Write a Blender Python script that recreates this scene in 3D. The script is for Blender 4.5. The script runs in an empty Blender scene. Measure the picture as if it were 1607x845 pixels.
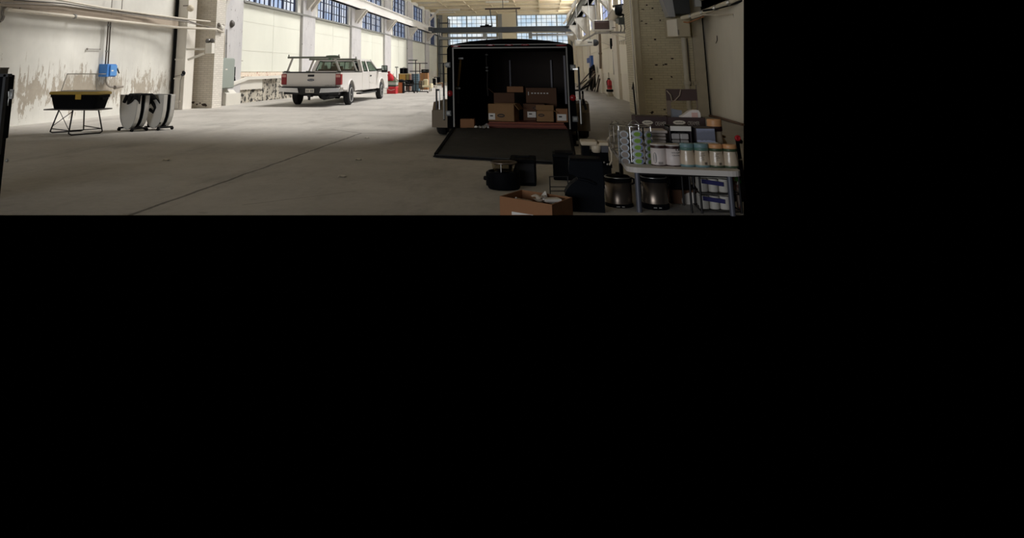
import bpy, math, random
from mathutils import Vector, Matrix
random.seed(7)
S = bpy.context.scene
COL = S.collection
# ---------------------------------------------------------------- camera
FPX, PPX, PPY, CAMH = 1054.0, 625.0, -91.0, 1.35
PITCH = math.atan2(202.0, FPX)
YAW = math.atan2(225.0, math.hypot(FPX, 202.0))
cam_d = bpy.data.cameras.new('camera')
cam = bpy.data.objects.new('camera', cam_d)
COL.objects.link(cam)
S.camera = cam
cam.location = (0, 0, CAMH)
cam.rotation_euler = (math.pi / 2 + PITCH, 0, YAW)
cam_d.sensor_fit = 'HORIZONTAL'
cam_d.sensor_width = 36.0
cam_d.lens = FPX / 1607 * 36
cam_d.shift_x = (803.5 - PPX) / 1607
cam_d.shift_y = (PPY - 422.5) / 1607
cam_d.clip_end = 300
# ---------------------------------------------------------------- light
WIN_RIGHT, WIN_LEFT, WIN_FAR = 14.0, 0.95, 0.95
S.view_settings.view_transform = 'Standard'
S.view_settings.look = 'None'
S.view_settings.gamma = 1
S.view_settings.use_curve_mapping = False
S.view_settings.exposure = 0.0
W = bpy.data.worlds.new('world')
S.world = W
W.use_nodes = True
W.node_tree.nodes['Background'].inputs[0].default_value = (0, 0, 0, 1)
W.node_tree.nodes['Background'].inputs[1].default_value = 0
S.cycles.max_bounces = 9
S.cycles.diffuse_bounces = 7
S.cycles.transparent_max_bounces = 12
S.cycles.caustics_reflective = False
S.cycles.caustics_refractive = False
S.cycles.sample_clamp_indirect = 4
sun_d = bpy.data.lights.new('sun', 'SUN'); sun_d.energy = 4.2; sun_d.angle = math.radians(22); sun_d.color = (1, 0.975, 0.94)
sun = bpy.data.objects.new('sun', sun_d); COL.objects.link(sun); sun.location = (2, 40, 20)
sun.rotation_euler = Vector((-0.56, -0.31, -0.77)).to_track_quat('-Z', 'Y').to_euler()
fill_d = bpy.data.lights.new('camera_side_fill', 'AREA'); fill_d.shape = 'RECTANGLE'; fill_d.size = 9; fill_d.size_y = 3.6; fill_d.energy = 800; fill_d.color = (0.95, 0.97, 1.0)  # unseen fill lamp added behind the camera to lift the dark foreground
door = bpy.data.objects.new('camera_side_fill', fill_d); COL.objects.link(door); door.location = (-8, -8, 1.9)
door.rotation_euler = Vector((0.4, 1, 0.0)).to_track_quat('-Z', 'Y').to_euler()
# ---------------------------------------------------------------- measuring helpers (camera survey of the photograph)
_fw = Vector((-math.sin(YAW) * math.cos(PITCH), math.cos(YAW) * math.cos(PITCH), math.sin(PITCH)))
_rt = Vector((math.cos(YAW), math.sin(YAW), 0))
_up = _rt.cross(_fw)
_C = Vector((0, 0, CAMH))
def ray(x, y): return _fw * FPX + _rt * (x - PPX) + _up * (PPY - y)
def G(x, y, z=0.0):
    d = ray(x, y); return _C + d * ((z - CAMH) / d.z)
def PY(x, y, Y):
    d = ray(x, y); return _C + d * (Y / d.y)
def PX(x, y, X):
    d = ray(x, y); return _C + d * (X / d.x)
def ppm(p):
    return FPX / ((Vector(p) - _C).dot(_fw))
def zcut(X, Y):                      # height where the floor's near edge would hide what stands before it
    n = _up * FPX - _fw * (PPY - 338)
    return max(0.0, CAMH - (n.x * X + n.y * Y) / n.z)
# ---------------------------------------------------------------- materials
MATS = {}
def _lin(c):
    return tuple(((v / 12.92) if v <= 0.04045 else ((v + 0.055) / 1.055) ** 2.4) for v in c)
def rgb(r, g, b): return _lin((r / 255, g / 255, b / 255)) + (1,)
def mat(name, col, rough=0.6, metal=0.0, var=0.12, scale=6.0, bump=0.0, spec=0.5, emit=None, coat=0.0):
    if name in MATS: return MATS[name]
    m = bpy.data.materials.new(name); m.use_nodes = True
    nt = m.node_tree; b = nt.nodes['Principled BSDF']
    b.inputs['Roughness'].default_value = rough
    b.inputs['Metallic'].default_value = metal
    b.inputs['Specular IOR Level'].default_value = spec
    if coat: b.inputs['Coat Weight'].default_value = coat
    tc = nt.nodes.new('ShaderNodeTexCoord')
    no = nt.nodes.new('ShaderNodeTexNoise'); no.inputs['Scale'].default_value = scale; no.inputs['Detail'].default_value = 5
    nt.links.new(tc.outputs['Object'], no.inputs['Vector'])
    mx = nt.nodes.new('ShaderNodeMix'); mx.data_type = 'RGBA'
    lo = tuple(max(0, v * (1 - var)) for v in col[:3]) + (1,)
    hi = tuple(min(1, v * (1 + var)) for v in col[:3]) + (1,)
    mx.inputs[6].default_value = lo; mx.inputs[7].default_value = hi
    nt.links.new(no.outputs['Fac'], mx.inputs[0])
    nt.links.new(mx.outputs[2], b.inputs['Base Color'])
    if bump:
        bp = nt.nodes.new('ShaderNodeBump'); bp.inputs['Strength'].default_value = bump; bp.inputs['Distance'].default_value = 0.02
        nt.links.new(no.outputs['Fac'], bp.inputs['Height']); nt.links.new(bp.outputs['Normal'], b.inputs['Normal'])
    if emit:
        b.inputs['Emission Color'].default_value = emit[0] + (1,) if len(emit[0]) == 3 else emit[0]
        b.inputs['Emission Strength'].default_value = emit[1]
    MATS[name] = m
    return m
class NT:
    """small node helper"""
    def __init__(s, name):
        s.m = bpy.data.materials.new(name); s.m.use_nodes = True; s.t = s.m.node_tree
        s.b = s.t.nodes['Principled BSDF']; MATS[name] = s.m
        s.obj = s.t.nodes.new('ShaderNodeTexCoord').outputs['Object']
    def n(s, typ, **kw):
        nd = s.t.nodes.new(typ)
        for k, v in kw.items(): setattr(nd, k, v)
        return nd
    def l(s, a, b): s.t.links.new(a, b)
    def noise(s, scale, detail=6, rough=0.6, stretch=(1, 1, 1), vec=None):
        mp = s.n('ShaderNodeMapping'); mp.inputs['Scale'].default_value = stretch
        s.l(vec or s.obj, mp.inputs['Vector'])
        no = s.n('ShaderNodeTexNoise'); no.inputs['Scale'].default_value = scale
        no.inputs['Detail'].default_value = detail; no.inputs['Roughness'].default_value = rough
        s.l(mp.outputs[0], no.inputs['Vector']); return no.outputs['Fac']
    def ramp(s, val, a, b, ca=(0, 0, 0, 1), cb=(1, 1, 1, 1)):
        r = s.n('ShaderNodeValToRGB'); r.color_ramp.elements[0].position = a; r.color_ramp.elements[1].position = b
        r.color_ramp.elements[0].color = ca; r.color_ramp.elements[1].color = cb
        s.l(val, r.inputs[0]); return r.outputs[0]
    def mix(s, fac, a, b, mode='MIX'):
        x = s.n('ShaderNodeMix', data_type='RGBA', blend_type=mode)
        for i, v in ((0, fac), (6, a), (7, b)):
            if hasattr(v, 'is_linked'): s.l(v, x.inputs[i])
            else: x.inputs[i].default_value = v
        return x.outputs[2]
    def math(s, op, a, b=None, clamp=False):
        x = s.n('ShaderNodeMath', operation=op, use_clamp=clamp)
        for i, v in ((0, a), (1, b)):
            if v is None: continue
            if hasattr(v, 'is_linked'): s.l(v, x.inputs[i])
            else: x.inputs[i].default_value = v
        return x.outputs[0]
    def xyz(s):
        x = s.n('ShaderNodeSeparateXYZ'); s.l(s.obj, x.inputs[0]); return x.outputs
    def bump(s, h, st=0.3, d=0.02):
        b = s.n('ShaderNodeBump'); b.inputs['Strength'].default_value = st; b.inputs['Distance'].default_value = d
        s.l(h, b.inputs['Height']); s.l(b.outputs[0], s.b.inputs['Normal'])
    def out(s, col, rough=0.8):
        s.l(col, s.b.inputs['Base Color'])
        if hasattr(rough, 'is_linked'): s.l(rough, s.b.inputs['Roughness'])
        else: s.b.inputs['Roughness'].default_value = rough
        return s.m
# floor: worn concrete with joints, dust and stains
def make_floor_mat():
    k = NT('worn_concrete')
    base = k.mix(k.ramp(k.noise(0.35, 8, 0.65), 0.35, 0.7), rgb(160, 156, 150), rgb(196, 191, 184))
    fine = k.ramp(k.noise(9, 8, 0.7), 0.3, 0.75)
    base = k.mix(k.math('MULTIPLY', fine, 0.35), base, rgb(214, 210, 203))
    st = k.ramp(k.noise(1.1, 7, 0.7, (1, 0.35, 1)), 0.52, 0.72)
    base = k.mix(k.math('MULTIPLY', st, 0.55), base, rgb(120, 115, 109))
    sp = k.ramp(k.noise(3.2, 5, 0.6), 0.64, 0.7)
    base = k.mix(k.math('MULTIPLY', sp, 0.25), base, rgb(90, 82, 74))
    x, y, z = k.xyz()
    def joint(p, q, w, dark):
        nonlocal base
        d = (q - p); L = d.length; d /= L
        nx, ny = -d.y, d.x
        c = p.x * nx + p.y * ny
        wob = k.math('MULTIPLY', k.math('SUBTRACT', k.noise(2.0, 3), 0.5), 0.08)
        v = k.math('ADD', k.math('ADD', k.math('MULTIPLY', x, nx), k.math('MULTIPLY', y, ny)), wob)
        v = k.math('ABSOLUTE', k.math('SUBTRACT', v, c))
        f = k.math('LESS_THAN', v, w)
        t = k.math('ADD', k.math('MULTIPLY', x, d.x), k.math('MULTIPLY', y, d.y))
        t0 = p.x * d.x + p.y * d.y
        f = k.math('MULTIPLY', f, k.math('GREATER_THAN', t, t0)); f = k.math('MULTIPLY', f, k.math('LESS_THAN', t, t0 + L))
        base = k.mix(k.math('MULTIPLY', f, dark), base, rgb(52, 46, 41))
    a, b = G(195, 341).to_2d(), G(567, 209).to_2d()
    joint(a, b, 0.024, 0.7)
    joint(G(567, 209).to_2d(), G(760, 214).to_2d(), 0.03, 0.5)
    joint(G(567, 209).to_2d(), G(520, 203).to_2d(), 0.03, 0.5)
    joint(G(905, 186).to_2d(), G(1000, 189).to_2d(), 0.05, 0.5)
    joint(G(905, 193).to_2d(), G(985, 194).to_2d(), 0.03, 0.4)
    joint(G(380, 322).to_2d(), G(560, 300).to_2d(), 0.012, 0.35)
    k.bump(k.noise(14, 8, 0.7), 0.15, 0.01)
    return k.out(base, k.ramp(k.noise(1.7), 0.2, 0.8, (0.55,) * 3 + (1,), (0.85,) * 3 + (1,)))
# plaster wall whose white paint has peeled low down
def make_peel_mat():
    k = NT('peeling_white_paint')
    paint = k.mix(k.ramp(k.noise(0.7, 5), 0.3, 0.75), rgb(205, 203, 196), rgb(228, 226, 218))
    paint = k.mix(k.math('MULTIPLY', k.ramp(k.noise(2.5, 8, 0.7, (1, 1, 0.12)), 0.55, 0.75), 0.35), paint, rgb(188, 184, 172))
    bare = k.mix(k.noise(6, 6), rgb(150, 141, 128), rgb(184, 175, 160))
    x, y, z = k.xyz()
    n1 = k.noise(1.3, 10, 0.75, (1, 1.0, 0.42))
    n2 = k.noise(7.0, 9, 0.75, (1, 1.0, 0.3))
    nn = k.math('ADD', k.math('MULTIPLY', n1, 0.5), k.math('MULTIPLY', n2, 0.5))
    # more bare plaster between knee and shoulder height
    h = k.math('MULTIPLY', k.math('ABSOLUTE', k.math('SUBTRACT', z, 0.85)), 0.145)
    thr = k.math('ADD', 0.475, k.math('MINIMUM', h, 0.16))
    m = k.math('MULTIPLY', k.math('SUBTRACT', nn, thr), 110, True)
    # vertical run marks
    n3 = k.noise(5.0, 7, 0.7, (1, 3.6, 0.2))
    thr2 = k.math('ADD', 0.535, k.math('MINIMUM', k.math('MULTIPLY', k.math('ABSOLUTE', k.math('SUBTRACT', z, 1.05)), 0.16), 0.3))
    m2 = k.math('MULTIPLY', k.math('SUBTRACT', n3, thr2), 30, True)
    mm = k.math('MAXIMUM', m, k.math('MULTIPLY', m2, 0.9))
    k.bump(mm, 0.35, -0.01)
    return k.out(k.mix(mm, paint, bare), 0.75)
def make_stain_mat(name, c1, c2, dark, amount=0.6, scale=1.2, stretch=(1, 1, 0.5)):
    k = NT(name)
    b = k.mix(k.ramp(k.noise(scale, 7, 0.65, stretch), 0.3, 0.72), c1, c2)
    s = k.ramp(k.noise(scale * 3.5, 8, 0.72, stretch), amount, amount + 0.06)
    k.bump(s, 0.2, -0.01)
    return k.out(k.mix(s, b, dark), 0.8)
def make_brick_mat(name, c1, c2, mort, axis, chips=0.69):
    k = NT(name)
    mp = k.n('ShaderNodeMapping')
    mp.inputs['Rotation'].default_value = (math.pi / 2, 0, 0) if axis == 'y' else (math.pi / 2, 0, math.pi / 2)
    cx = k.n('ShaderNodeSeparateXYZ'); k.l(k.obj, cx.inputs[0])
    cb = k.n('ShaderNodeCombineXYZ')
    k.l(cx.outputs['X' if axis == 'y' else 'Y'], cb.inputs[0]); k.l(cx.outputs['Z'], cb.inputs[1])
    br = k.n('ShaderNodeTexBrick')
    br.inputs['Scale'].default_value = 1.0; br.inputs['Brick Width'].default_value = 0.26; br.inputs['Row Height'].default_value = 0.075
    br.inputs['Mortar Size'].default_value = 0.008; br.inputs['Mortar Smooth'].default_value = 0.4
    br.inputs['Color1'].default_value = c1; br.inputs['Color2'].default_value = c2; br.inputs['Mortar'].default_value = mort
    k.l(cb.outputs[0], br.inputs['Vector'])
    ch = k.ramp(k.noise(4.5, 5, 0.6), chips, chips + 0.015)
    k.bump(br.outputs['Fac'], 0.4, -0.012)
    big = k.ramp(k.noise(0.8, 5), 0.3, 0.8)
    c = k.mix(k.math('MULTIPLY', big, 0.25), br.outputs['Color'], mort)
    return k.out(k.mix(ch, c, rgb(54, 42, 34)), 0.85)
def make_glass(name, tint, gloss=0.12, rough=0.02):
    if name in MATS: return MATS[name]
    m = bpy.data.materials.new(name); m.use_nodes = True; nt = m.node_tree
    for n in list(nt.nodes): nt.nodes.remove(n)
    o = nt.nodes.new('ShaderNodeOutputMaterial'); mx = nt.nodes.new('ShaderNodeMixShader')
    t = nt.nodes.new('ShaderNodeBsdfTransparent'); t.inputs[0].default_value = tint
    g = nt.nodes.new('ShaderNodeBsdfGlossy'); g.inputs['Roughness'].default_value = rough
    no = nt.nodes.new('ShaderNodeTexNoise'); no.inputs['Scale'].default_value = 3
    mp = nt.nodes.new('ShaderNodeMapRange'); mp.inputs[3].default_value = gloss * 0.8; mp.inputs[4].default_value = gloss * 1.2
    nt.links.new(no.outputs['Fac'], mp.inputs[0]); nt.links.new(mp.outputs[0], mx.inputs[0])
    nt.links.new(t.outputs[0], mx.inputs[1]); nt.links.new(g.outputs[0], mx.inputs[2]); nt.links.new(mx.outputs[0], o.inputs[0])
    MATS[name] = m; return m
def make_pane(name, c1, c2, strength):
    m = bpy.data.materials.new(name); m.use_nodes = True; nt = m.node_tree
    for n in list(nt.nodes): nt.nodes.remove(n)
    o = nt.nodes.new('ShaderNodeOutputMaterial'); e = nt.nodes.new('ShaderNodeEmission')
    tc = nt.nodes.new('ShaderNodeTexCoord'); no = nt.nodes.new('ShaderNodeTexNoise'); no.inputs['Scale'].default_value = 0.9
    nt.links.new(tc.outputs['Object'], no.inputs['Vector'])
    r = nt.nodes.new('ShaderNodeValToRGB'); r.color_ramp.elements[0].position = 0.38; r.color_ramp.elements[1].position = 0.62
    r.color_ramp.elements[0].color = c1; r.color_ramp.elements[1].color = c2
    nt.links.new(no.outputs['Fac'], r.inputs[0]); nt.links.new(r.outputs[0], e.inputs[0])
    e.inputs[1].default_value = strength; nt.links.new(e.outputs[0], o.inputs[0])
    MATS[name] = m; return m
def make_card_mat(name, c):
    k = NT(name)
    w = k.noise(22, 4, 0.6, (1, 1, 0.25)); b = k.mix(k.math('MULTIPLY', w, 0.3), c, tuple(v * 0.7 for v in c[:3]) + (1,))
    return k.out(k.mix(k.math('MULTIPLY', k.ramp(k.noise(3, 5), 0.55, 0.75), 0.25), b, tuple(v * 0.5 for v in c[:3]) + (1,)), 0.85)
M_FLOOR = make_floor_mat()
M_PEEL = make_peel_mat()
M_WALL = make_stain_mat('old_white_wall', rgb(216, 213, 204), rgb(230, 228, 220), rgb(196, 190, 178), 0.66)
M_RWALL = make_stain_mat('cream_painted_wall', rgb(222, 212, 192), rgb(232, 224, 206), rgb(170, 156, 132), 0.68)
M_PANEL = make_stain_mat('insulation_panel_white', rgb(220, 220, 207), rgb(228, 228, 215), rgb(212, 211, 196), 0.7, 0.5)
M_PIL = make_stain_mat('scuffed_grey_white_paint', rgb(188, 186, 187), rgb(206, 203, 202), rgb(104, 99, 96), 0.61, 1.6)
M_WAINS = make_stain_mat('mottled_bare_concrete', rgb(150, 144, 132), rgb(214, 206, 190), rgb(38, 36, 34), 0.5, 1.4, (1, 0.8, 1))
M_BRICKY = make_stain_mat('flaking_brick_course', rgb(222, 205, 186), rgb(236, 226, 208), rgb(178, 106, 86), 0.56, 2.2, (1, 1, 1))
M_BRICK_L = make_brick_mat('painted_brick_white', rgb(206, 198, 184), rgb(216, 208, 194), rgb(176, 168, 154), 'y', 0.74)
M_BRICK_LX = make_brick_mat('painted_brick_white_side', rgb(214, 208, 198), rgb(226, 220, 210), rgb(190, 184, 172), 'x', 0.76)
M_BRICK_R = make_brick_mat('painted_brick_tan', rgb(214, 204, 174), rgb(224, 214, 184), rgb(194, 183, 152), 'y', 0.69)
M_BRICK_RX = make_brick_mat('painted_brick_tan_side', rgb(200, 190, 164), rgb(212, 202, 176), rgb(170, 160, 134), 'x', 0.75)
M_CEIL = make_stain_mat('tan_roof_deck', rgb(222, 208, 178), rgb(232, 220, 192), rgb(150, 132, 98), 0.62, 0.5, (0.2, 2.5, 1))
M_WHITEP = mat('off_white_paint', rgb(222, 218, 208), 0.55, 0, 0.06, 2)
M_STEELW = make_stain_mat('white_painted_steel', rgb(214, 208, 198), rgb(226, 222, 212), rgb(150, 142, 130), 0.68, 2.0)
M_BEAM = make_stain_mat('grey_white_beam_paint', rgb(216, 213, 208), rgb(228, 226, 220), rgb(160, 154, 146), 0.7, 0.8, (1, 0.3, 1))
M_GREYST = mat('dark_grey_steel', rgb(66, 70, 74), 0.5, 0.3, 0.15, 3)
M_MIDST = mat('weathered_grey_steel', rgb(140, 140, 136), 0.5, 0.4, 0.12, 3)
M_BLK = mat('black_paint', rgb(9, 10, 13), 0.65, 0, 0.2, 4, 0, 0.05)
M_BLKMATTE = mat('black_matte_plastic', rgb(12, 13, 15), 0.75, 0, 0.2, 20, 0, 0.12)
M_BLKMET = mat('black_metal_tube', rgb(26, 25, 26), 0.45, 0.3, 0.15, 10)
M_RUB = mat('black_rubber', rgb(26, 26, 27), 0.85, 0, 0.25, 30, 0.0)
M_CHROME = mat('bright_chrome', rgb(215, 215, 215), 0.22, 1.0, 0.04, 5)
M_ALU = mat('brushed_aluminium', rgb(170, 170, 168), 0.35, 0.9, 0.08, 12)
M_STAIN = mat('stainless_steel', rgb(128, 117, 107), 0.34, 0.85, 0.06, 3)
M_WIRE = mat('steel_wire', rgb(150, 146, 140), 0.3, 0.9, 0.05, 10)
M_WFR = mat('dark_blue_window_frame', rgb(60, 68, 92), 0.5, 0.1, 0.15, 5)
M_WFRF = mat('grey_window_frame', rgb(120, 130, 134), 0.5, 0.1, 0.1, 5)
M_PANEL_L = make_pane('left_window_sky', rgb(186, 208, 244), rgb(238, 243, 252), WIN_LEFT)
M_PANEL_F = make_pane('far_window_sky', rgb(196, 220, 240), rgb(240, 247, 250), WIN_FAR)
M_PANEL_R = make_pane('right_window_daylight', rgb(238, 240, 246), rgb(255, 250, 240), WIN_RIGHT)
M_CARD = make_card_mat('brown_cardboard', rgb(150, 106, 72))
M_CARDL = make_card_mat('tan_cardboard', rgb(150, 114, 76))
M_CARDD = make_card_mat('dark_brown_cardboard', rgb(96, 66, 46))
M_PAPER = mat('white_paper', rgb(226, 222, 214), 0.8, 0, 0.06, 10)
M_INK = mat('dark_print', rgb(44, 36, 34), 0.7, 0, 0.1, 10)
M_CUP = mat('printed_silver_foil', rgb(196, 200, 206), 0.35, 0.3, 0.1, 20)
M_RED = mat('red_plastic', rgb(186, 34, 44), 0.45, 0, 0.1, 5)
M_BLUE = mat('blue_enamel', rgb(58, 122, 196), 0.45, 0, 0.1, 5)
M_GREYB = mat('grey_green_enamel', rgb(146, 155, 147), 0.45, 0.1, 0.05, 4)
# ---------------------------------------------------------------- mesh builder
class MB:
    def __init__(s): s.v = []; s.f = []; s.sm = []; s.mi = []; s.mats = []; s.cur = 0
    def use(s, m):
        if m not in s.mats: s.mats.append(m)
        s.cur = s.mats.index(m); return s
    def add(s, vs, fs, smooth=False):
        o = len(s.v); s.v += [tuple(v) for v in vs]
        for f in fs: s.f.append(tuple(i + o for i in f)); s.sm.append(smooth); s.mi.append(s.cur)
        return s
    def obox(s, c, ax, ay, az):
        c, ax, ay, az = map(Vector, (c, ax, ay, az))
        vs = [c + ax * i + ay * j + az * k for k in (-1, 1) for j in (-1, 1) for i in (-1, 1)]
        return s.add(vs, [(0, 2, 3, 1), (4, 5, 7, 6), (0, 1, 5, 4), (2, 6, 7, 3), (0, 4, 6, 2), (1, 3, 7, 5)])
    def box(s, x0, x1, y0, y1, z0, z1):
        return s.obox(((x0 + x1) / 2, (y0 + y1) / 2, (z0 + z1) / 2), ((x1 - x0) / 2, 0, 0), (0, (y1 - y0) / 2, 0), (0, 0, (z1 - z0) / 2))
    def rbox(s, cx, cy, z0, z1, sx, sy, rz, top=1.0):
        u = Vector((math.cos(rz), math.sin(rz), 0)); w = Vector((-u.y, u.x, 0)); c = Vector((cx, cy, 0))
        vs = [c + u * (i * sx / 2 * k) + w * (j * sy / 2 * k) + Vector((0, 0, z)) for z, k in ((z0, 1), (z1, top)) for j in (-1, 1) for i in (-1, 1)]
        return s.add(vs, [(0, 2, 3, 1), (4, 5, 7, 6), (0, 1, 5, 4), (2, 6, 7, 3), (0, 4, 6, 2), (1, 3, 7, 5)])
    def bar(s, p, q, w, h=None, upv=(0, 0, 1)):
        p, q = Vector(p), Vector(q); d = (q - p); L = d.length; d.normalize(); u = Vector(upv)
        if abs(d.dot(u)) > 0.98: u = Vector((0, 1, 0))
        x = d.cross(u).normalized(); y = x.cross(d); h = h or w
        return s.obox((p + q) / 2, d * (L / 2), x * (w / 2), y * (h / 2))
    def cyl(s, p, q, r, r2=None, n=14, caps=True):
        p, q = Vector(p), Vector(q); d = (q - p).normalized(); r2 = r if r2 is None else r2
        u = Vector((0, 0, 1)) if abs(d.z) < 0.9 else Vector((1, 0, 0))
        x = d.cross(u).normalized(); y = d.cross(x)
        a = [(x * math.cos(t) + y * math.sin(t)) for t in (2 * math.pi * i / n for i in range(n))]
        s.add([p + k * r for k in a] + [q + k * r2 for k in a], [(i, (i + 1) % n, n + (i + 1) % n, n + i) for i in range(n)], True)
        if caps:
            s.add([p + k * r for k in a], [tuple(range(n))[::-1]]); s.add([q + k * r2 for k in a], [tuple(range(n))])
        return s
    def tube(s, pts, r, n=8, closed=False):
        pts = [Vector(p) for p in pts]; N = len(pts); rings = []
        prev = None
        for i in range(N):
            if closed: d = pts[(i + 1) % N] - pts[i - 1]
            else: d = pts[min(i + 1, N - 1)] - pts[max(i - 1, 0)]
            d.normalize()
            u = prev if prev is not None else (Vector((0, 0, 1)) if abs(d.z) < 0.9 else Vector((1, 0, 0)))
            x = d.cross(u)
            if x.length < 1e-4: x = d.orthogonal()
            x.normalize(); y = x.cross(d).normalized(); prev = y
            rings.append([pts[i] + x * (r * math.cos(2 * math.pi * k / n)) + y * (r * math.sin(2 * math.pi * k / n)) for k in range(n)])
        vs = [v for rg in rings for v in rg]; fs = []
        for i in range(N if closed else N - 1):
            j = (i + 1) % N
            fs += [(i * n + k, i * n + (k + 1) % n, j * n + (k + 1) % n, j * n + k) for k in range(n)]
        s.add(vs, fs, True)
        if not closed: s.add(rings[0], [tuple(range(n))]); s.add(rings[-1], [tuple(range(n))[::-1]])
        return s
    def lathe(s, prof, c=(0, 0, 0), n=24, axis=(0, 0, 1), smooth=True, sx=1.0, sy=1.0):
        c = Vector(c); d = Vector(axis).normalized()
        x = Vector((1, 0, 0)) if abs(d.x) < 0.9 else Vector((0, 1, 0))
        x = (x - d * x.dot(d)).normalized(); y = d.cross(x)
        vs = []
        for r, z in prof:
            for i in range(n):
                t = 2 * math.pi * i / n; vs.append(c + d * z + x * (r * sx * math.cos(t)) + y * (r * sy * math.sin(t)))
        fs = [(j * n + i, j * n + (i + 1) % n, (j + 1) * n + (i + 1) % n, (j + 1) * n + i) for j in range(len(prof) - 1) for i in range(n)]
        s.add(vs, fs, smooth)
        if prof[0][0] > 1e-5: s.add(vs[:n], [tuple(range(n))[::-1]])
        if prof[-1][0] > 1e-5: s.add(vs[-n:], [tuple(range(n))])
        return s
    def prism(s, poly, fn, d0, d1, smooth_side=False):
        n = len(poly)
        a = [fn(p[0], p[1], d0) for p in poly]; b = [fn(p[0], p[1], d1) for p in poly]
        s.add(a, [tuple(range(n))]); s.add(b, [tuple(range(n))[::-1]])
        s.add(a + b, [(i, n + i, n + (i + 1) % n, (i + 1) % n) for i in range(n)], smooth_side); return s
    def quad(s, *p):
        return s.add(p, [tuple(range(len(p)))])
    def grid(s, fn, nu, nv, smooth=True):
        vs = [fn(i / nu, j / nv) for j in range(nv + 1) for i in range(nu + 1)]
        fs = [(j * (nu + 1) + i, j * (nu + 1) + i + 1, (j + 1) * (nu + 1) + i + 1, (j + 1) * (nu + 1) + i) for j in range(nv) for i in range(nu)]
        return s.add(vs, fs, smooth)
    def ball(s, c, rx, ry=None, rz=None, n=14, m=8):
        ry = ry or rx; rz = rz or rx; c = Vector(c)
        return s.grid(lambda a, b: c + Vector((rx * math.cos(2 * math.pi * a) * math.sin(math.pi * b), ry * math.sin(2 * math.pi * a) * math.sin(math.pi * b), rz * math.cos(math.pi * b))), n, m)
    def text(s, body, size, origin, ux, uy, depth=0.002, align='CENTER'):
        cu = bpy.data.curves.new('lettering', 'FONT'); cu.body = body; cu.size = 1; cu.align_x = align; cu.align_y = 'CENTER'; cu.resolution_u = 2
        o = bpy.data.objects.new('lettering', cu); COL.objects.link(o)
        bpy.context.view_layer.update()
        me = o.to_mesh(); vs = [v.co.copy() for v in me.vertices]; fs = [tuple(p.vertices) for p in me.polygons]
        o.to_mesh_clear(); bpy.data.objects.remove(o); bpy.data.curves.remove(cu)
        ux, uy, origin = Vector(ux).normalized(), Vector(uy).normalized(), Vector(origin); nz = ux.cross(uy)
        return s.add([origin + ux * (v.x * size) + uy * (v.y * size) + nz * depth for v in vs], fs)
    def build(s, name, m=None, parent=None, loc=None, bevel=0, seg=2):
        me = bpy.data.meshes.new(name)
        o0 = Vector(loc) if loc is not None else Vector((0, 0, 0))
        me.from_pydata([tuple(Vector(v) - o0) for v in s.v], [], s.f)
        ms = s.mats if s.mats else [m]
        for x in ms: me.materials.append(x)
        me.polygons.foreach_set('use_smooth', s.sm)
        if s.mats: me.polygons.foreach_set('material_index', s.mi)
        me.update()
        o = bpy.data.objects.new(name, me); COL.objects.link(o)
        if parent: o.parent = parent
        elif loc is not None: o.location = o0
        if bevel:
            md = o.modifiers.new('bevel', 'BEVEL'); md.width = bevel; md.segments = seg; md.limit_method = 'ANGLE'
        return o
    def weld(s):
        return s
def tag(o, label, cat, group=None):
    o['label'] = label; o['category'] = cat
    if group: o['group'] = group
    return o
def thing(name, label, cat, loc=(0, 0, 0), rz=0.0, group=None):
    o = bpy.data.objects.new(name, None); COL.objects.link(o); o.empty_display_size = 0.1
    o.location = loc; o.rotation_euler = (0, 0, rz)
    return tag(o, label, cat, group)
def part(name, mb, m, parent, loc=None, bevel=0, label=None, world=True):
    """mesh given in world space under an unrotated root, or in local space with world=False"""
    o = mb.build(name, m, parent, tuple(parent.location) if world else None, bevel)
    if label: o['label'] = label
    return o
def sub(name, mb, m, parent, root, bevel=0, label=None):
    o = mb.build(name, m, parent, tuple(root.location), bevel)
    if label: o['label'] = label
    return o
def single(name, mb, m, label, cat, loc, group=None, bevel=0):
    return tag(mb.build(name, m, None, loc, bevel), label, cat, group)
def struct(name, mb, m, parent=None, bevel=0):
    o = mb.build(name, m, parent, None, bevel)
    if not parent: o['kind'] = 'structure'
    return o
def dup(root, loc, rz=None, label=None):
    r = root.copy(); COL.objects.link(r); r.location = loc
    if rz is not None: r.rotation_euler = (0, 0, rz)
    if label: r['label'] = label
    for ch in list(root.children):
        c = ch.copy(); COL.objects.link(c); c.parent = r
        for g in ch.children:
            d = g.copy(); COL.objects.link(d); d.parent = c
    return r
def V(*a): return Vector(a)
# ================================================================ SETTING
ZC = 8.3
p1, p2 = G(1167, 338), G(1167, 197.2)
mb = MB().quad((-13.2, 4.14, 0), (p1.x, p1.y, 0), (4.93, 4.93 * p2.y / p2.x, 0), (4.93, 83, 0), (-13.2, 83, 0))
struct('floor', mb, M_FLOOR)
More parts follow.
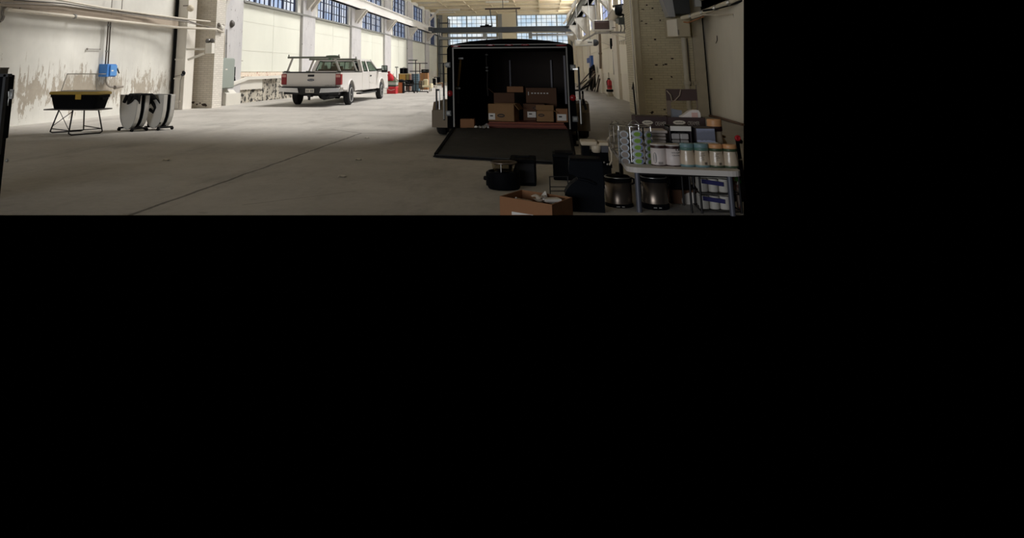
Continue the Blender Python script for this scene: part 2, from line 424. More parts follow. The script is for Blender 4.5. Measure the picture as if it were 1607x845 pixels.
# ---- left wall: near bay of peeling plaster, then panelled bays
LW = [(26.9, 33.7), (37.0, 43.5), (47.0, 53.3), (57.3, 63.2), (67.1, 72.9), (77.9, 81.5)]
LP = [(24.4, 26.75), (34.2, 36.2), (43.8, 46.2), (53.7, 56.0), (63.5, 65.9), (73.8, 76.1)]
mb = MB().use(M_PEEL)
mb.box(-13.2, -12.9, 4.14, 24.4, 0, 4.33); mb.box(-13.2, -12.9, 4.14, 24.4, 7.95, ZC)
mb.box(-13.2, -12.9, 4.14, 24.4, 4.33, 7.95)
mb.use(M_WAINS); mb.box(-13.2, -12.5, 24.4, 36.3, 0, 1.1)
mb.use(M_BRICKY); mb.box(-13.2, -12.52, 24.4, 36.3, 1.1, 1.3)
mb.use(M_WALL); mb.box(-13.2, -12.52, 24.4, 83, 1.3, 4.33); mb.box(-13.2, -12.52, 36.3, 83, 0, 1.3)
mb.box(-13.2, -12.5, 24.4, 83, 7.95, ZC)
ed = [24.4] + [v for w in LW for v in w] + [83]
for i in range(0, len(ed), 2): mb.box(-13.2, -12.5, ed[i], ed[i + 1], 4.33, 7.95)
wl = struct('wall_left', mb, M_WALL)
mb = MB()
for a, b in zip([26.75, 36.2, 46.2, 56.0, 65.9, 76.1], [34.2, 43.8, 53.7, 63.5, 73.8, 83]):
    for i in range(2):
        y0, y1 = a + (b - a) * i / 2, a + (b - a) * (i + 1) / 2
        for z0, z1 in ((1.3, 2.2), (2.2, 3.45), (3.45, 4.22)):
            mb.box(-12.52, -12.5, y0 + 0.012, y1 - 0.012, z0 + 0.006, z1 - 0.006)
part('wall_panel', mb, M_PANEL, wl, world=False)
mb = MB()
for a, b in LP: mb.box(-12.5, -12.36, a, b, 0.0, 7.95)
part('pilaster', mb, M_PIL, wl, world=False)
part('sill_ledge', MB().box(-12.5, -12.33, 26.75, 82.3, 4.24, 4.33), M_MIDST, wl, world=False)
# runway beam for the travelling crane, on haunched brackets
mb = MB().box(-12.25, -11.95, 24.0, 82.6, 5.5, 6.2); mb.box(-12.3, -11.85, 24.0, 82.6, 6.14, 6.2); mb.box(-12.3, -11.85, 24.0, 82.6, 5.5, 5.56)
struct('trim_1', mb, M_BEAM)
for i, (a, b) in enumerate(LP):
    c = (a + b) / 2
    mb = MB().prism([(-12.36, 4.55), (-12.36, 5.5), (-11.6, 5.5)], lambda x, z, d: (x, d, z), c - 0.45, c - 0.25)
    mb.prism([(-12.36, 4.55), (-12.36, 5.5), (-11.6, 5.5)], lambda x, z, d: (x, d, z), c + 0.25, c + 0.45)
    mb.box(-12.36, -11.6, c - 0.45, c + 0.45, 5.46, 5.5)
    struct('trim_%d' % (i + 2), mb, M_STEELW)
WN = [0]
def window(x, y0, y1, z0, z1, cols, rows, pane, fr, facing, heavy=3, bayaxis='y'):
    """industrial steel sash in a wall; bayaxis 'y' = wall runs along Y at x, 'x' = along X at Y=x"""
    WN[0] += 1
    T = (lambda a, d, z: (x + d, a, z)) if bayaxis == 'y' else (lambda a, d, z: (a, x + d, z))
    def bx(mb, a0, a1, d0, d1, z0_, z1_):
        P, Q = T(a0, d0, z0_), T(a1, d1, z1_)
        mb.box(min(P[0], Q[0]), max(P[0], Q[0]), min(P[1], Q[1]), max(P[1], Q[1]), z0_, z1_)
    f = facing
    mb = MB()
    bx(mb, y0, y1, 0, 0.08 * f, z0, z0 + 0.07); bx(mb, y0, y1, 0, 0.08 * f, z1 - 0.07, z1)
    for i in range(cols + 1):
        a = y0 + (y1 - y0) * i / cols; w = 0.075 if i % heavy == 0 else 0.026
        bx(mb, a - w, a + w, 0, (0.09 if i % heavy == 0 else 0.05) * f, z0, z1)
    for j in range(1, rows):
        z = z0 + (z1 - z0) * j / rows
        bx(mb, y0, y1, 0, 0.05 * f, z - 0.024, z + 0.024)
    o = struct('window_%d' % WN[0], mb, fr)
    p = MB(); bx(p, y0, y1, -0.03 * f, -0.01 * f, z0, z1)
    part('window_pane', p, pane, o, world=False)
    return o
for a, b in LW: window(-12.72, a, b, 4.33, 7.95, 12, 7, M_PANEL_L, M_WFR, 1)
# ---- pillars on the left: steel column and brick pier
yb = PX(299, 171, -12.41).y
mb = MB().box(-12.9, -12.41, 22.22, 22.85, 0, ZC)
o = struct('trim_20', mb, M_STEELW, bevel=0.01)
part('column_gap', MB().box(-12.86, -12.79, 22.12, 22.22, 0, ZC), M_BLKMATTE, o, world=False)
mb = MB()
for z in (0.27, 1.05, 1.72, 3.0): mb.box(-12.82, -12.5, 22.16, 22.22, z, z + 0.05)
part('tie_bar', mb, M_WHITEP, o, world=False)
mb = MB().use(M_BRICK_L); mb.box(-12.9, -11.86, 23.3, 24.05, 0, ZC)
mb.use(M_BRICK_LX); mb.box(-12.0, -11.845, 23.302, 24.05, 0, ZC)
o = struct('trim_21', mb, M_BRICK_L)
mb = MB()
for px, py, rx, rz in ((303, 161, .06, .04), (309, 164, .03, .03), (320, 164.5, .09, .05), (323, 166, .05, .03), (314, 162, .03, .02)):
    q = PY(px, py, 23.295)
    mb.prism([(q.x + rx * math.cos(t) * (1 + .25 * math.sin(3 * t)), q.z + rz * math.sin(t) * (1 + .2 * math.cos(5 * t))) for t in [2 * math.pi * i / 12 for i in range(12)]], lambda x, z, d: (x, d, z), 23.285, 23.3)
part('paint_chip', mb, mat('exposed_dark_brick', rgb(58, 46, 40), 0.9), o, world=False)
# ---- ledge and rail on the wall behind the truck
a, b, c = PX(364, 132, -12.35), PX(388, 123, -12.35), PX(440, 120.5, -12.35)
mb = MB().bar(a, b, 0.1, 0.13); mb.bar(b, c, 0.1, 0.13)
struct('trim_22', mb, M_WHITEP)
q = PX(352, 165, -12.3)
mb = MB().box(-12.5, -12.2, 25.15, 26.5, 0, 0.45); mb.prism([(-12.5, 0.45), (-12.2, 0.45), (-12.5, 0.72)], lambda x, z, d: (x, d, z), 25.15, 26.1); mb.box(-12.52, -12.42, 26.6, 29.2, 0.55, 1.0)
struct('trim_23', mb, M_WHITEP)
# ---- far wall
mb = MB().use(mat('far_wall_tan', rgb(206, 195, 168), 0.8, 0, 0.12, 0.6))
FW = [(-11.2, -5.2), (-2.8, 3.2)]
mb.box(-13.2, 4.93, 83, 83.3, 0, 4.4); mb.box(-13.2, 4.93, 83, 83.3, 8.0, 8.6); mb.box(-13.2, 4.93, 83, 83.3, 5.85, 6.55)
for a, b in ((-13.2, -11.2), (-5.2, -2.8), (3.2, 4.93)): mb.box(a, b, 83, 83.3, 4.4, 8.0)
wf = struct('wall_far', mb, None)
mb = MB()
for x0 in (-12.3, -5.0, 3.5): mb.box(x0, x0 + 0.5, 82.75, 83, 0, 8.3)
mb.box(-13, 3.7, 82.8, 83, 6.0, 6.4)
part('pilaster', mb, M_MIDST, wf, world=False)
for a, b in FW:
    window(83.1, a, b, 6.55, 8.0, 10, 3, M_PANEL_F, M_WFRF, -1, 4, 'x')
    window(83.1, a, b, 4.4, 5.85, 10, 3, M_PANEL_F, M_WFRF, -1, 4, 'x')
# ---- ceiling
SK = (-10.6, 3.4, 17.6, 64.5)            # rooflight over the middle of the hall
mb = MB().box(-13.2, 5.2, 3, SK[2], ZC, ZC + 0.2).box(-13.2, 5.2, SK[3], 83.3, ZC, ZC + 0.2)
mb.box(-13.2, SK[0], SK[2], SK[3], ZC, ZC + 0.2).box(SK[1], 5.2, SK[2], SK[3], ZC, ZC + 0.2)
cl = struct('ceiling', mb, M_CEIL)
mb = MB()
for i in range(1, 8): mb.box(SK[0] + 2 * (i - .02) - .0, SK[0] + 2 * (i + .02), SK[2], SK[3], ZC + .05, ZC + .15)
for i in range(1, 10): mb.box(SK[0], SK[1], SK[2] + 4 * i - .06, SK[2] + 4 * i + .06, ZC + .02, ZC + .15)
part('rooflight_frame', mb, M_STEELW, cl, world=False)
mb = MB()
for y in (62, 66, 70, 74, 78, 82): mb.box(-12.5, 3.7, y - 0.08, y + 0.08, ZC - 0.22, ZC)
for x in (-10, -7.5, -5, -2.5, 0, 2.2): mb.box(x - 0.05, x + 0.05, 60, 83, ZC - 0.12, ZC)
struct('trim_10', mb, mat('tan_roof_joist', rgb(216, 202, 172), 0.7))
mb = MB().bar((-12.4, 76, 6.9), (-11.2, 76, 8.2), 0.22); mb.bar((-11.2, 76, 8.15), (-8.8, 76, 8.15), 0.2); mb.bar((-12.4, 76, 5.2), (-12.4, 76, 7.0), 0.25)
struct('trim_11', mb, M_WHITEP)
# ---- right wall
RX = 3.73
RW = [(26.9, 33.7), (37.0, 43.5), (47.0, 53.3), (57.3, 63.2), (67.1, 72.9), (77.0, 81.5)]
mb = MB().use(M_RWALL)
mb.box(RX, RX + 0.3, 24.3, 83, 0, 4.33); mb.box(RX, RX + 0.3, 24.3, 83, 7.95, ZC)
ed = [24.3] + [v for w in RW for v in w] + [83]
for i in range(0, len(ed), 2): mb.box(RX, RX + 0.3, ed[i], ed[i + 1], 4.33, 7.95)
wr = struct('wall_right', mb, None)
mb = MB()
for a, b in ((34.3, 36.2), (43.9, 46.2), (53.7, 56.0), (63.5, 65.9), (73.8, 76.1)): mb.box(RX - 0.14, RX, a, b, 0, 7.95)
part('pilaster', mb, make_stain_mat('scuffed_cream_paint', rgb(220, 211, 194), rgb(230, 222, 206), rgb(120, 110, 98), 0.66, 1.6), wr, world=False)
mb = MB()
for a, b in ((24.4, 34.2), (36.3, 43.8), (46.3, 53.6), (56.1, 63.4)):
    mb.box(RX - 0.04, RX, a, b, 1.22, 1.27)
    for z0, z1 in ((1.29, 2.6), (2.62, 4.2)):
        for k in range(2): mb.box(RX - 0.03, RX, a + (b - a) * k / 2 + 0.02, a + (b - a) * (k + 1) / 2 - 0.02, z0, z1)
part('wall_panel', mb, mat('cream_wall_panel', rgb(234, 225, 204), 0.7, 0, 0.05, 1), wr, world=False)
for a, b in RW: window(RX + 0.2, a, b, 4.33, 7.95, 12, 7, M_PANEL_R, M_WFR, -1)
# near bay of the right wall, as far as the photograph shows it
w0, w1 = PX(1167, 197.2, 4.93), PX(1167, -60, 4.93)
mb = MB().quad((4.93, 22.3, 0), (4.93, 22.3, w1.z), (4.93, w1.y, w1.z), (4.93, w0.y, w0.z))
struct('wall_right_near', mb, make_stain_mat('grimy_grey_cream_plaster', rgb(214, 208, 194), rgb(226, 220, 206), rgb(160, 150, 134), 0.68, 0.9))
struct('wall_right_upper', MB().box(4.93, 5.2, 3.0, 22.3, 3.2, ZC), M_RWALL)
struct('ceiling', MB().box(5.2, 11, 3.0, 26, 4.6, 4.8), M_CEIL)  # unseen side roof added to keep the sun off the right floor
# brick pier with steel column on its corner
mb = MB().use(M_BRICK_R); mb.box(3.0, 4.55, 22.2, 24.3, 0, ZC)
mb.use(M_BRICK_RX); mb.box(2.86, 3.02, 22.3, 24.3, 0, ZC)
o = struct('trim_30', mb, None)
part('corner_column', MB().box(2.85, 3.02, 22.08, 22.3, 0, ZC).box(2.84, 2.88, 22.02, 22.3, 0, ZC).box(3.02, 3.06, 22.15, 22.2, 0, ZC), mat('tan_steel_paint', rgb(204, 194, 168), 0.6), o, world=False)
part('corner_strip', MB().box(2.8, 2.85, 22.2, 22.32, 0, ZC), M_WHITEP, o, world=False)
part('plaster_strip', MB().box(4.55, 4.86, 22.12, 24.3, 0, ZC), mat('grey_tan_plaster', rgb(190, 181, 160), 0.8), o, world=False)
part('dark_joint', MB().box(4.86, 4.93, 22.3, 22.5, 0, ZC), M_BLKMATTE, o, world=False)
mb = MB()
rr = random.Random(3)
for px, py in ((1015, 8), (1024, 13), (1007, 33), (1036, 32), (1041, 102), (1045, 101), (1055, 92), (1043, 172), (1024, 176), (1028, 62), (1014, 37), (1022, 124), (1040, 16), (1030, 102)):
    q = PY(px, py, 22.19); rx, rz = rr.uniform(.02, .05), rr.uniform(.015, .03)
    mb.prism([(q.x + rx * math.cos(t), q.z + rz * math.sin(t)) for t in [2 * math.pi * i / 9 for i in range(9)]], lambda x, z, d: (x, d, z), 22.185, 22.2)
part('brick_hole', mb, mat('exposed_dark_brick', rgb(58, 46, 40), 0.9), o, world=False)
# right runway beam and its brackets
mb = MB().box(2.9, 3.2, 24.4, 82.6, 5.5, 6.2); mb.box(2.8, 3.3, 24.4, 82.6, 6.12, 6.2); mb.box(2.8, 3.3, 24.4, 82.6, 5.5, 5.57)
struct('trim_40', mb, M_MIDST)
for i, c in enumerate((35.2, 45.0, 54.9, 64.7, 75.0)):
    mb = MB()
    for s_ in (-0.4, 0.2): mb.prism([(RX - .14, 4.1), (RX - .14, 5.5), (2.7, 5.5), (2.7, 5.2)], lambda x, z, d: (x, d, z), c + s_, c + s_ + 0.2)
    mb.box(2.7, RX - .14, c - 0.4, c + 0.4, 5.44, 5.5)
    mb.bar((RX - .1, c, 7.9), (2.5, c, 6.3), 0.16)
    struct('trim_%d' % (41 + i), mb, M_STEELW)
# ================================================================ CRANE
Yc = 71
t = thing('travelling_crane', 'dark grey travelling crane bridge spanning the hall below the far windows', 'crane', (-3.7, Yc, 5.3))
part('bridge_girder', MB().box(-11.2, 3.4, Yc - .25, Yc + .25, 5.32, 5.8).box(-11.2, 3.4, Yc - .35, Yc + .35, 5.74, 5.8).box(-11.2, 3.4, Yc - .35, Yc + .35, 5.28, 5.34), M_GREYST, t)
part('lower_girder', MB().box(-10.6, -4.3, Yc + .5, Yc + .8, 4.62, 4.86), M_MIDST, t); part('lower_girder', MB().box(-1.0, 3.3, Yc + .5, Yc + .8, 4.9, 5.1), M_MIDST, t)
for x in (-5.7, -1.0): part('hanger', MB().box(x - .18, x + .18, Yc - .1, Yc + .75, 4.6, 5.3), M_MIDST, t)
part('hoist_trolley', MB().box(-6.1, -4.9, Yc - .3, Yc + .3, 5.8, 5.98).box(-5.6, -5.2, Yc - .2, Yc + .2, 5.98, 6.1), M_BLKMATTE, t)
for x in (-11.3, 3.3): part('end_carriage', MB().box(x - .2, x + .25, Yc - .8, Yc + .8, 5.45, 5.85), M_GREYST, t)
t = thing('hanging_bar', 'dark bar on two rods hung from the roof above the trailer', 'lifting bar', (-3.45, 65, 7.2))
part('bar', MB().box(-5.1, -1.75, 64.93, 65.07, 7.1, 7.25), mat('dark_rust_steel', rgb(62, 50, 42), 0.7), t)
for a, b in ((-4.63, -4.45), (-2.15, -2.08)): part('rod', MB().bar((a, 65, 7.1), (b, 65, 5.5), 0.09), M_GREYST, t)
part('suspension_rod', MB().bar((-3.4, 65, 7.2), (-3.4, 65, ZC), 0.06), M_GREYST, t)
for x, y, l in ((-10.6, 77, 'left of the two long ceiling lamps, above the corner scaffold'), (-4.0, 66, 'ceiling lamp hung above the lifting bar')):
    t = thing('strip_lamp', 'white ' + l, 'lamp', (x, y, ZC - .4))
    part('lamp_housing', MB().box(x - 1.1, x + 1.1, y - .12, y + .12, ZC - .42, ZC - .3), M_WHITEP, t)
    for s_ in (-.8, .8): part('lamp_hanger', MB().bar((x + s_, y, ZC - .3), (x + s_, y, ZC), 0.03), M_GREYST, t)
# scaffold tower in the far left corner
t = thing('scaffold_tower', 'tall thin scaffold tower standing in the far left corner', 'scaffold', (-10.95, 78, 0))
for x in (-11.55, -10.35):
    for y in (77.5, 78.7): part('upright', MB().cyl((x, y, 0), (x, y, 7.3), 0.06, n=8), M_GREYST, t)
for z in (1.0, 2.2, 3.2, 4.1, 4.9, 5.9, 6.8):
    for y in (77.5, 78.7): part('ledger', MB().cyl((-11.55, y, z), (-10.35, y, z), 0.045, n=6), M_GREYST, t)
mb = MB().box(-11.6, -10.3, 77.4, 78.8, 5.92, 5.99); part('deck_board', mb, mat('pale_plywood', rgb(178, 160, 120), 0.8), t)
# ================================================================ LEFT WALL FITTINGS
WX = -12.9
def pipe(name, label, cat, pts, r, m, group=None, clips=True, parts_every=3.0):
    pts = [V(*p) for p in pts]
    t = thing(name, label, cat, pts[0], group=group)
    part('tube', MB().tube(pts, r, 8), m, t)
    if clips:
        for i in range(len(pts) - 1):
            a, b = pts[i], pts[i + 1]; L = (b - a).length
            k = int(L / parts_every)
            for j in range(k):
                p = a.lerp(b, (j + .5) / k); d = (b - a).normalized()
                part('pipe_clip', MB().cyl(p - d * .03, p + d * .03, r * 1.5, n=8), M_MIDST, t)
    return t
M_PIPE = mat('cream_painted_pipe', rgb(206, 198, 184), 0.5, 0.1, 0.1, 4)
M_PIPED = mat('grey_conduit', rgb(138, 132, 124), 0.45, 0.4, 0.12, 5)
lo = [PX(11, 14.6, -12.6), PX(199, 34.8, -12.6), PX(271, 42.6, -12.45), PX(340, 46.2, -11.75), PX(350, 50.5, -11.78)]
pipe('pipe', 'lowest and thickest cream pipe running level along the peeling wall', 'pipe', lo, 0.045, M_PIPE)
pipe('pipe', 'thin upper cream pipe along the peeling wall, slanting in from the frame top', 'pipe', [PX(88, -1, -12.6), PX(160, 12, -12.6), PX(230, 22, -12.55), PX(300, 31, -12.2), PX(330, 34, -11.8)], 0.03, M_PIPE)
pipe('pipe', 'thin grey pipe just above the thick one, hung over the shadowed cable tray', 'pipe', [PX(0, 4, -12.6), PX(60, 7, -12.6), PX(100, 9, -12.6), PX(200, 22, -12.55), PX(290, 34, -12.2), PX(345, 46, -11.75)], 0.022, M_PIPED)
mb = MB().tube([PX(22, 0, -12.62), PX(100, 5.5, -12.62), PX(160, 15, -12.62), PX(236, 25, -12.6), PX(296, 33, -12.3), PX(342, 48, -11.72)], 0.018, 6)
single('cable', mb, mat('dark_grey_cable', rgb(92, 88, 84), .6), 'sagging dark cable along the pipes, ending at the junction on the brick pier', 'cable', PX(22, 0, -12.62))
t = thing('cable_tray', 'long brown-grey cable tray fixed behind the pipes on the peeling wall', 'cable tray', (-12.8, 14, 2.95))
part('tray', MB().box(-12.9, -12.7, 13.2, 22.1, 2.9, 3.08).box(-12.72, -12.69, 13.2, 22.1, 2.88, 3.1), mat('brown_grey_tray', rgb(176, 162, 146), .7), t)
for y in (14.5, 16.6, 18.7, 20.8): part('tray_bracket', MB().box(-12.9, -12.66, y - .03, y + .03, 2.84, 2.9), M_PIPED, t)
for px, lab in ((176, 'thin drop rod left of the other, above the cable tray'), (192, 'thin drop rod right of the other, above the cable tray')):
    q = PX(px, 0, -12.7)
    single('drop_rod', MB().cyl((q.x, q.y, q.z + .3), (q.x, q.y, 3.0), 0.013, n=6), M_PIPED, lab, 'rod', q)
# the pair of conduits down to the blue switch
t = pipe('conduit', 'left of the two dark conduits dropping to the blue switch box', 'conduit', [PX(171.5, 19, -12.75), PX(165.5, 101, -12.75)], 0.022, mat('dark_conduit', rgb(84, 76, 68), .5, .3), parts_every=.6)
q0 = PX(178, 17, -12.75)
pipe('conduit', 'right of the two dark conduits dropping to the blue switch box, bent at its top', 'conduit', [PX(195, 17.5, -12.75), q0, PX(174.5, 21, -12.75), PX(169.5, 101, -12.75)], 0.022, MATS['dark_conduit'], parts_every=.6)
a, b = PX(162.5, 100.5, -12.72), PX(177.5, 120.5, -12.72)
y0, y1, z1, z0 = a.y, b.y, a.z, b.z
t = thing('switch_box', 'blue safety switch box with a side lever on the peeling wall', 'switch box', (-12.7, (y0 + y1) / 2, z0))
part('enclosure', MB().box(-12.9, -12.62, y0 + .05, y1 - .02, z0, z1), M_BLUE, t, bevel=.012)
part('cover', MB().box(-12.62, -12.58, y0 + .16, y1 - .03, z0 + .03, z1 - .03), mat('lighter_blue_enamel', rgb(84, 146, 212), .4), t, bevel=.01)
part('lever', MB().bar((-12.6, y1 - .02, z0 + .26), (-12.56, y1 + .05, z0 + .1), .03), M_BLKMATTE, t)
part('warning_plate', MB().box(-12.58, -12.575, y0 + .2, y0 + .3, z0 + .16, z0 + .2), M_PAPER, t)
pts = [PX(166.5, 120, -12.75), PX(166, 128, -12.75), PX(168, 133, -12.75), PX(172, 136.4, -12.75), PX(181, 137.2, -12.75)]
t = thing('outlet_conduit', 'bent grey conduit under the blue switch box ending in a socket', 'conduit', pts[0])
part('tube', MB().tube(pts, .025, 8), M_PIPED, t)
p, q = PX(180, 137.4, -12.72), PX(193, 136, -12.72)
part('socket', MB().cyl(p, p.lerp(q, .55), .06, .045).cyl(p.lerp(q, .55), q, .03), mat('worn_grey_metal', rgb(150, 142, 132), .4, .6), t)
p, q = PX(137, 77, -12.86), PX(157, 77.5, -12.86)
single('wall_rod', MB().cyl(p, q, .012, n=6).ball(p, .03).ball(q, .02), M_PIPED, 'short level rod fixed on the wall left of the conduits', 'rod', p)
pipe('conduit', 'short hooked conduit at the left edge of the peeling wall', 'conduit', [PX(10, 11.5, -12.87), PX(6, 13, -12.87), PX(4.5, 18, -12.87), PX(4, 23, -12.87), PX(6, 26, -12.87), PX(4, 31, -12.87), PX(0, 34, -12.87)], .03, M_PIPED, clips=False)
# downpipe and fittings on the piers
pts = [PX(358, 0, -12.26), PX(354, 9, -12.26), PX(352, 18, -12.26), PX(351.5, 41, -12.26)]
pipe('downpipe', 'thick grey-white downpipe with an elbow beside the brick pier', 'pipe', pts, .09, mat('grey_white_pipe', rgb(196, 192, 186), .5), clips=False)
pipe('conduit', 'conduit from the pier junction down to the grey electrical cabinet', 'conduit', [PX(351, 52, -12.26), PX(352.5, 56, -12.26), PX(351.2, 91, -12.26)], .035, M_PIPE, parts_every=.9)
pipe('conduit', 'thin conduit beside it, ending on the cabinet top by the brick pier', 'conduit', [PX(356, 46, -12.32), PX(355, 91, -12.32)], .02, M_PIPED, parts_every=.9)
c = PX(346.5, 43, -11.8)
t = thing('junction_box', 'round white junction box where pipes meet on the brick pier', 'junction box', c)
part('body', MB().lathe([(.0, -.08), (.09, -.08), (.11, 0), (.09, .08), (0, .08)], c, 14, (1, 0, 0)), M_WHITEP, t)
for d in (V(0, -.2, .12), V(0, .2, .1), V(0, .12, -.18), V(0, -.1, -.15)): part('pipe_stub', MB().cyl(c, c + d, .05, n=8), M_PIPED, t)
c = PX(363.5, 37.5, -12.35)
t = thing('wall_bell', 'dark round bell on the wall above the grey electrical cabinet', 'bell', c)
part('gong', MB().lathe([(0, .12), (.1, .1), (.16, .02), (.15, 0), (0, 0)], c, 16, (1, 0, 0)), mat('tarnished_metal', rgb(96, 92, 88), .5, .4), t)
part('mount', MB().box(c.x - .16, c.x, c.y - .1, c.y + .1, c.z - .12, c.z + .12), M_MIDST, t)
a, b = PX(346.8, 91, -12.1), PX(366.3, 140, -12.1)
t = thing('electrical_cabinet', 'tall grey-green electrical cabinet on the wall beside the brick pier', 'cabinet', (-12.2, (a.y + b.y) / 2, .66))
part('body', MB().box(-12.5, -12.14, a.y, b.y + .05, .66, 1.84), M_GREYB, t, bevel=.015)
part('door', MB().box(-12.14, -12.1, a.y + .02, b.y + .03, .69, 1.81), mat('grey_green_door', rgb(152, 160, 152), .45, .1, .04, 3), t, bevel=.01)
part('name_plate', MB().box(-12.1, -12.095, a.y + .42, a.y + .6, 1.38, 1.42), M_PAPER, t)
part('switch_handle', MB().box(-12.2, -12.12, b.y + .05, b.y + .16, 1.15, 1.5).bar((-12.16, b.y + .12, 1.2), (-12.14, b.y + .17, .95), .05), M_BLKMATTE, t)
part('leg', MB().box(-12.4, -12.2, a.y + .05, a.y + .35, .46, .66), M_GREYB, t)
p, q = PX(366, 94.5, -12.4), PX(381, 95.5, -12.4)
single('wall_rod', MB().cyl(p, q, .014, n=6), M_PIPED, 'thin level rod from the electrical cabinet over the white panel', 'rod', p)
# bracket arm on the white column carrying a small lamp
a, b, c, d = PY(293, 77.5, 22.1), PY(322, 77, 22.1), PY(295, 94, 22.1), PY(321, 83.5, 22.1)
t = thing('column_bracket', 'white two-armed bracket on the steel column in front of the brick pier', 'bracket', a)
part('upper_arm', MB().bar(a, b, .07), M_WHITEP, t); part('lower_arm', MB().bar(c, d, .07), M_WHITEP, t)
a, b = PY(325, 70, 22.1), PY(334.5, 84, 22.1)
part('head_box', MB().box(a.x, b.x, 21.98, 22.2, b.z, a.z + .05), M_WHITEP, t, bevel=.01)
part('lamp', MB().lathe([(0, -.1), (.06, -.09), (.09, 0), (0, .02)], V(a.x + .05, 22.05, a.z + .12), 12, (.3, -1, 0)).lathe([(0, -.1), (.06, -.09), (.09, 0), (0, .02)], V(b.x - .05, 22.05, a.z + .13), 12, (-.3, -1, 0)), mat('grey_lamp_glass', rgb(110, 108, 104), .3), t)
c = PY(287, 117, 22.1)
t = thing('column_valve', 'dark valve with a thin pipe low on the white steel column', 'valve', c)
part('body', MB().lathe([(0, -.06), (.05, -.05), (.06, .03), (.03, .08), (0, .08)], c, 10, (1, 0, .4)), M_GREYST, t)
part('handwheel', MB().lathe([(.0, 0), (.07, 0), (.07, .02), (0, .02)], c + V(.05, -.05, .06), 12, (1, -.5, .6)), M_BLKMATTE, t)
part('tube', MB().tube([c + V(0, 0, 0), c + V(-.08, 0, -.2), V(c.x - .08, c.y, .05)], .014, 6).tube([c, c + V(-.3, 0, -.06)], .014, 6), M_PIPED, t)
c = PY(299, 13, 22.05)
t = thing('column_floodlight', 'round white floodlight high on the steel column', 'lamp', c)
part('bowl', MB().lathe([(0, .1), (.09, .08), (.13, -.02), (0, -.03)], c, 14, (.5, -1, -.2)), mat('pale_enamel', rgb(206, 196, 176), .4), t)
part('bracket', MB().bar(c + V(-.32, .05, .1), c + V(0, .05, .1), .04), M_PIPED, t)
p = G(262, 175)
t = thing('red_flap', 'small flat red scrap on the floor by the column foot', 'scrap', p)
part('sheet', MB().rbox(p.x, p.y, .0, .03, .28, .1, .3), M_RED, t); part('fold', MB().rbox(p.x + .05, p.y - .02, .03, .055, .14, .08, .5), mat('orange_red_sheet', rgb(214, 82, 56), .6), t)
for px, py, lab in ((576, 217, 'torn white paper scrap on open floor left of the ramp'), (538, 278, 'tiny white paper scrap nearest the bottom of the picture on open floor'), (563, 251.5, 'flat white scrap midway between the ramp and the long floor joint'), (262, 252, 'pale chalky scrap on the floor in front of the folded tables')):
    p = G(px, py); s_ = .05
    single('paper_scrap', MB().grid(lambda u, v: V(p.x + (u - .5) * s_ * 2.2, p.y + (v - .5) * s_ * 2, .004 + .02 * math.sin(5 * u + 3 * v) ** 2), 4, 4), M_PAPER, lab, 'scrap', p)
# ================================================================ BENCH WITH TOTE
A, B, Cc, D = G(77.5, 209.5), G(107, 213.5), G(161, 209.5), G(131, 206)
ZT = .52
TA, TB, TC, TD = G(93, 172, ZT), G(114.4, 173, ZT), G(154.5, 171.5, ZT), G(132.3, 171, ZT)
ctr = (A + B + Cc + D) / 4
t = thing('sled_table', 'small grey-topped table on bent black rod legs by the peeling wall', 'table', (ctr.x, ctr.y, 0))
for (f, b_, tf, tb) in ((B, Cc, TB, TC), (A, D, TA, TD)):
    r = .016; u = (b_ - f).normalized()
    pts = [tf, f + (tf - f).normalized() * .12, f + (tf - f).normalized() * .05 + V(0, 0, 0), f + u * .06 + V(0, 0, r), b_ - u * .06 + V(0, 0, r), b_ + (tb - b_).normalized() * .05, b_ + (tb - b_).normalized() * .12, tb]
    pts[2].z = max(pts[2].z, .03); pts[5].z = max(pts[5].z, .03)
    part('leg_frame', MB().tube(pts, r, 8), M_BLKMET, t)
def on(a, b, k): return a.lerp(b, k)
part('cross_brace', MB().cyl(on(A, TA, .98), on(B, TB, .2), .008, n=6), M_BLKMET, t)
part('cross_brace', MB().cyl(on(B, TB, .95), on(A, TA, .3), .008, n=6), M_BLKMET, t)
for a, b in ((on(A, TA, .2), on(B, TB, .2)), (on(B, TB, .2), on(Cc, TC, .2)), (on(Cc, TC, .2), on(D, TD, .25))): part('low_rail', MB().cyl(a, b, .011, n=6), M_BLKMET, t)
e1 = ((TC - TB) + (TD - TA)).normalized(); e2 = V(-e1.y, e1.x, 0)
tc = (TA + TB + TC + TD) / 4; yw = math.atan2(e1.y, e1.x)
L0, L1 = PY(80.5, 170.5, tc.y), PY(167, 170.5, tc.y)
part('top', MB().rbox((L0.x + L1.x) / 2, tc.y, ZT - .005, ZT + .02, 1.22, .62, 0.12), mat('grey_table_top', rgb(112, 108, 102), .6), t, bevel=.006)
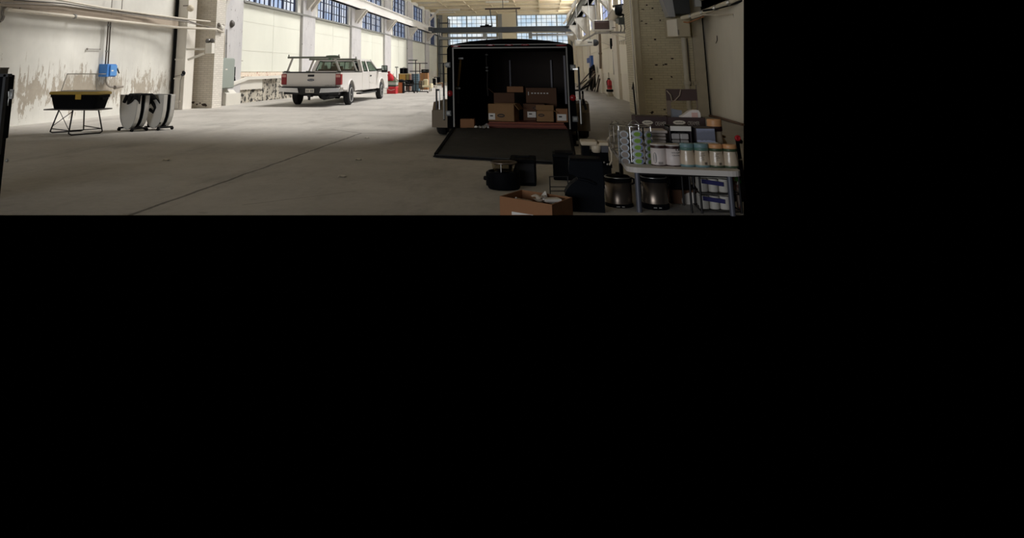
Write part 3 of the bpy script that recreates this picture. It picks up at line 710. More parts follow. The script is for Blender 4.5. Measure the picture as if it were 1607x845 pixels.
# storage tote
zt = ZT + .02
c = V((PY(91, 150, tc.y).x + PY(165, 150, tc.y).x) / 2, tc.y - .02, zt)
t = thing('storage_tote', 'black plastic storage tote with a yellow lid on the small rod-legged table', 'storage box', c, .1)
wt = (PY(163, 150, tc.y) - PY(93, 150, tc.y)).length; h = PY(128, 148, tc.y).z - zt
mb = MB()
prof = [(.86, 0), (.88, .02), (.985, h * .8), (1.02, h * .82), (1.02, h)]
def rr2(k, z, sx, sy, n=24, p=.25):
    out = []
    for i in range(n):
        th = 2 * math.pi * i / n; cx, sx_ = math.cos(th), math.sin(th)
        out.append(V(math.copysign(abs(cx) ** p, cx) * sx / 2 * k, math.copysign(abs(sx_) ** p, sx_) * sy / 2 * k, z))
    return out
def loft(mb, rings, cap=True):
    n = len(rings[0]); vs = [v for r in rings for v in r]
    mb.add(vs, [(j * n + i, j * n + (i + 1) % n, (j + 1) * n + (i + 1) % n, (j + 1) * n + i) for j in range(len(rings) - 1) for i in range(n)], True)
    if cap: mb.add(rings[0], [tuple(range(n))[::-1]]); mb.add(rings[-1], [tuple(range(n))])
    return mb
part('tub', loft(MB(), [rr2(k, z, wt, .56) for k, z in prof]), M_BLKMATTE, t, world=False)
part('lid', loft(MB(), [rr2(k, z, wt, .56) for k, z in ((1.0, h), (1.07, h), (1.08, h + .035), (1.04, h + .06), (.9, h + .065))]), mat('mustard_yellow_plastic', rgb(178, 150, 70), .5), t, world=False)
part('clasp', MB().box(.06, .19, -.31, -.285, h - .1, h + .01), mat('yellow_clasp', rgb(196, 158, 48), .5), t, bevel=.008, world=False)
for sx in (-1, 1): part('end_handle', MB().box(sx * wt * .5 - .03, sx * wt * .5 + .03, -.12, .12, h * .62, h * .8), M_BLKMATTE, t, bevel=.01, world=False)
zz = zt + h + .065
a, b, d_ = PY(105.5, 116, tc.y + .1), PY(147.5, 116.5, tc.y + .1), PY(153, 143, tc.y + .1)
t = thing('clear_bin', 'faint clear plastic bin standing upside down on the yellow tote lid', 'plastic bin', (c.x + .1, c.y, zz), .1)
hh = a.z - zz; wb = b.x - a.x
M_CLR = make_glass('clear_plastic', (.965, .96, .95, 1), .025, .2)
part('shell', loft(MB(), [rr2(k, z, wb, .4) for k, z in ((1.2, 0), (1.16, .03), (1.02, hh - .03), (.98, hh))]), M_CLR, t, world=False)
part('rim', MB().tube([V(x, y, .01) for x, y in ((-wb * .6, -.24), (wb * .6, -.24), (wb * .6, .24), (-wb * .6, .24))], .012, 6, True), mat('cloudy_plastic', rgb(206, 200, 190), .4), t, world=False)
for s_ in (-1, 1): part('corner_edge', MB().cyl((s_ * wb * .49, -.2, hh), (s_ * wb * .6, -.24, .02), .009, n=6), mat('cloudy_plastic', rgb(206, 200, 190), .4), t, world=False)
part('base_edge', MB().tube([V(x, y, hh) for x, y in ((-wb * .49, -.2), (wb * .49, -.2), (wb * .49, .2), (-wb * .49, .2))], .01, 6, True), MATS['cloudy_plastic'], t, world=False)
# ================================================================ FOLDED TABLES
M_TABLEW = mat('white_table_laminate', rgb(222, 219, 212), .45, 0, .03, 3)
M_TEDGE = mat('pale_table_edge', rgb(186, 186, 184), .5, 0, .03, 3)
def folded_table(loc, rz, h, label):
    """two drop leaves hanging either side of a slim black frame"""
    t = thing('folding_table', label, 'folding table', loc, rz, 'folded white tables by the wall')
    W_ = .33
    z0 = .06
    def leaf_poly(k):
        pts = [(-W_ * k, h), (W_ * k, h)]
        for i in range(13):
            a = math.pi * i / 12
            # D-shaped leaf: straight flanks, round bottom
            pts.append((W_ * k * (1 - .03 * i / 12) * math.cos(a) if True else 0, h * .98 - (h - z0) * (math.sin(a) ** .62)))
        return pts
    for s_ in (-1, 1):
        o = part('leaf', MB().prism(leaf_poly(1), lambda x, z, d: (x, d, z), s_ * .055, s_ * .15), M_TABLEW, t, bevel=.012, world=False)
        o2 = MB().tube([V(p[0], s_ * .157, p[1]) for p in leaf_poly(.985)], .008, 5, True).build('leaf_trim', M_TEDGE, o)
    part('centre_frame', MB().prism(leaf_poly(.93), lambda x, z, d: (x, d, z), -.045, .045).box(-.28, .28, -.05, .05, h - .05, h + .005), M_BLK, t, world=False)
    for x in (-W_ * .72, W_ * .72):
        f = part('foot_bar', MB().bar((x, -.2, .065), (x, .2, .065), .05, .04).bar((x * .6, 0, .09), (x, 0, .09), .05), M_BLKMET, t, world=False)
        for y in (-.19, .19):
            MB().cyl((x - .02, y, .035), (x + .02, y, .035), .035, n=12).build('castor', M_BLKMATTE, f)
    return t
f1, f2 = G(213, 206), G(250, 204.5)
ft1 = folded_table((-9.2, 14.3, 0), math.radians(-22), .80, 'folded white drop-leaf table nearest the small table, black jacket hung on it')
ft2 = folded_table((-8.79, 14.7, 0), math.radians(-22), .80, 'folded white drop-leaf table standing behind the one with the jacket')
# black jacket over the first table
fl = V(-9.2, 14.3, 0); ca, sa = math.cos(math.radians(-22)), math.sin(math.radians(-22))
def L2(x, y, z): return V(fl.x + x * ca - y * sa, fl.y + x * sa + y * ca, z)
def drape(u, v):
    x = -.02 + .46 * u + .03 * math.sin(9 * v)
    s_ = (v - .32) * 1.08                       # along the arc over the top
    hw = .17
    if abs(s_) < hw: y, z = s_, .83 + .01 * math.sin(14 * u)
    else:
        y = math.copysign(hw + (.02 if s_ < 0 else .02 + .22 * min(1, (s_ - hw) * 5)) + .015 * math.sin(13 * u + 5 * v), s_); z = .83 - (abs(s_) - hw) * (1.0 + .35 * math.sin(6 * u + 1))
    return L2(x, y, z)
t = thing('jacket', 'black jacket draped over the folded white table', 'jacket', fl)
mb = MB().grid(drape, 20, 30)
o = part('cloth', mb, mat('black_cloth', rgb(16, 16, 18), .95, 0, .2, 12), t); md = o.modifiers.new('solid', 'SOLIDIFY'); md.thickness = .02
for k, (dx, ln) in enumerate(((-.02, .16), (.14, .12))):
    o = part('sleeve', MB().tube([L2(dx, -.19, .8), L2(dx - .03, -.21, .8 - ln * .6), L2(dx - .07, -.21, .8 - ln)], .04, 8), MATS['black_cloth'], t)
o = part('hem_fold', MB().tube([L2(.2, .3, .66), L2(.26, .38, .5), L2(.2, .38, .4), L2(.08, .36, .46)], .04, 8), MATS['black_cloth'], t)
# ================================================================ BLACK CASE AT LEFT EDGE
p = PY(27.5, 117.5, 6.62)
t = thing('flight_case', 'tall black road case at the left picture edge with a steel latch', 'road case', (p.x - .6, 6.55, 0))
x1 = p.x; zt = p.z
zb = .14
part('body', MB().box(x1 - 1.2, x1 - .03, 6.5, 6.62, .62, zt), M_BLK, t, bevel=.01)
part('lower_body', MB().box(x1 - 1.2, x1 - .06, 6.47, 6.62, zcut(x1 - .1, 6.47), .62), M_BLKMATTE, t)
for x in (x1 - .03,): part('corner_edge', MB().box(x - .02, x + .012, 6.47, 6.52, .46, zt + .005), mat('black_edge_trim', rgb(34, 35, 38), .4), t)
part('top_edge', MB().box(x1 - 1.2, x1 + .01, 6.47, 6.53, zt - .02, zt + .012), MATS['black_edge_trim'], t)
q = PY(14, 148, 6.45)
l = part('latch', MB().tube([V(q.x, 6.46, q.z + .04), V(q.x + .03, 6.45, q.z + .03), V(q.x + .03, 6.45, q.z - .02), V(q.x - .01, 6.46, q.z - .03), V(q.x - .015, 6.46, q.z + .03)], .006, 6).box(q.x - .02, q.x + .02, 6.48, 6.5, q.z - .05, q.z + .05), M_ALU, t)
part('latch_chain', MB().tube([V(q.x + .005, 6.45, q.z - .03), V(q.x + .01, 6.44, q.z - .08), V(q.x + .002, 6.45, q.z - .12)], .005, 6), M_ALU, t)
q = PY(10, 252, 6.45); part('corner_ball', MB().ball((q.x, 6.46, q.z), .02), M_ALU, t)
q = PY(2, 300, 6.4); part('steel_band', MB().box(x1 - 1.2, x1 - .1, 6.455, 6.47, q.z - .012, q.z + .012), M_ALU, t)
q = PY(4, 113, 6.56)
t = thing('grey_box', 'small grey box on top of the tall black road case', 'box', (q.x - .1, 6.56, zt + .012))
part('body', MB().box(q.x - .25, q.x + .02, 6.5, 6.62, zt + .012, zt + .075), mat('grey_card', rgb(128, 124, 116), .8), t, bevel=.004)
part('lid', MB().box(q.x - .255, q.x + .024, 6.495, 6.625, zt + .062, zt + .08), mat('grey_card_lid', rgb(140, 136, 128), .8), t)
# ================================================================ PICKUP TRUCK
M_TW = mat('white_car_paint', rgb(222, 218, 214), .3, 0, .02, 2, coat=.4)
M_TBLK = mat('black_trim_plastic', rgb(22, 22, 24), .6, 0, .2, 10)
M_GLS = make_glass('tinted_car_glass', (.36, .44, .41, 1), .16)
M_TAIL = mat('red_lamp_lens', rgb(140, 20, 26), .3, 0, .15, 8)
M_TAILW = mat('pale_lamp_lens', rgb(206, 150, 140), .25, 0, .1, 8)
def arch(cy, r, n=14, z0=.42): return [(cy + r * math.cos(math.pi * i / n), z0 + r * math.sin(math.pi * i / n)) for i in range(n + 1)]
T = thing('pickup_truck', 'white extended-cab pickup truck with a ladder rack parked by the left wall', 'truck', (-8.74, 26.78, 0), math.radians(1.2))
AX = 5.1
fn = lambda y, z, x: (x, y, z)
def tp(name, mb, m, bevel=0, label=None, parent=None):
    o = mb.build(name, m, parent or T, None, bevel)
    if label: o['label'] = label
    return o
side = [(-1.58, .66), (-1.6, 1.28), (1.74, 1.3), (1.76, .56), (.62, .54)] + [(p[0], max(p[1], .54)) for p in arch(0, .57)] + [(-.6, .6)]
for s_ in (-1, 1):
    o = tp('bed_side', MB().prism(side, fn, s_ * 1.0, s_ * 1.17), M_TW, .02)
    MB().box(min(s_ * .98, s_ * 1.175), max(s_ * .98, s_ * 1.175), -1.6, 1.74, 1.28, 1.31).build('rail_cap', M_TBLK, o)
cabs = [(1.79, .54), (1.79, 1.3), (4.7, 1.33), (4.7, .54)]
fend = [(4.72, 1.33), (5.4, 1.3), (6.2, 1.22), (6.4, 1.08), (6.45, .62), (6.35, .5), (5.56, .5)] + [(p[0], max(p[1], .5)) for p in arch(AX, .53) if True] + [(4.72, .5)]
fend = [(4.72, 1.33), (5.4, 1.3), (6.2, 1.22), (6.4, 1.08), (6.45, .62), (6.35, .5)] + [(AX + .57 * math.cos(a), max(.5, .42 + .57 * math.sin(a))) for a in [math.pi * i / 14 for i in range(12)]] + [(4.72, .86)]
for s_ in (-1, 1):
    tp('front_fender', MB().prism(fend, fn, s_ * .98, s_ * 1.16), M_TW, .02)
    tp('wheel_arch_flare', MB().tube([(s_ * 1.175, .58 * math.cos(a), .42 + .58 * math.sin(a)) for a in [math.pi * (.06 + .88 * i / 14) for i in range(15)]], .035, 6), M_TW)
    tp('wheel_arch_flare', MB().tube([(s_ * 1.165, AX + .58 * math.cos(a), .42 + .58 * math.sin(a)) for a in [math.pi * (.06 + .88 * i / 14) for i in range(15)]], .035, 6), M_TW)
    rd = tp('rear_door', MB().prism([(1.79, .54), (1.79, 1.31), (2.86, 1.32), (2.86, .54)], fn, s_ * 1.0, s_ * 1.165), M_TW, .015)
    fd = tp('front_door', MB().prism([(2.88, .54), (2.88, 1.32), (4.7, 1.33), (4.7, .54)], fn, s_ * 1.0, s_ * 1.165), M_TW, .015)
    MB().box(s_ * 1.165 - .02, s_ * 1.165 + .02, 3.0, 3.22, 1.1, 1.16).build('door_handle', M_TBLK, fd)
    MB().box(s_ * 1.165 - .008, s_ * 1.165 + .012, 2.95, 4.65, .8, .86).build('side_moulding', M_TW, fd)
    mr = tp('side_mirror', MB().bar((s_ * 1.1, 4.45, 1.4), (s_ * 1.4, 4.35, 1.42), .08).bar((s_ * 1.1, 4.5, 1.33), (s_ * 1.4, 4.4, 1.34), .05).box(s_ * 1.5 - .14, s_ * 1.5 + .14, 4.3, 4.42, 1.27, 1.6), M_TBLK, .02)
    MB().box(s_ * 1.5 - .11, s_ * 1.5 + .11, 4.29, 4.3, 1.38, 1.57).build('mirror_glass', mat('mirror_glass', rgb(200, 214, 206), .08, .9), mr)
    tp('side_glass', MB().quad((s_ * 1.1, 2.0, 1.34), (s_ * 1.1, 2.84, 1.34), (s_ * .95, 2.78, 1.76), (s_ * .95, 2.14, 1.76)), M_GLS)
    tp('side_glass', MB().quad((s_ * 1.1, 2.96, 1.34), (s_ * 1.1, 4.62, 1.34), (s_ * .95, 3.8, 1.76), (s_ * .95, 2.9, 1.76)), M_GLS)
    tp('cab_pillar', MB().bar((s_ * 1.1, 1.86, 1.3), (s_ * .93, 2.04, 1.8), .16, .12, (0, 1, 0)), M_TW, .02)
    tp('cab_pillar', MB().bar((s_ * 1.1, 2.9, 1.3), (s_ * .95, 2.84, 1.8), .07, .13, (0, 1, 0)), M_TW, .01)
    tp('cab_pillar', MB().bar((s_ * 1.1, 4.75, 1.3), (s_ * .94, 3.85, 1.82), .09, .1, (0, 1, 0)), M_TW, .01)
    z_ = [(-1.62, .82), (-1.62, 1.22), (-1.4, 1.22), (-1.4, .82)]
    tl_ = tp('tail_lamp', MB().box(min(s_ * .98, s_ * 1.2), max(s_ * .98, s_ * 1.2), -1.65, -1.42, .82, 1.22), M_TAIL, .02)
    MB().box(min(s_ * 1.0, s_ * 1.17), max(s_ * 1.0, s_ * 1.17), -1.66, -1.645, 1.1, 1.19).build('reverse_lens', M_TAILW, tl_)
    tp('bumper_end', MB().prism([(s_ * .42, .52), (s_ * .46, .69), (s_ * 1.2, .71), (s_ * 1.19, .56)], lambda x, z, y: (x, y, z), -1.86, -1.6), M_CHROME, .02, 'chrome bumper end')
    tp('bumper_side', MB().box(min(s_ * 1.08, s_ * 1.2), max(s_ * 1.08, s_ * 1.2), -1.84, -1.3, .56, .72), M_CHROME, .02, 'chrome')
tp('bed_floor', MB().box(-1.0, 1.0, -1.55, 1.75, .8, .86).box(-1.0, 1.0, 1.7, 1.77, .8, 1.3), M_TW)
o = tp('tailgate', MB().box(-.985, .985, -1.64, -1.56, .74, 1.27), M_TW, .02)
MB().box(-1.0, 1.0, -1.65, -1.54, 1.26, 1.3).build('tailgate_cap', M_TBLK, o)
MB().box(-.13, .13, -1.66, -1.63, 1.12, 1.2).build('tailgate_handle', M_TBLK, o, None, .015)
em = MB().use(mat('dark_blue_badge', rgb(34, 44, 72), .3)); em.prism([(.14 * math.cos(a), .995 + .045 * math.sin(a)) for a in [2 * math.pi * i / 24 for i in range(24)]], lambda x, z, y: (x, y, z), -1.66, -1.64)
em.use(M_CHROME); em.tube([V(.14 * math.cos(a), -1.66, .995 + .045 * math.sin(a)) for a in [2 * math.pi * i / 24 for i in range(24)]], .007, 5, True)
em.text('Ford', .085, (0, -1.668, .995), (1, 0, 0), (0, 0, 1))
em.build('oval_badge', None, o)
MB().text('SUPER DUTY', .07, (.76, -1.645, .79), (1, 0, 0), (0, 0, 1)).build('lettering', mat('badge_grey', rgb(120, 118, 116), .4), o)
tp('bumper_centre', MB().box(-1.15, 1.15, -1.78, -1.58, .68, .75).box(-.46, .46, -1.74, -1.55, .47, .7).box(-1.1, 1.1, -1.6, -1.4, .45, .6), M_TBLK, .01)
p_ = MB().use(M_PAPER); p_.box(-.17, .17, -1.77, -1.745, .52, .67); p_.use(mat('plate_print', rgb(110, 112, 118), .6))
for i in range(7):
    x = -.14 + .043 * i
    if i != 3: p_.box(x, x + .022, -1.775, -1.77, .55, .63)
tp('number_plate', p_, None)
tp('tow_hitch', MB().box(-.06, .06, -1.85, -1.5, .36, .46).cyl((0, -1.8, .25), (0, -1.8, .38), .05), M_TBLK)
tp('rear_axle', MB().cyl((-.95, 0, .4), (.95, 0, .4), .07).ball((0, 0, .4), .2), M_TBLK)
tp('frame_rail', MB().box(-.5, .5, -1.4, 6.0, .42, .58), M_TBLK)
tp('exhaust_pipe', MB().cyl((.62, -1.3, .36), (.62, 1.2, .36), .05).cyl((.35, -1.0, .34), (.35, .2, .34), .12), M_TBLK)
tp('front_axle', MB().cyl((-.95, AX, .4), (.95, AX, .4), .07), M_TBLK)
tp('running_board', MB().box(.95, 1.14, 1.6, 4.3, .36, .42).box(-1.14, -.95, 1.6, 4.3, .36, .42), M_TBLK)
tp('cab_floor', MB().box(-1.0, 1.0, 1.8, 4.7, .5, .95).box(-1.0, 1.0, 1.8, 1.86, .5, 1.33), M_TW)
tp('bonnet', MB().prism([(4.6, .6), (4.6, 1.34), (5.4, 1.34), (6.2, 1.26), (6.43, 1.1), (6.45, .55)], fn, -1.0, 1.0), M_TW, .03)
tp('front_bumper', MB().box(-1.15, 1.15, 6.4, 6.58, .45, .68), M_CHROME, .03, 'chrome front bumper')
tp('roof', loft(MB(), [[V(x * k, y, z) for x, y in [(a_ * .98, b_) for a_, b_ in ((-1, 2.0), (-.98, 1.98), (-.5, 1.96), (0, 1.95), (.5, 1.96), (.98, 1.98), (1, 2.0), (1, 3.9), (.97, 3.98), (.5, 4.05), (0, 4.07), (-.5, 4.05), (-.97, 3.98), (-1, 3.9))]] for k, z in ((.97, 1.76), (1.0, 1.79), (.97, 1.83), (.8, 1.865), (.4, 1.88))]), M_TW)
tp('rear_glass', MB().quad((-.96, 1.87, 1.35), (.96, 1.87, 1.35), (.82, 2.0, 1.76), (-.82, 2.0, 1.76)), M_GLS)
tp('rear_glass_frame', MB().tube([V(-.97, 1.86, 1.34), V(.97, 1.86, 1.34), V(.83, 1.99, 1.77), V(-.83, 1.99, 1.77)], .022, 6, True).bar((-.32, 1.865, 1.35), (-.3, 1.99, 1.76), .02).bar((.32, 1.865, 1.35), (.3, 1.99, 1.76), .02).box(-.8, .8, 1.99, 2.02, 1.72, 1.78), M_TBLK)
tp('windscreen', MB().quad((-1.04, 4.72, 1.36), (1.04, 4.72, 1.36), (.9, 3.92, 1.78), (-.9, 3.92, 1.78)), M_GLS)
for x in (-.5, .5):
    st = tp('seat', MB().box(x - .28, x + .28, 3.2, 3.4, .95, 1.56), M_BLKMATTE, .05)
    MB().box(x - .16, x + .16, 3.18, 3.3, 1.57, 1.7).build('headrest', M_BLKMATTE, st, None, .04)
tp('rear_seat', MB().box(-.95, .95, 2.0, 2.2, .95, 1.42), M_BLKMATTE, .04)
tp('dashboard', MB().box(-1.0, 1.0, 4.3, 4.65, .95, 1.36), M_BLKMATTE, .03)
def wheel(x, y, s_):
    w = .25; xo = s_ * x; xi = s_ * (x - w)
    o = MB().lathe([(.27, 0), (.36, 0), (.395, .04), (.405, .08), (.405, .17), (.395, .21), (.36, .25), (.27, .25)], (xi, y, .405), 28, (s_, 0, 0)).build('tyre', M_RUB, T)
    tr = MB()
    for i in range(28):
        a = 2 * math.pi * i / 28
        for k in (.04, .13): tr.obox((xi + s_ * (k + .035), y + .405 * math.cos(a + k), .405 + .405 * math.sin(a + k)), (.045, 0, 0), (0, .016 * -math.sin(a + k), .016 * math.cos(a + k)), (0, .007 * math.cos(a + k), .007 * math.sin(a + k)))
    tr.build('tread', M_RUB, o)
    r_ = MB().lathe([(.26, .16), (.285, .25), (.27, .262), (.255, .225), (.24, .19), (0, .19)], (xi, y, .405), 24, (s_, 0, 0))
    r_.lathe([(.07, .19), (.06, .245), (0, .255)], (xi, y, .405), 12, (s_, 0, 0))
    for i in range(8):
        a = 2 * math.pi * i / 8
        r_.bar((xi + s_ * .225, y + .06 * math.cos(a), .405 + .06 * math.sin(a)), (xi + s_ * .235, y + .25 * math.cos(a), .405 + .25 * math.sin(a)), .06, .03, (1, 0, 0))
    r_.build('rim', mat('bright_wheel_rim', rgb(212, 210, 206), .35, .3, .05, 6), o)
for y in (0, AX):
    for s_ in (-1, 1):
        wheel(1.19, y, s_)
        tp('wheel_well', MB().prism([(y - .6, .5)] + [(y + .6 * math.cos(a), .42 + .6 * math.sin(a)) for a in [math.pi - math.pi * i / 12 for i in range(13)]] + [(y + .6, .5)], fn, s_ * .86, s_ * .9), M_TBLK)
# cab and bonnet drawn out to the long wheelbase
for ch in list(T.children) + [g for c_ in T.children for g in c_.children]:
    vs = ch.data.vertices
    if ch.name.split('.')[0] in ('tyre', 'tread', 'rim'):
        if sum(v.co.y for v in vs) / len(vs) > 2:
            for v in vs: v.co.y += .817
    else:
        for v in vs:
            if v.co.y > .8: v.co.y = .8 + (v.co.y - .8) * 1.19
# ladder rack: two hoops standing on the bed rails
M_RACK = mat('olive_grey_steel', rgb(104, 108, 96), .45, .3, .08, 6)
M_RACKL = mat('bare_rack_leg', rgb(172, 170, 162), .4, .4, .08, 6)
for y, zt_ in ((-1.35, 1.86), (1.35, 1.83)):
    MB().box(-1.06, 1.06, y - .045, y + .045, zt_ - .04, zt_ + .035).build('rack_cross_bar', M_RACK, T, None, .01)
    for s_ in (-1, 1):
        MB().bar((s_ * 1.07, y + .02, 1.31), (s_ * .86, y, zt_ - .03), .075, .06, (0, 1, 0)).build('rack_leg', M_RACKL, T, None, .01)
        MB().box(s_ * 1.08 - .08, s_ * 1.08 + .08, y - .12, y + .12, 1.31, 1.335).build('rack_foot', M_RACK, T)
        MB().bar((s_ * 1.02, y, zt_), (s_ * 1.02, y, zt_ + .11), .035).build('rack_end_stop', M_RACK, T)
mb = MB().tube([V(.5, -1.33, 1.905), V(.62, -1.35, 1.915), V(.85, -1.35, 1.918), V(1.0, -1.36, 1.905)], .022, 8).box(.62, .72, -1.42, -1.28, 1.76, 1.84)
o = mb.build('strap_roll', mat('green_strap', rgb(92, 116, 92), .8), T); o['label'] = 'greenish strap roll on the rear cross bar'
# ================================================================ CLUTTER BEYOND THE TRUCK
def at(px, py): return G(px, py)
def boxpx(px0, px1, ytop, ybot, depth, base=None):
    """box whose front face spans these picture limits, resting on the floor (or at height base)"""
    g = G((px0 + px1) / 2, ybot) if base is None else None
    Y = g.y if g else base
    a, b = PY(px0, ytop, Y), PY(px1, ybot, Y)
    return (a.x, b.x, Y, Y + depth, max(0, b.z), a.z)
YB = at(618, 147).y
# red cooler with trays on top
a = boxpx(607, 621, 137.5, 147.5, .7)
t = thing('cooler', 'red cooler box on the floor just beyond the front of the truck', 'cooler', ((a[0] + a[1]) / 2, a[2] + .35, 0))
Yq = a[2]
part('body', MB().box(*a[:4], 0, a[5]), M_RED, t, bevel=.02)
part('lid', MB().box(a[0] - .02, a[1] + .02, a[2] - .02, a[3] + .02, a[5], a[5] + .06), mat('pale_red_lid', rgb(206, 60, 72), .5), t, bevel=.015)
part('handle', MB().tube([V(a[0] + .05, a[2] - .03, a[5] - .1), V((a[0] + a[1]) / 2, a[2] - .06, a[5] - .16), V(a[1] - .05, a[2] - .03, a[5] - .1)], .012, 6), M_PAPER, t)
z1 = a[5] + .06; zA = PY(614, 133.6, Yq).z; zB = PY(614, 129, Yq).z
t = thing('tray', 'dark green tray between the red cooler and the grey bin', 'tray', ((a[0] + a[1]) / 2, Yq + .35, z1))
part('base', MB().box(a[0], a[1], Yq, Yq + .65, z1, zA), mat('dark_green_plastic', rgb(44, 66, 58), .5), t, bevel=.01)
part('rim', MB().box(a[0] - .02, a[1] + .02, Yq - .02, Yq + .67, zA - .03, zA), mat('green_rim', rgb(54, 80, 68), .5), t)
t = thing('bin', 'grey bin with a green lid on top of the red cooler', 'bin', ((a[0] + a[1]) / 2, Yq + .35, zA))
part('tub', MB().box(a[0] - .02, a[1] + .02, Yq, Yq + .66, zA, zB), mat('light_grey_plastic', rgb(178, 176, 170), .5), t, bevel=.015)
part('lid', MB().box(a[0] - .04, a[1] + .04, Yq - .03, Yq + .68, zB, zB + .06), mat('sage_plastic', rgb(108, 130, 104), .5), t, bevel=.01)
zL = zB + .06
q0, q1 = PY(606.5, 126, Yq + .3), PY(617, 113, Yq + .3)
cx = (q0.x + q1.x) / 2; hh = q1.z - zL
t = thing('red_sack', 'red cloth sack tied at the neck on the grey bin', 'sack', (cx, Yq + .3, zL))
part('bag', MB().lathe([(0, 0), (.2, .0), (.25, .1), (.24, hh * .35), (.17, hh * .65), (.07, hh * .85), (.04, hh * .92)], (cx, Yq + .3, zL), 16), mat('red_cloth', rgb(190, 30, 44), .85, 0, .25, 9), t)
part('neck_knot', MB().ball((cx - .05, Yq + .3, zL + hh * .95), .09, .09, .08), mat('dark_red_cloth', rgb(140, 20, 32), .85), t)
part('tie', MB().lathe([(.06, 0), (.07, .02), (.06, .04)], (cx, Yq + .3, zL + hh * .84), 10), M_PAPER, t)
q = PY(617.5, 124, Yq + .45)
t = thing('white_cloth', 'peaked white cloth heap behind the red sack', 'cloth', (q.x, Yq + .55, zL))
part('heap', MB().lathe([(0, 0), (.22, 0), (.2, .08), (.12, .25), (.04, .42), (0, .45)], (q.x - .02, Yq + .5, zL), 14, sx=1, sy=.6), mat('white_cloth', rgb(222, 216, 204), .9), t)
part('trailing_fold', MB().tube([V(q.x, Yq + .45, zL + .3), V(q.x + .2, Yq + .4, zL + .12), V(q.x + .3, Yq + .38, zL + .05)], .05, 8), MATS['white_cloth'], t)
# orange cabinet
a = boxpx(624.5, 631.5, 129.5, 146.5, .5)
t = thing('cabinet', 'orange-brown wooden cabinet right of the red cooler', 'cabinet', ((a[0] + a[1]) / 2, a[2] + .25, 0))
part('carcass', MB().box(*a[:4], 0, a[5]), mat('orange_wood', rgb(172, 98, 58), .6, 0, .15, 6), t, bevel=.01)
part('door', MB().box(a[0] + .03, a[1] - .03, a[2] - .02, a[2], .06, a[5] - .04), mat('orange_wood_door', rgb(186, 108, 66), .55), t, bevel=.005)
part('side_post', MB().box(a[1], a[1] + .05, a[2], a[3], 0, a[5]), M_BLKMATTE, t)
zc_ = a[5]
q = PY(626, 126, a[2] + .2)
t = thing('dark_blanket', 'black blanket slumped over the orange cabinet and grey bin', 'blanket', (q.x, a[2] + .2, zc_))
part('cloth', MB().grid(lambda u, v: V(a[0] - .28 + u * .95, a[2] - .02 + v * .5, zc_ + .03 + .17 * math.sin(math.pi * min(1, u * 1.3)) * math.sin(math.pi * v) ** .5 + .03 * math.sin(9 * u + 4 * v)), 16, 8), MATS['black_cloth'], t)
part('fold', MB().tube([V(a[0] - .25, a[2] + .05, zc_ + .06), V(a[0] + .2, a[2], zc_ + .12), V(a[1] + .3, a[2] + .02, zc_ + .04)], .05, 8), MATS['black_cloth'], t)
# pole lamp
g = at(622.5, 145.3); zt_ = PY(622.5, 106.5, g.y).z
t = thing('stand', 'thin grey stand with a flat head between the cooler and the cabinet', 'stand', g)
part('pole', MB().cyl((g.x, g.y, .03), (g.x, g.y, zt_), .028, n=8), M_MIDST, t); part('head', MB().box(g.x - .1, g.x + .1, g.y - .08, g.y + .08, zt_, zt_ + .07), M_MIDST, t); part('base', MB().cyl((g.x, g.y, 0), (g.x, g.y, .03), .16, n=14), M_BLKMATTE, t)
# yellow drawer cabinet with a black case on top
g = at(635, 142); Y2 = g.y
a = boxpx(625.5, 643, 115.5, 142, .6, Y2)
t = thing('shelf_unit', 'brown-framed shelf unit with yellow panels under the larger black case', 'shelf', ((a[0] + a[1]) / 2, Y2 + .3, 0))
zmid = PY(635, 127.5, Y2).z
part('frame', MB().box(a[0], a[1], Y2, Y2 + .6, a[5] - .06, a[5]).box(a[0], a[1], Y2, Y2 + .6, zmid - .05, zmid), mat('pale_wood', rgb(188, 168, 128), .7), t)
for x in (a[0], a[0] + (a[1] - a[0]) * .62, a[1] - .06): part('post', MB().box(x, x + .06, Y2 + .01, Y2 + .59, 0, a[5] - .06), mat('dark_wood', rgb(96, 56, 40), .6), t)
part('panel', MB().box(a[0] + .06, a[0] + (a[1] - a[0]) * .62, Y2 + .03, Y2 + .1, zmid, a[5] - .06), mat('ochre_panel', rgb(178, 138, 62), .7, 0, .3, 14), t)
part('panel', MB().box(a[0] + (a[1] - a[0]) * .62 + .06, a[1] - .06, Y2 + .03, Y2 + .1, zmid, a[5] - .06), mat('olive_panel', rgb(128, 122, 70), .7), t)
b = boxpx(627.3, 638.7, 107, 115.4, .5, Y2 + .04)
t = thing('black_case', 'black case on top of the yellow-panelled shelf unit', 'case', ((b[0] + b[1]) / 2, Y2 + .3, a[5]))
part('body', MB().box(b[0], b[1], Y2 + .04, Y2 + .5, a[5], b[5]), M_BLK, t, bevel=.03); part('handle', MB().tube([V(b[0] + .15, Y2 + .27, b[5]), V(b[0] + .2, Y2 + .27, b[5] + .05), V(b[1] - .2, Y2 + .27, b[5] + .05), V(b[1] - .15, Y2 + .27, b[5])], .014, 6), M_BLKMATTE, t)
part('lid_line', MB().box((b[0] + b[1]) / 2 - .015, (b[0] + b[1]) / 2 + .015, Y2 + .025, Y2 + .04, a[5] + .03, b[5] - .03), M_GREYST, t)
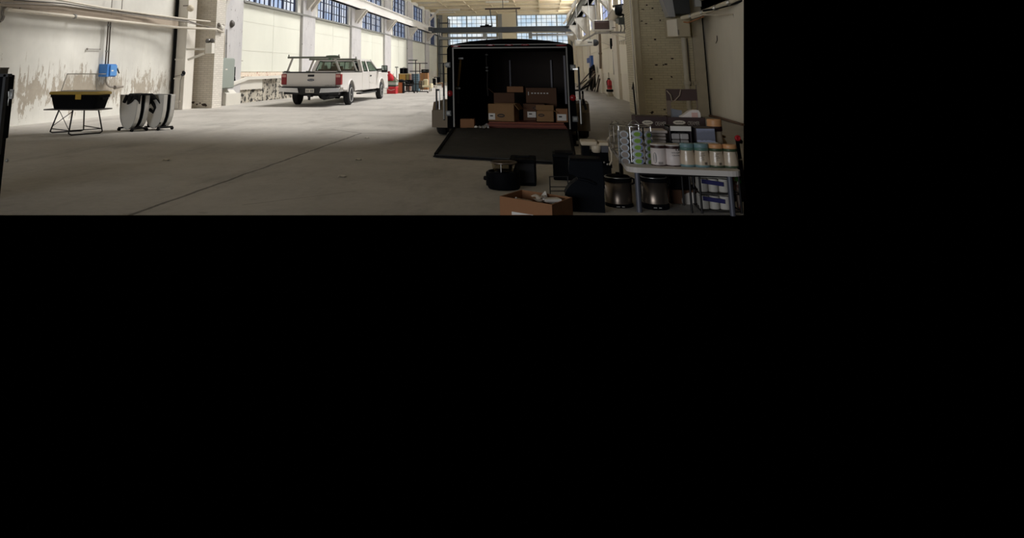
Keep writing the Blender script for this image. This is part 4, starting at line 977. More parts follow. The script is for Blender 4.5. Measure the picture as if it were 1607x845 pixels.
# black swivel chair
g = at(641, 145)
t = thing('office_chair', 'black swivel chair on castors left of the rolling rack', 'chair', g)
sz = PY(641, 133, g.y).z; tz = PY(641, 127, g.y).z
part('seat', MB().box(g.x - .3, g.x + .3, g.y - .28, g.y + .28, sz - .08, sz), M_BLKMATTE, t, bevel=.03); part('backrest', MB().box(g.x - .28, g.x + .28, g.y + .24, g.y + .32, sz + .03, sz + .3), M_BLKMATTE, t, bevel=.03)
part('column', MB().cyl((g.x, g.y, .08), (g.x, g.y, sz - .08), .035), M_BLKMET, t)
for i in range(5):
    an = 2 * math.pi * i / 5
    part('base_arm', MB().bar((g.x, g.y, .1), (g.x + .3 * math.cos(an), g.y + .3 * math.sin(an), .07), .05, .035).ball((g.x + .3 * math.cos(an), g.y + .3 * math.sin(an), .035), .035), M_BLKMET, t)
for s_ in (-1, 1): part('armrest', MB().tube([V(g.x + s_ * .3, g.y - .15, sz), V(g.x + s_ * .33, g.y - .15, sz + .17), V(g.x + s_ * .33, g.y + .15, sz + .17), V(g.x + s_ * .3, g.y + .2, sz)], .02, 6), M_BLKMATTE, t)
# rolling rack with a tall mast
g0, g1 = at(633, 145.4), at(671, 146.2); gm = at(652.5, 146)
t = thing('rolling_rack', 'tall black rolling garment rack with crossed top bars beyond the truck', 'rack', gm)
mz = lambda py: PY(652, py, gm.y).z
part('mast', MB().cyl((gm.x, gm.y, .06), (gm.x, gm.y, mz(94)), .03, n=8), M_BLKMET, t)
xr = PY(658.5, 120, gm.y).x
part('mast', MB().cyl((xr, gm.y + .1, .4), (xr, gm.y + .1, mz(99.5)), .03, n=8), mat('brown_tube', rgb(96, 70, 52), .5), t)
for x0, x1, py in ((640, 671, 99.5), (641, 655, 94.5), (643, 672, 112), (632, 662, 132)):
    part('cross_bar', MB().cyl((PY(x0, py, gm.y).x, gm.y, mz(py)), (PY(x1, py, gm.y).x, gm.y, mz(py)), .024, n=8), M_BLKMET, t)
part('base_bar', MB().bar((g0.x, gm.y, .09), (g1.x, gm.y, .09), .06), M_BLKMET, t)
part('base_bar', MB().bar((gm.x, gm.y - .5, .09), (gm.x, gm.y + .5, .09), .06), M_BLKMET, t)
for p in ((g0.x, gm.y), (g1.x, gm.y), (gm.x, gm.y - .5), (gm.x, gm.y + .5)): part('castor', MB().cyl((p[0] - .03, p[1], .045), (p[0] + .03, p[1], .045), .045, n=10), M_BLKMATTE, t)
# stack of teal crates
Y3 = at(653, 143).y
x0, x1 = PY(649.5, 130, Y3).x, PY(657, 130, Y3).x; zt_ = PY(653, 116, Y3).z
n_ = 8; hz = zt_ / n_
first = None
names = ['lowest on the floor', 'second from the floor', 'third from the floor', 'fourth from the floor', 'fifth from the floor', 'third from the top', 'second from the top', 'topmost']
for i in range(n_):
    if not first:
        first = thing('crate', 'slate blue stacking crate, lowest on the floor, behind the rack mast', 'crate', ((x0 + x1) / 2, Y3 + .25, 0), group='slate blue stacked crates')
        hw = (x1 - x0) / 2
        part('tub', MB().box(-hw, hw, -.25, .25, .0, hz * .8), mat('slate_blue_plastic', rgb(92, 118, 134), .5), first, bevel=.008, world=False)
        part('rim', MB().box(-hw - .02, hw + .02, -.27, .27, hz * .78, hz), mat('pale_slate_rim', rgb(122, 148, 160), .5), first, world=False)
    else: dup(first, ((x0 + x1) / 2, Y3 + .25, hz * i), None, 'slate blue stacking crate, %s of its stack, behind the rack mast' % names[i])
a = boxpx(645.8, 649.2, 116, 143, .4, Y3 + .1)
t = thing('grey_locker', 'narrow dark slate locker left of the slate crates', 'locker', ((a[0] + a[1]) / 2, a[2] + .2, 0))
part('body', MB().box(*a[:4], 0, a[5]), mat('dark_slate', rgb(62, 70, 82), .6), t, bevel=.01); part('door', MB().box(a[0] + .02, a[1] - .02, a[2] - .015, a[2], .05, a[5] - .05), mat('dark_slate_door', rgb(72, 80, 92), .6), t)
# brown cartons with a black case on top
Y4 = at(666, 141).y
a = boxpx(659.7, 671.5, 114.5, 141, .6, Y4)
t = thing('carton_tower', 'tall brown carton under the smaller black case, behind the armchair', 'carton', ((a[0] + a[1]) / 2, Y4 + .3, 0))
part('body', MB().box(*a[:4], 0, a[5]), mat('rust_brown_card', rgb(150, 106, 66), .8, 0, .25, 5), t, bevel=.01); part('tape', MB().box((a[0] + a[1]) / 2 - .04, (a[0] + a[1]) / 2 + .04, Y4 - .005, Y4, .2, a[5]), mat('brown_tape', rgb(126, 92, 62), .4), t)
b = boxpx(661, 672, 109, 114.4, .45, Y4 + .05)
t = thing('black_case', 'smaller black case on the tall brown carton', 'case', ((b[0] + b[1]) / 2, Y4 + .25, a[5]))
part('body', MB().box(b[0], b[1], Y4 + .05, Y4 + .5, a[5], b[5]), M_BLK, t, bevel=.04); part('latch', MB().box(b[0] + .15, b[0] + .3, Y4 + .035, Y4 + .05, a[5] + .1, a[5] + .16), M_ALU, t)
# cream armchair
g = at(666, 143.8); Y5 = g.y
x0, x1 = PY(657, 130, Y5).x, PY(676, 130, Y5).x
zs, zb_, zt_ = PY(666, 134, Y5).z, PY(666, 138.5, Y5).z, PY(666, 124.5, Y5).z
t = thing('armchair', 'cream upholstered armchair with a dark wooden side beside the rolling rack', 'armchair', ((x0 + x1) / 2, Y5 + .4, 0))
M_CRM = mat('cream_fabric', rgb(214, 204, 172), .9, 0, .08, 8)
part('seat', MB().box(x0 + .2, x1 - .02, Y5, Y5 + .7, zb_ + .05, zs), M_CRM, t, bevel=.05); part('backrest', MB().box(x0 + .2, x1 - .28, Y5 + .55, Y5 + .8, zs - .05, zt_), M_CRM, t, bevel=.08)
part('arm', MB().box(x0, x0 + .24, Y5 - .02, Y5 + .75, zb_ - .04, zt_ - .1), mat('dark_brown_side', rgb(76, 66, 48), .6), t, bevel=.04); part('arm', MB().box(x1 - .1, x1 + .05, Y5, Y5 + .7, zb_, zs + .12), M_CRM, t, bevel=.03)
for x, y in ((x0 + .1, Y5 + .05), (x1 - .1, Y5 + .05), (x0 + .1, Y5 + .65), (x1 - .1, Y5 + .65)): part('leg', MB().bar((x, y, 0), (x * .97 + (x0 + x1) / 2 * .03, y, zb_ + .06), .035), M_BLKMET, t)
# white wooden chair and things behind it
g = at(680, 143.5)
x0, x1 = PY(676.5, 130, g.y).x, PY(683, 130, g.y).x; zt_, zs = PY(680, 122.5, g.y).z, PY(680, 134, g.y).z
t = thing('white_chair', 'white-framed chair with a black back right of the cream armchair', 'chair', ((x0 + x1) / 2, g.y + .25, 0))
part('seat', MB().box(x0, x1, g.y, g.y + .45, zs - .05, zs), mat('worn_white_wood', rgb(204, 198, 186), .6), t, bevel=.01); part('back_panel', MB().box(x0 + .04, x1 - .05, g.y + .4, g.y + .44, zs + .02, zt_ - .03), M_BLKMATTE, t)
for x, y, tz_ in ((x0, g.y, zs), (x1, g.y, zs), (x0, g.y + .43, zt_), (x1, g.y + .43, zt_)): part('leg', MB().bar((x + (.05 if x == x1 else -.05), y, 0), (x, y, tz_), .04), MATS['worn_white_wood'], t)
part('top_rail', MB().box(x0, x1, g.y + .4, g.y + .45, zt_ - .04, zt_), MATS['worn_white_wood'], t)
g = at(686, 137.5)
a = boxpx(680.5, 690.5, 121, 129, .4, g.y)
t = thing('side_table', 'low brown plank table in the far corner behind the white chair', 'table', ((a[0] + a[1]) / 2 + .2, g.y + .3, 0))
zt_ = PY(686, 130, g.y).z
part('top', MB().box(a[0] - .05, a[1] + .25, g.y - .1, g.y + .8, zt_ - .07, zt_), mat('brown_plank', rgb(150, 116, 82), .7), t)
for x in (a[0], a[1] + .15):
    for y in (g.y, g.y + .7): part('leg', MB().box(x, x + .07, y, y + .07, 0, zt_ - .07), MATS['dark_wood'], t)
t = thing('monitor', 'black television-shaped box on the plank table in the far corner', 'television', ((a[0] + a[1]) / 2, g.y + .2, zt_))
part('screen', MB().box(a[0], a[1], g.y + .05, g.y + .15, zt_ + .06, a[5]), M_BLK, t, bevel=.015); part('stand', MB().box((a[0] + a[1]) / 2 - .15, (a[0] + a[1]) / 2 + .15, g.y, g.y + .3, zt_, zt_ + .06), M_BLKMATTE, t)
# ================================================================ CARGO TRAILER
TR = thing('cargo_trailer', 'black enclosed cargo trailer facing us with its ramp door lowered', 'trailer', (-1.82, 13.15, 0), math.radians(-2))
TW, TL = 2.44, 5.2
M_TRB = mat('gloss_black_trailer_skin', rgb(6, 7, 9), .7, 0, .2, 3, 0, .04)
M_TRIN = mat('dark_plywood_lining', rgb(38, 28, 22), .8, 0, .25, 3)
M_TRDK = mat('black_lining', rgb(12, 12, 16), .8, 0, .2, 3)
M_TRIM = mat('dull_trim_aluminium', rgb(118, 116, 112), .5, .5, .1, 8)
M_FEND = mat('tan_fender', rgb(128, 114, 94), .6, .1, .08, 3)
def rp(name, mb, m, bevel=0, label=None, parent=None):
    o = mb.build(name, m, parent or TR, None, bevel)
    if label: o['label'] = label
    return o
# rear frame: rounded header with crowned roof line
out_ = [(0.02, .2), (0.03, 1.66)] + [(.14 - .11 * math.cos(a), 1.74 + .11 * math.sin(a)) for a in [math.pi / 2 * i / 6 for i in range(7)]]
top_ = [(.14 + (TW - .28) * i / 16, 1.85 + .1 * math.sin(math.pi * i / 16) ** .8) for i in range(1, 16)]
out_ += top_ + [(TW - .14 + .11 * math.sin(a), 1.74 + .11 * math.cos(a)) for a in [math.pi / 2 * i / 6 for i in range(7)]] + [(TW - .03, 1.66), (TW - .02, .2)]
inn = [(TW - .155, .24), (TW - .155, 1.775), (.155, 1.775), (.155, .24)]
mb = MB()
# header and posts as one ring, extruded
ring_o = out_; 
mb.prism([(0.02, .2)] + [(0.03, 1.66)] + [(.155, 1.775), (.155, .2)], lambda x, z, y: (x, y, z), 0, .16)
mb.prism([(TW - .02, .1), (TW - .155, .1), (TW - .155, 1.775), (TW - .03, 1.66)], lambda x, z, y: (x, y, z), 0, .16)
hd = [p for p in out_ if p[1] >= 1.66]
mb.prism([(.155, 1.775)] + hd + [(TW - .155, 1.775)], lambda x, z, y: (x, y, z), 0, .16)
rp('rear_frame', mb, M_TRB)
mb = MB()
hd2 = [(x, z - .01) for x, z in hd]
for i in range(len(hd2) - 1):
    a, b = hd2[i], hd2[i + 1]
    mb.quad((a[0], .1, a[1]), (b[0], .1, b[1]), (b[0], TL, b[1]), (a[0], TL, a[1]))
o = rp('roof', mb, M_TRB); md = o.modifiers.new('s', 'SOLIDIFY'); md.thickness = .03
for s_, x in ((-1, .05), (1, TW - .05)):
    rp('side_wall', MB().box(x - .02, x + .02, .1, TL, .22, 1.74), M_TRB)
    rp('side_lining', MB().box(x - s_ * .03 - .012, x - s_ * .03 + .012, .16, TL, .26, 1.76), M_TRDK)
    rp('edge_frame', MB().box(x - s_ * .1 - .014, x - s_ * .1 + .014, -.012, .03, .24, 1.79), M_TRIM, .003, 'bare aluminium opening edge')
rp('edge_frame', MB().box(.14, TW - .14, -.012, .03, 1.768, 1.795), M_TRIM, .003, 'bare aluminium top edge')
rp('drip_strip', MB().box(.14, TW - .14, -.025, 0, 1.83, 1.85), M_TRIM, .003, 'bright drip strip')
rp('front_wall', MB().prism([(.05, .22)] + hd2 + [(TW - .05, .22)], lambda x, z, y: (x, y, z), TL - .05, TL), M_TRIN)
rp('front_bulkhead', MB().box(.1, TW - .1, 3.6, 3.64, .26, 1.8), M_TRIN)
rp('deck', MB().box(.05, TW - .05, .0, TL, .2, .265), mat('worn_deck_ply', rgb(74, 64, 54), .85, 0, .25, 4))
rp('sill', MB().box(.14, TW - .14, -.03, .02, .2, .275), M_ALU, .004, 'worn metal sill')
rp('chassis', MB().box(.3, TW - .3, .2, TL, .1, .2), M_BLKMATTE)
# ramp door lying on the floor
rampL, rampR = (.16, -.03, .25), (TW - .16, -.03, .25)
tipL, tipR = (.2, -2.16, .012), (2.34, -2.6, .012)
mb = MB()
A_, B_, C_, D_ = map(Vector, (rampL, rampR, tipR, tipL)); up_ = Vector((0, 0, .035))
mb.add([A_, B_, C_, D_, A_ + up_, B_ + up_, C_ + up_, D_ + up_], [(0, 1, 2, 3), (7, 6, 5, 4), (0, 4, 5, 1), (1, 5, 6, 2), (2, 6, 7, 3), (3, 7, 4, 0)])
k = NT('scuffed_black_ramp')
wv = k.noise(3, 8, .7, (1, 1, 1)); g_ = k.mix(k.ramp(wv, .3, .8), rgb(34, 33, 32), rgb(56, 54, 51))
sc = k.ramp(k.noise(4, 9, .75, (.6, 1.6, 1)), .6, .72); k.out(k.mix(k.math('MULTIPLY', sc, .5), g_, rgb(112, 108, 104)), .8)
ramp = rp('ramp_door', mb, MATS['scuffed_black_ramp'])
lip = MB().bar(D_ + Vector((-.02, -.02, .01)), C_ + Vector((.02, -.02, .01)), .1, .02); lip.build('ramp_lip', M_BLKMATTE, ramp)
MB().bar(A_ + Vector((0, 0, .03)), D_ + Vector((0, 0, .03)), .05, .04).build('ramp_edge', M_BLK, ramp)
MB().bar(B_ + Vector((0, 0, .03)), C_ + Vector((0, 0, .03)), .05, .04).build('ramp_edge', M_BLK, ramp)
for i in range(3): MB().cyl((.4 + i * .75, -.03, .27), (.7 + i * .75, -.03, .27), .022, n=8).build('hinge', M_BLKMET, ramp)
# lamps
M_LENS = mat('dark_red_lens', rgb(132, 22, 28), .2, 0, .1, 5)
for x in (.21, TW * .36, TW * .505, TW * .63, TW - .24):
    rp('clearance_lamp', loft(MB(), [[V(x + k * .1 * math.cos(a), -.0 - d, 1.815 + .0 + (.018 * k) * math.sin(a) + (.018 if .5 < x < 2 else 0)) for a in [2 * math.pi * i / 12 for i in range(12)]] for k, d in ((1, 0), (.95, .02), (.5, .03))]), M_LENS)
for x, z in ((.08, .92), (TW - .075, .86)):
    rp('tail_lamp', MB().lathe([(.058, 0), (.055, .02), (.03, .035), (0, .037)], (x, 0, z), 16, (0, -1, 0)), M_LENS)
# hinges, latch bars
for x, z in ((.05, 1.46), (.05, .55), (TW - .05, 1.41), (TW - .05, .48)):
    h_ = rp('latch_plate', MB().box(x - .05, x + .05, -.02, 0, z - .05, z + .05), mat('dull_latch_steel', rgb(92, 94, 94), .5, .4), .006)
    MB().box(x - .03, x + .03, -.045, -.02, z - .02, z + .03).build('latch_keeper', M_MIDST, h_)
for s_, x, z0, z1 in ((-1, -.035, .42, 1.5), (1, TW + .05, .38, 1.42)):
    b_ = rp('lock_bar', MB().cyl((x, -.03, z0), (x, -.03, z1), .018, n=8), M_BLKMET)
    MB().cyl((x + .001, -.032, z0 + .02), (x + .001, -.032, z0 + .45), .021, n=8).build('bright_sleeve', M_ALU if s_ > 0 else M_MIDST, b_)
    MB().bar((x, -.03, z1 - .04), (x - s_ * .1, -.01, z1 - .04), .03).build('bar_guide', M_ALU, b_)
# fenders and wheels
for s_, x0, x1, yc in ((-1, -.5, .03, 1.9), (1, TW - .03, TW + .235, 1.75)):
    lo_, hi_ = min(x0, x1), max(x0, x1)
    poly = [(yc - .75, .2), (yc - .72, .52), (yc - .55, .7), (yc + .9, .7), (yc + 1.1, .5), (yc + 1.1, .2), (yc + .95, .2), (yc + .95, .44), (yc + .8, .6), (yc - .45, .6), (yc - .6, .46), (yc - .62, .2)]
    f_ = rp('fender', MB().prism(poly, lambda y, z, x: (x, y, z), lo_, hi_), M_FEND, .01)
    xo = x0 if s_ < 0 else x1
    MB().box(lo_, hi_, yc - .77, yc - .74, .19, .54).build('fender_face', M_FEND, f_)
    for yw in (yc - .15, yc + .62)[:2]:
        w_ = rp('wheel', MB().lathe([(.16, 0), (.27, 0), (.3, .03), (.305, .1), (.3, .17), (.27, .2), (.16, .2)], (xo - s_ * .02, yw, .305), 24, (-s_, 0, 0)), M_RUB)
        MB().lathe([(.17, .02), (.1, .04), (0, .04)], (xo - s_ * .02, yw, .305), 18, (-s_, 0, 0)).build('hub', M_BLKMET, w_)
rp('step_post', MB().box(-.43, -.4, 1.2, 1.25, .55, .95).box(-.43, -.35, 1.2, 1.25, .93, .97), M_BLKMET)
rp('side_marker_bar', MB().box(-.36, -.345, 1.2, 1.26, .55, .95), M_ALU)
rp('step_post', MB().box(TW + .1, TW + .14, .9, .95, .68, .96).bar((TW + .12, .92, .8), (TW + .17, .92, .6), .05), M_BLKMET)
rp('side_marker_bar', MB().box(TW + .105, TW + .135, .885, .9, .8, .9), M_ALU)
rp('jack_stand', MB().box(TW - .13, TW - .05, .05, .13, .0, .2).box(TW - .17, TW - .01, .02, .16, 0, .03), M_BLKMET)
rp('jack_stand', MB().box(.05, .13, .05, .13, .0, .2).box(.01, .17, .02, .16, 0, .03), M_BLKMET)
# tie strips and straps inside
for x, y, z0, z1 in ((.14, .6, .7, 1.5), (TW - .2, 1.0, .7, 1.65), (TW - .52, 3.55, .7, 1.6), (.95, 3.58, .7, 1.6)):
    rp('tie_rail', MB().box(x - .02, x + .02, y - .012, y + .012, z0, z1), mat('dull_tie_rail', rgb(96, 94, 98), .5, .6), .003)
def L3(x, y, z):
    c_, s_ = math.cos(math.radians(-2)), math.sin(math.radians(-2))
    return V(-1.82 + x * c_ - y * s_, 13.15 + x * s_ + y * c_, z)
RZ = math.radians(-2)
def lthing(name, label, cat, x, y, z, group=None, rz=0): return thing(name, label, cat, L3(x, y, z), RZ + rz, group)
def lp(name, mb, m, t, bevel=0, label=None):
    o = mb.build(name, m, t, None, bevel)
    if label: o['label'] = label
    return o
t = lthing('hanging_strap', 'pale buckled strap hanging inside the trailer left of centre', 'strap', .55, 2.2, .8)
lp('webbing', MB().tube([V(0, 0, .95), V(-.01, 0, .75), V(.01, 0, .5), V(0, 0, .2), V(.01, 0, 0)], .016, 6), mat('grey_webbing', rgb(92, 88, 84), .8), t)
for z in (.55, .62, .9): lp('buckle', MB().box(-.03, .03, -.015, .015, z - .015, z + .015), M_MIDST, t, .005)
t = lthing('wooden_bar', 'wooden bar with metal ends upright against the trailer left wall', 'bar', .2, .35, .95)
lp('shaft', MB().bar((-.02, 0, .1), (.03, .1, .62), .03), mat('pale_stick_wood', rgb(170, 132, 78), .6), t)
for z, x in ((.06, -.02), (.64, .05)): lp('end_fitting', MB().box(x - .05, x + .05, -.02, .04, z - .02, z + .02), M_MIDST, t, .006)
# ---- cargo
def carton(name, label, x, y, z, w, d, h, m, rz=0, open_=False, group='cartons in the trailer', lab=None, oval=None, flap=None, marks=None):
    t = lthing(name, label, 'box', x, y, z, group, rz)
    if open_:
        th_ = .012
        mb = MB().box(-w / 2, w / 2, -d / 2, d / 2, 0, th_).box(-w / 2, w / 2, -d / 2, -d / 2 + th_, 0, h).box(-w / 2, w / 2, d / 2 - th_, d / 2, 0, h).box(-w / 2, -w / 2 + th_, -d / 2, d / 2, 0, h).box(w / 2 - th_, w / 2, -d / 2, d / 2, 0, h)
        lp('body', mb, m, t)
    else: lp('body', MB().box(-w / 2, w / 2, -d / 2, d / 2, 0, h), m, t, .006)
    f = -d / 2 - .003
    if lab: lp('shipping_label', MB().use(M_PAPER).quad((lab[0], f, lab[1]), (lab[2], f, lab[1]), (lab[2], f, lab[3]), (lab[0], f, lab[3])).use(M_INK).quad((lab[0] + .03, f - .001, lab[1] + .5 * (lab[3] - lab[1])), (lab[0] + .09, f - .001, lab[1] + .5 * (lab[3] - lab[1])), (lab[0] + .09, f - .001, lab[1] + .7 * (lab[3] - lab[1])), (lab[0] + .03, f - .001, lab[1] + .7 * (lab[3] - lab[1]))), None, t)
    if oval: lp('oval_print', MB().use(M_INK).prism([(oval[0] + oval[2] * math.cos(a), oval[1] + oval[3] * math.sin(a)) for a in [2 * math.pi * i / 20 for i in range(20)]], lambda x_, z_, y_: (x_, y_, z_), f, f + .003).use(M_CARDL).prism([(oval[0] + oval[2] * .72 * math.cos(a), oval[1] + oval[3] * .25 * math.sin(a)) for a in [2 * math.pi * i / 16 for i in range(16)]], lambda x_, z_, y_: (x_, y_, z_), f - .002, f), None, t)
    if flap:
        for fl_ in flap:
            kind, ln, ang = fl_
            a = math.radians(ang)
            if kind == 'back': q = [(-w / 2, d / 2, h), (w / 2, d / 2, h), (w / 2, d / 2 + ln * math.cos(a), h + ln * math.sin(a)), (-w / 2, d / 2 + ln * math.cos(a), h + ln * math.sin(a))]
            if kind == 'front': q = [(-w / 2, -d / 2, h), (w / 2, -d / 2, h), (w / 2, -d / 2 - ln * math.cos(a), h + ln * math.sin(a)), (-w / 2, -d / 2 - ln * math.cos(a), h + ln * math.sin(a))]
            if kind == 'left': q = [(-w / 2, -d / 2, h), (-w / 2, d / 2, h), (-w / 2 - ln * math.cos(a), d / 2, h + ln * math.sin(a)), (-w / 2 - ln * math.cos(a), -d / 2, h + ln * math.sin(a))]
            if kind == 'right': q = [(w / 2, -d / 2, h), (w / 2, d / 2, h), (w / 2 + ln * math.cos(a), d / 2, h + ln * math.sin(a)), (w / 2 + ln * math.cos(a), -d / 2, h + ln * math.sin(a))]
            o = lp('flap', MB().quad(*q), m, t); md = o.modifiers.new('s', 'SOLIDIFY'); md.thickness = .008
    if marks:
        mk = MB().use(M_PAPER)
        for x_, z_, w_, h_ in marks: mk.quad((x_, f, z_), (x_ + w_, f, z_), (x_ + w_, f, z_ + h_), (x_, f, z_ + h_))
        lp('pale_lettering', mk, None, t)
    return t
# stack of red boards
t = lthing('board_stack', 'low stack of reddish boards on the trailer deck under the cartons', 'boards', 1.48, .95, .265)
M_RB = mat('reddish_board', rgb(112, 54, 42), .7, 0, .25, 4)
for i in range(4): lp('board', MB().box(-.74 + .03 * (i % 2), .76 - .02 * i, -.55 - .02 * (i % 3), .6, .028 * i + .002, .028 * i + .026), [M_RB, mat('pale_red_board', rgb(140, 74, 54), .7, 0, .2, 4)][i % 2], t, .002)
zb_ = .265 + .115
carton('open_carton', 'largest carton in the trailer, front left on the red boards, with an oval print', 1.03, .7, zb_, .52, .42, .33, M_CARDL, math.radians(-9), True, lab=(-.25, .03, -.12, .15), oval=(.0, .11, .075, .035), flap=[('right', .14, -50)])
carton('carton', 'dark carton with a white label between the two front cartons in the trailer', 1.6, 1.08, zb_, .42, .4, .32, M_CARDD, math.radians(3), lab=(-.13, .06, .04, .17), oval=(.06, .24, .08, .03))
carton('open_carton', 'carton with an upright back flap, front right of centre on the red boards', 1.83, .62, zb_, .34, .3, .21, M_CARDL, math.radians(2), True, oval=(-.07, .13, .06, .028), flap=[('back', .1, 70), ('right', .08, -30)])
carton('carton', 'carton with a blue-and-white label at the right end of the red boards', 2.15, .7, zb_, .22, .3, .25, M_CARD, 0, lab=(-.09, .03, .08, .15))
carton('small_carton', 'small plain carton alone on the deck at the trailer left side', .37, .3, .265, .27, .22, .17, M_CARD, math.radians(2))
carton('carton', 'dark wide carton with a row of pale letters high at the back of the load', 1.75, 1.65, zb_, .62, .45, .62, M_CARDD, math.radians(-2), marks=[(-.27 + .006, .47, .014, .07)] + [(-.2 + .062 * i, .5, .034, .022) for i in range(6)])
carton('carton', 'dark carton behind the largest one, left end of the back row', .98, 1.5, zb_, .42, .5, .52, M_CARDD, math.radians(4), flap=[('left', .14, 40)])
carton('small_carton', 'small brown carton on top of the left back carton', 1.22, 1.62, zb_ + .525, .34, .3, .12, M_CARD, math.radians(-4))
t = lthing('packing_paper', 'crumpled white paper on the trailer sill beside the small carton', 'paper', .66, .1, .268)
mb = MB(); rr = random.Random(5)
for i in range(7):
    c = V(rr.uniform(-.1, .1), rr.uniform(-.05, .05), .02); a = rr.uniform(0, 3)
    mb.grid(lambda u, v: c + V((u - .5) * .1 * math.cos(a), (u - .5) * .1 * math.sin(a) + (v - .5) * .05, .03 * math.sin(4 * u + i) * math.sin(3 * v + 1) + .01), 4, 3)
o = lp('sheet', mb, M_PAPER, t); lp('loose_sheet', MB().grid(lambda u, v: V(-.16 + .12 * u, -.06 + .07 * v, .006 + .01 * math.sin(5 * u)), 4, 2), M_PAPER, t)
t = lthing('plastic_wrap', 'bundle of pale plastic wrap on the deck at the left of the red boards', 'wrap', .62 + .1, .5, .268)
lp('bundle', MB().grid(lambda u, v: V(-.1 + .24 * u, -.05 + .12 * v, .015 + .05 * math.sin(math.pi * u) * math.sin(math.pi * v) + .015 * math.sin(11 * u + 7 * v)), 10, 6), mat('grey_plastic_wrap', rgb(164, 160, 158), .3), t)
lp('twist', MB().tube([V(.08, 0, .03), V(.14, -.02, .05), V(.19, .0, .03)], .016, 6), MATS['grey_plastic_wrap'], t)
# ================================================================ RIGHT SIDE
def roof_box(): pass
# unit heaters hung from the runway
def heater(label, Y, x0, x1, yt, yb, louvre):
    a, b = PY(x0, yt, Y), PY(x1, yb, Y)
    t = thing('unit_heater', label, 'heater', ((a.x + b.x) / 2, Y + .4, b.z))
    part('casing', MB().box(a.x, b.x, Y, Y + .9, b.z, a.z), M_WHITEP, t, bevel=.02)
    if louvre:
        xl = a.x + (b.x - a.x) * .8
        part('opening', MB().box(a.x + .04, xl, Y - .012, Y + .02, b.z + .05, a.z - .04), mat('dark_maroon_interior', rgb(40, 26, 26), .7), t)
        n = 6
        for i in range(n):
            z = b.z + .1 + (a.z - b.z - .2) * i / (n - 1)
            part('louvre', MB().obox(((a.x + xl) / 2 + .02, Y - .02, z), ((xl - a.x) / 2 - .03, 0, 0), (0, .03, .012), (0, -.002, .006)), mat('brown_grey_louvre', rgb(120, 100, 92), .5, .2), t)
        part('badge', MB().box(xl + .1, xl + .25, Y - .006, Y, b.z + .1, b.z + .125), M_INK, t)
    else:
        part('front_panel', MB().box(a.x + .05, b.x - .3, Y - .015, Y, b.z + .06, a.z - .06), mat('cream_panel', rgb(214, 206, 188), .5, 0, .04, 2), t, bevel=.01)
        part('badge', MB().box(a.x + .7, a.x + .95, Y - .02, Y - .014, b.z + .16, b.z + .21), M_INK, t)
        part('fan_motor', MB().lathe([(0, 0), (.18, 0), (.2, .1), (.2, .3), (.1, .36), (0, .36)], (b.x + .12, Y + .1, (a.z + b.z) / 2), 14, (0, 1, 0)), M_GREYST, t)
    for x in (a.x + .15, b.x - .15): part('hanger_rod', MB().cyl((x, Y + .4, a.z), (x, Y + .4, 5.6 if louvre else 6.0), .018, n=6), M_MIDST, t)
    return a, b
a, b = heater('white unit heater with a dark louvred opening hung near the brick pier', 30.5, 931, 963, 31.5, 47.5, True)
q0, q1 = PY(971, 27, 30.2), PY(985, 38, 30.2)
t = thing('control_box', 'dark green-black control box at the right end of the louvred heater', 'control box', ((q0.x + q1.x) / 2, 30.4, q1.z))
part('box', MB().box(q0.x, q1.x, 30.2, 30.6, q1.z, q0.z), mat('dark_green_box', rgb(48, 54, 52), .5), t, bevel=.02)
for x in (q0.x + .08, q1.x - .12): part('cable_tail', MB().tube([V(x, 30.4, q1.z), V(x + .02, 30.4, q1.z - .15), V(x - .02, 30.4, q1.z - .3)], .02, 6), M_BLKMATTE, t)
part('bracket', MB().box(q0.x - .1, q0.x, 30.25, 30.55, q1.z + .05, q0.z - .05).bar((q1.x, 30.4, (q0.z + q1.z) / 2), (q1.x + .25, 30.6, q0.z), .08), M_MIDST, t)
heater('plain white unit heater hung further off, just above the trailer right corner', 41, 902.5, 931.5, 62.5, 71.5, False)
M_PIPW = mat('weathered_white_pipe', rgb(196, 186, 168), .5, .1, .15, 3)
def rpipe(name, label, pts, r, m=None, cat='pipe'):
    pts = [V(*p) for p in pts]; t = thing(name, label, cat, pts[0])
    part('tube', MB().tube(pts, r, 8), m or M_PIPW, t)
    for p in pts[1:-1]: part('elbow', MB().ball(p, r * 1.45, n=10, m=6), m or M_PIPW, t)
    return t
rpipe('pipe', 'brown vertical pipe in front of the right wall below the plain heater', [PY(941, 50, 40), PY(942, 84, 40), PY(942.5, 108, 40)], .07, mat('brown_pipe', rgb(120, 104, 86), .6, .2))
rpipe('pipe', 'level grey pipe running under the louvred heater to the pier', [PY(915, 64, 41), PY(935, 52, 33), PY(958, 51, 31), PY(983, 51, 30), PY(983, 62, 30)], .045, M_PIPED)
rpipe('pipe', 'slanting thin white pipe under the louvred heater', [PY(960, 53, 32), PY(984, 59.5, 30)], .022)
rpipe('pipe', 'second slanting thin white pipe, lower, under the louvred heater', [PY(943, 66, 40), PY(957, 71, 37)], .022)
rpipe('conduit', 'dark conduit down the right wall to the left of the fire extinguisher', [PY(943.5, 68, 45), PY(943.5, 100, 45), PY(944, 128, 45)], .05, mat('dark_conduit', rgb(84, 76, 68), .5, .3), 'conduit')
rpipe('conduit', 'dark conduit down the right wall above the fire extinguisher', [PX(962, 45, 3.66), PX(962.5, 80, 3.66), PX(964, 117, 3.66)], .035, MATS['dark_conduit'], 'conduit')
c = PX(959.5, 68, 3.6)
t = thing('hose_valve', 'black hanging valve with a looped hose on the right wall below the louvred heater', 'valve', c)
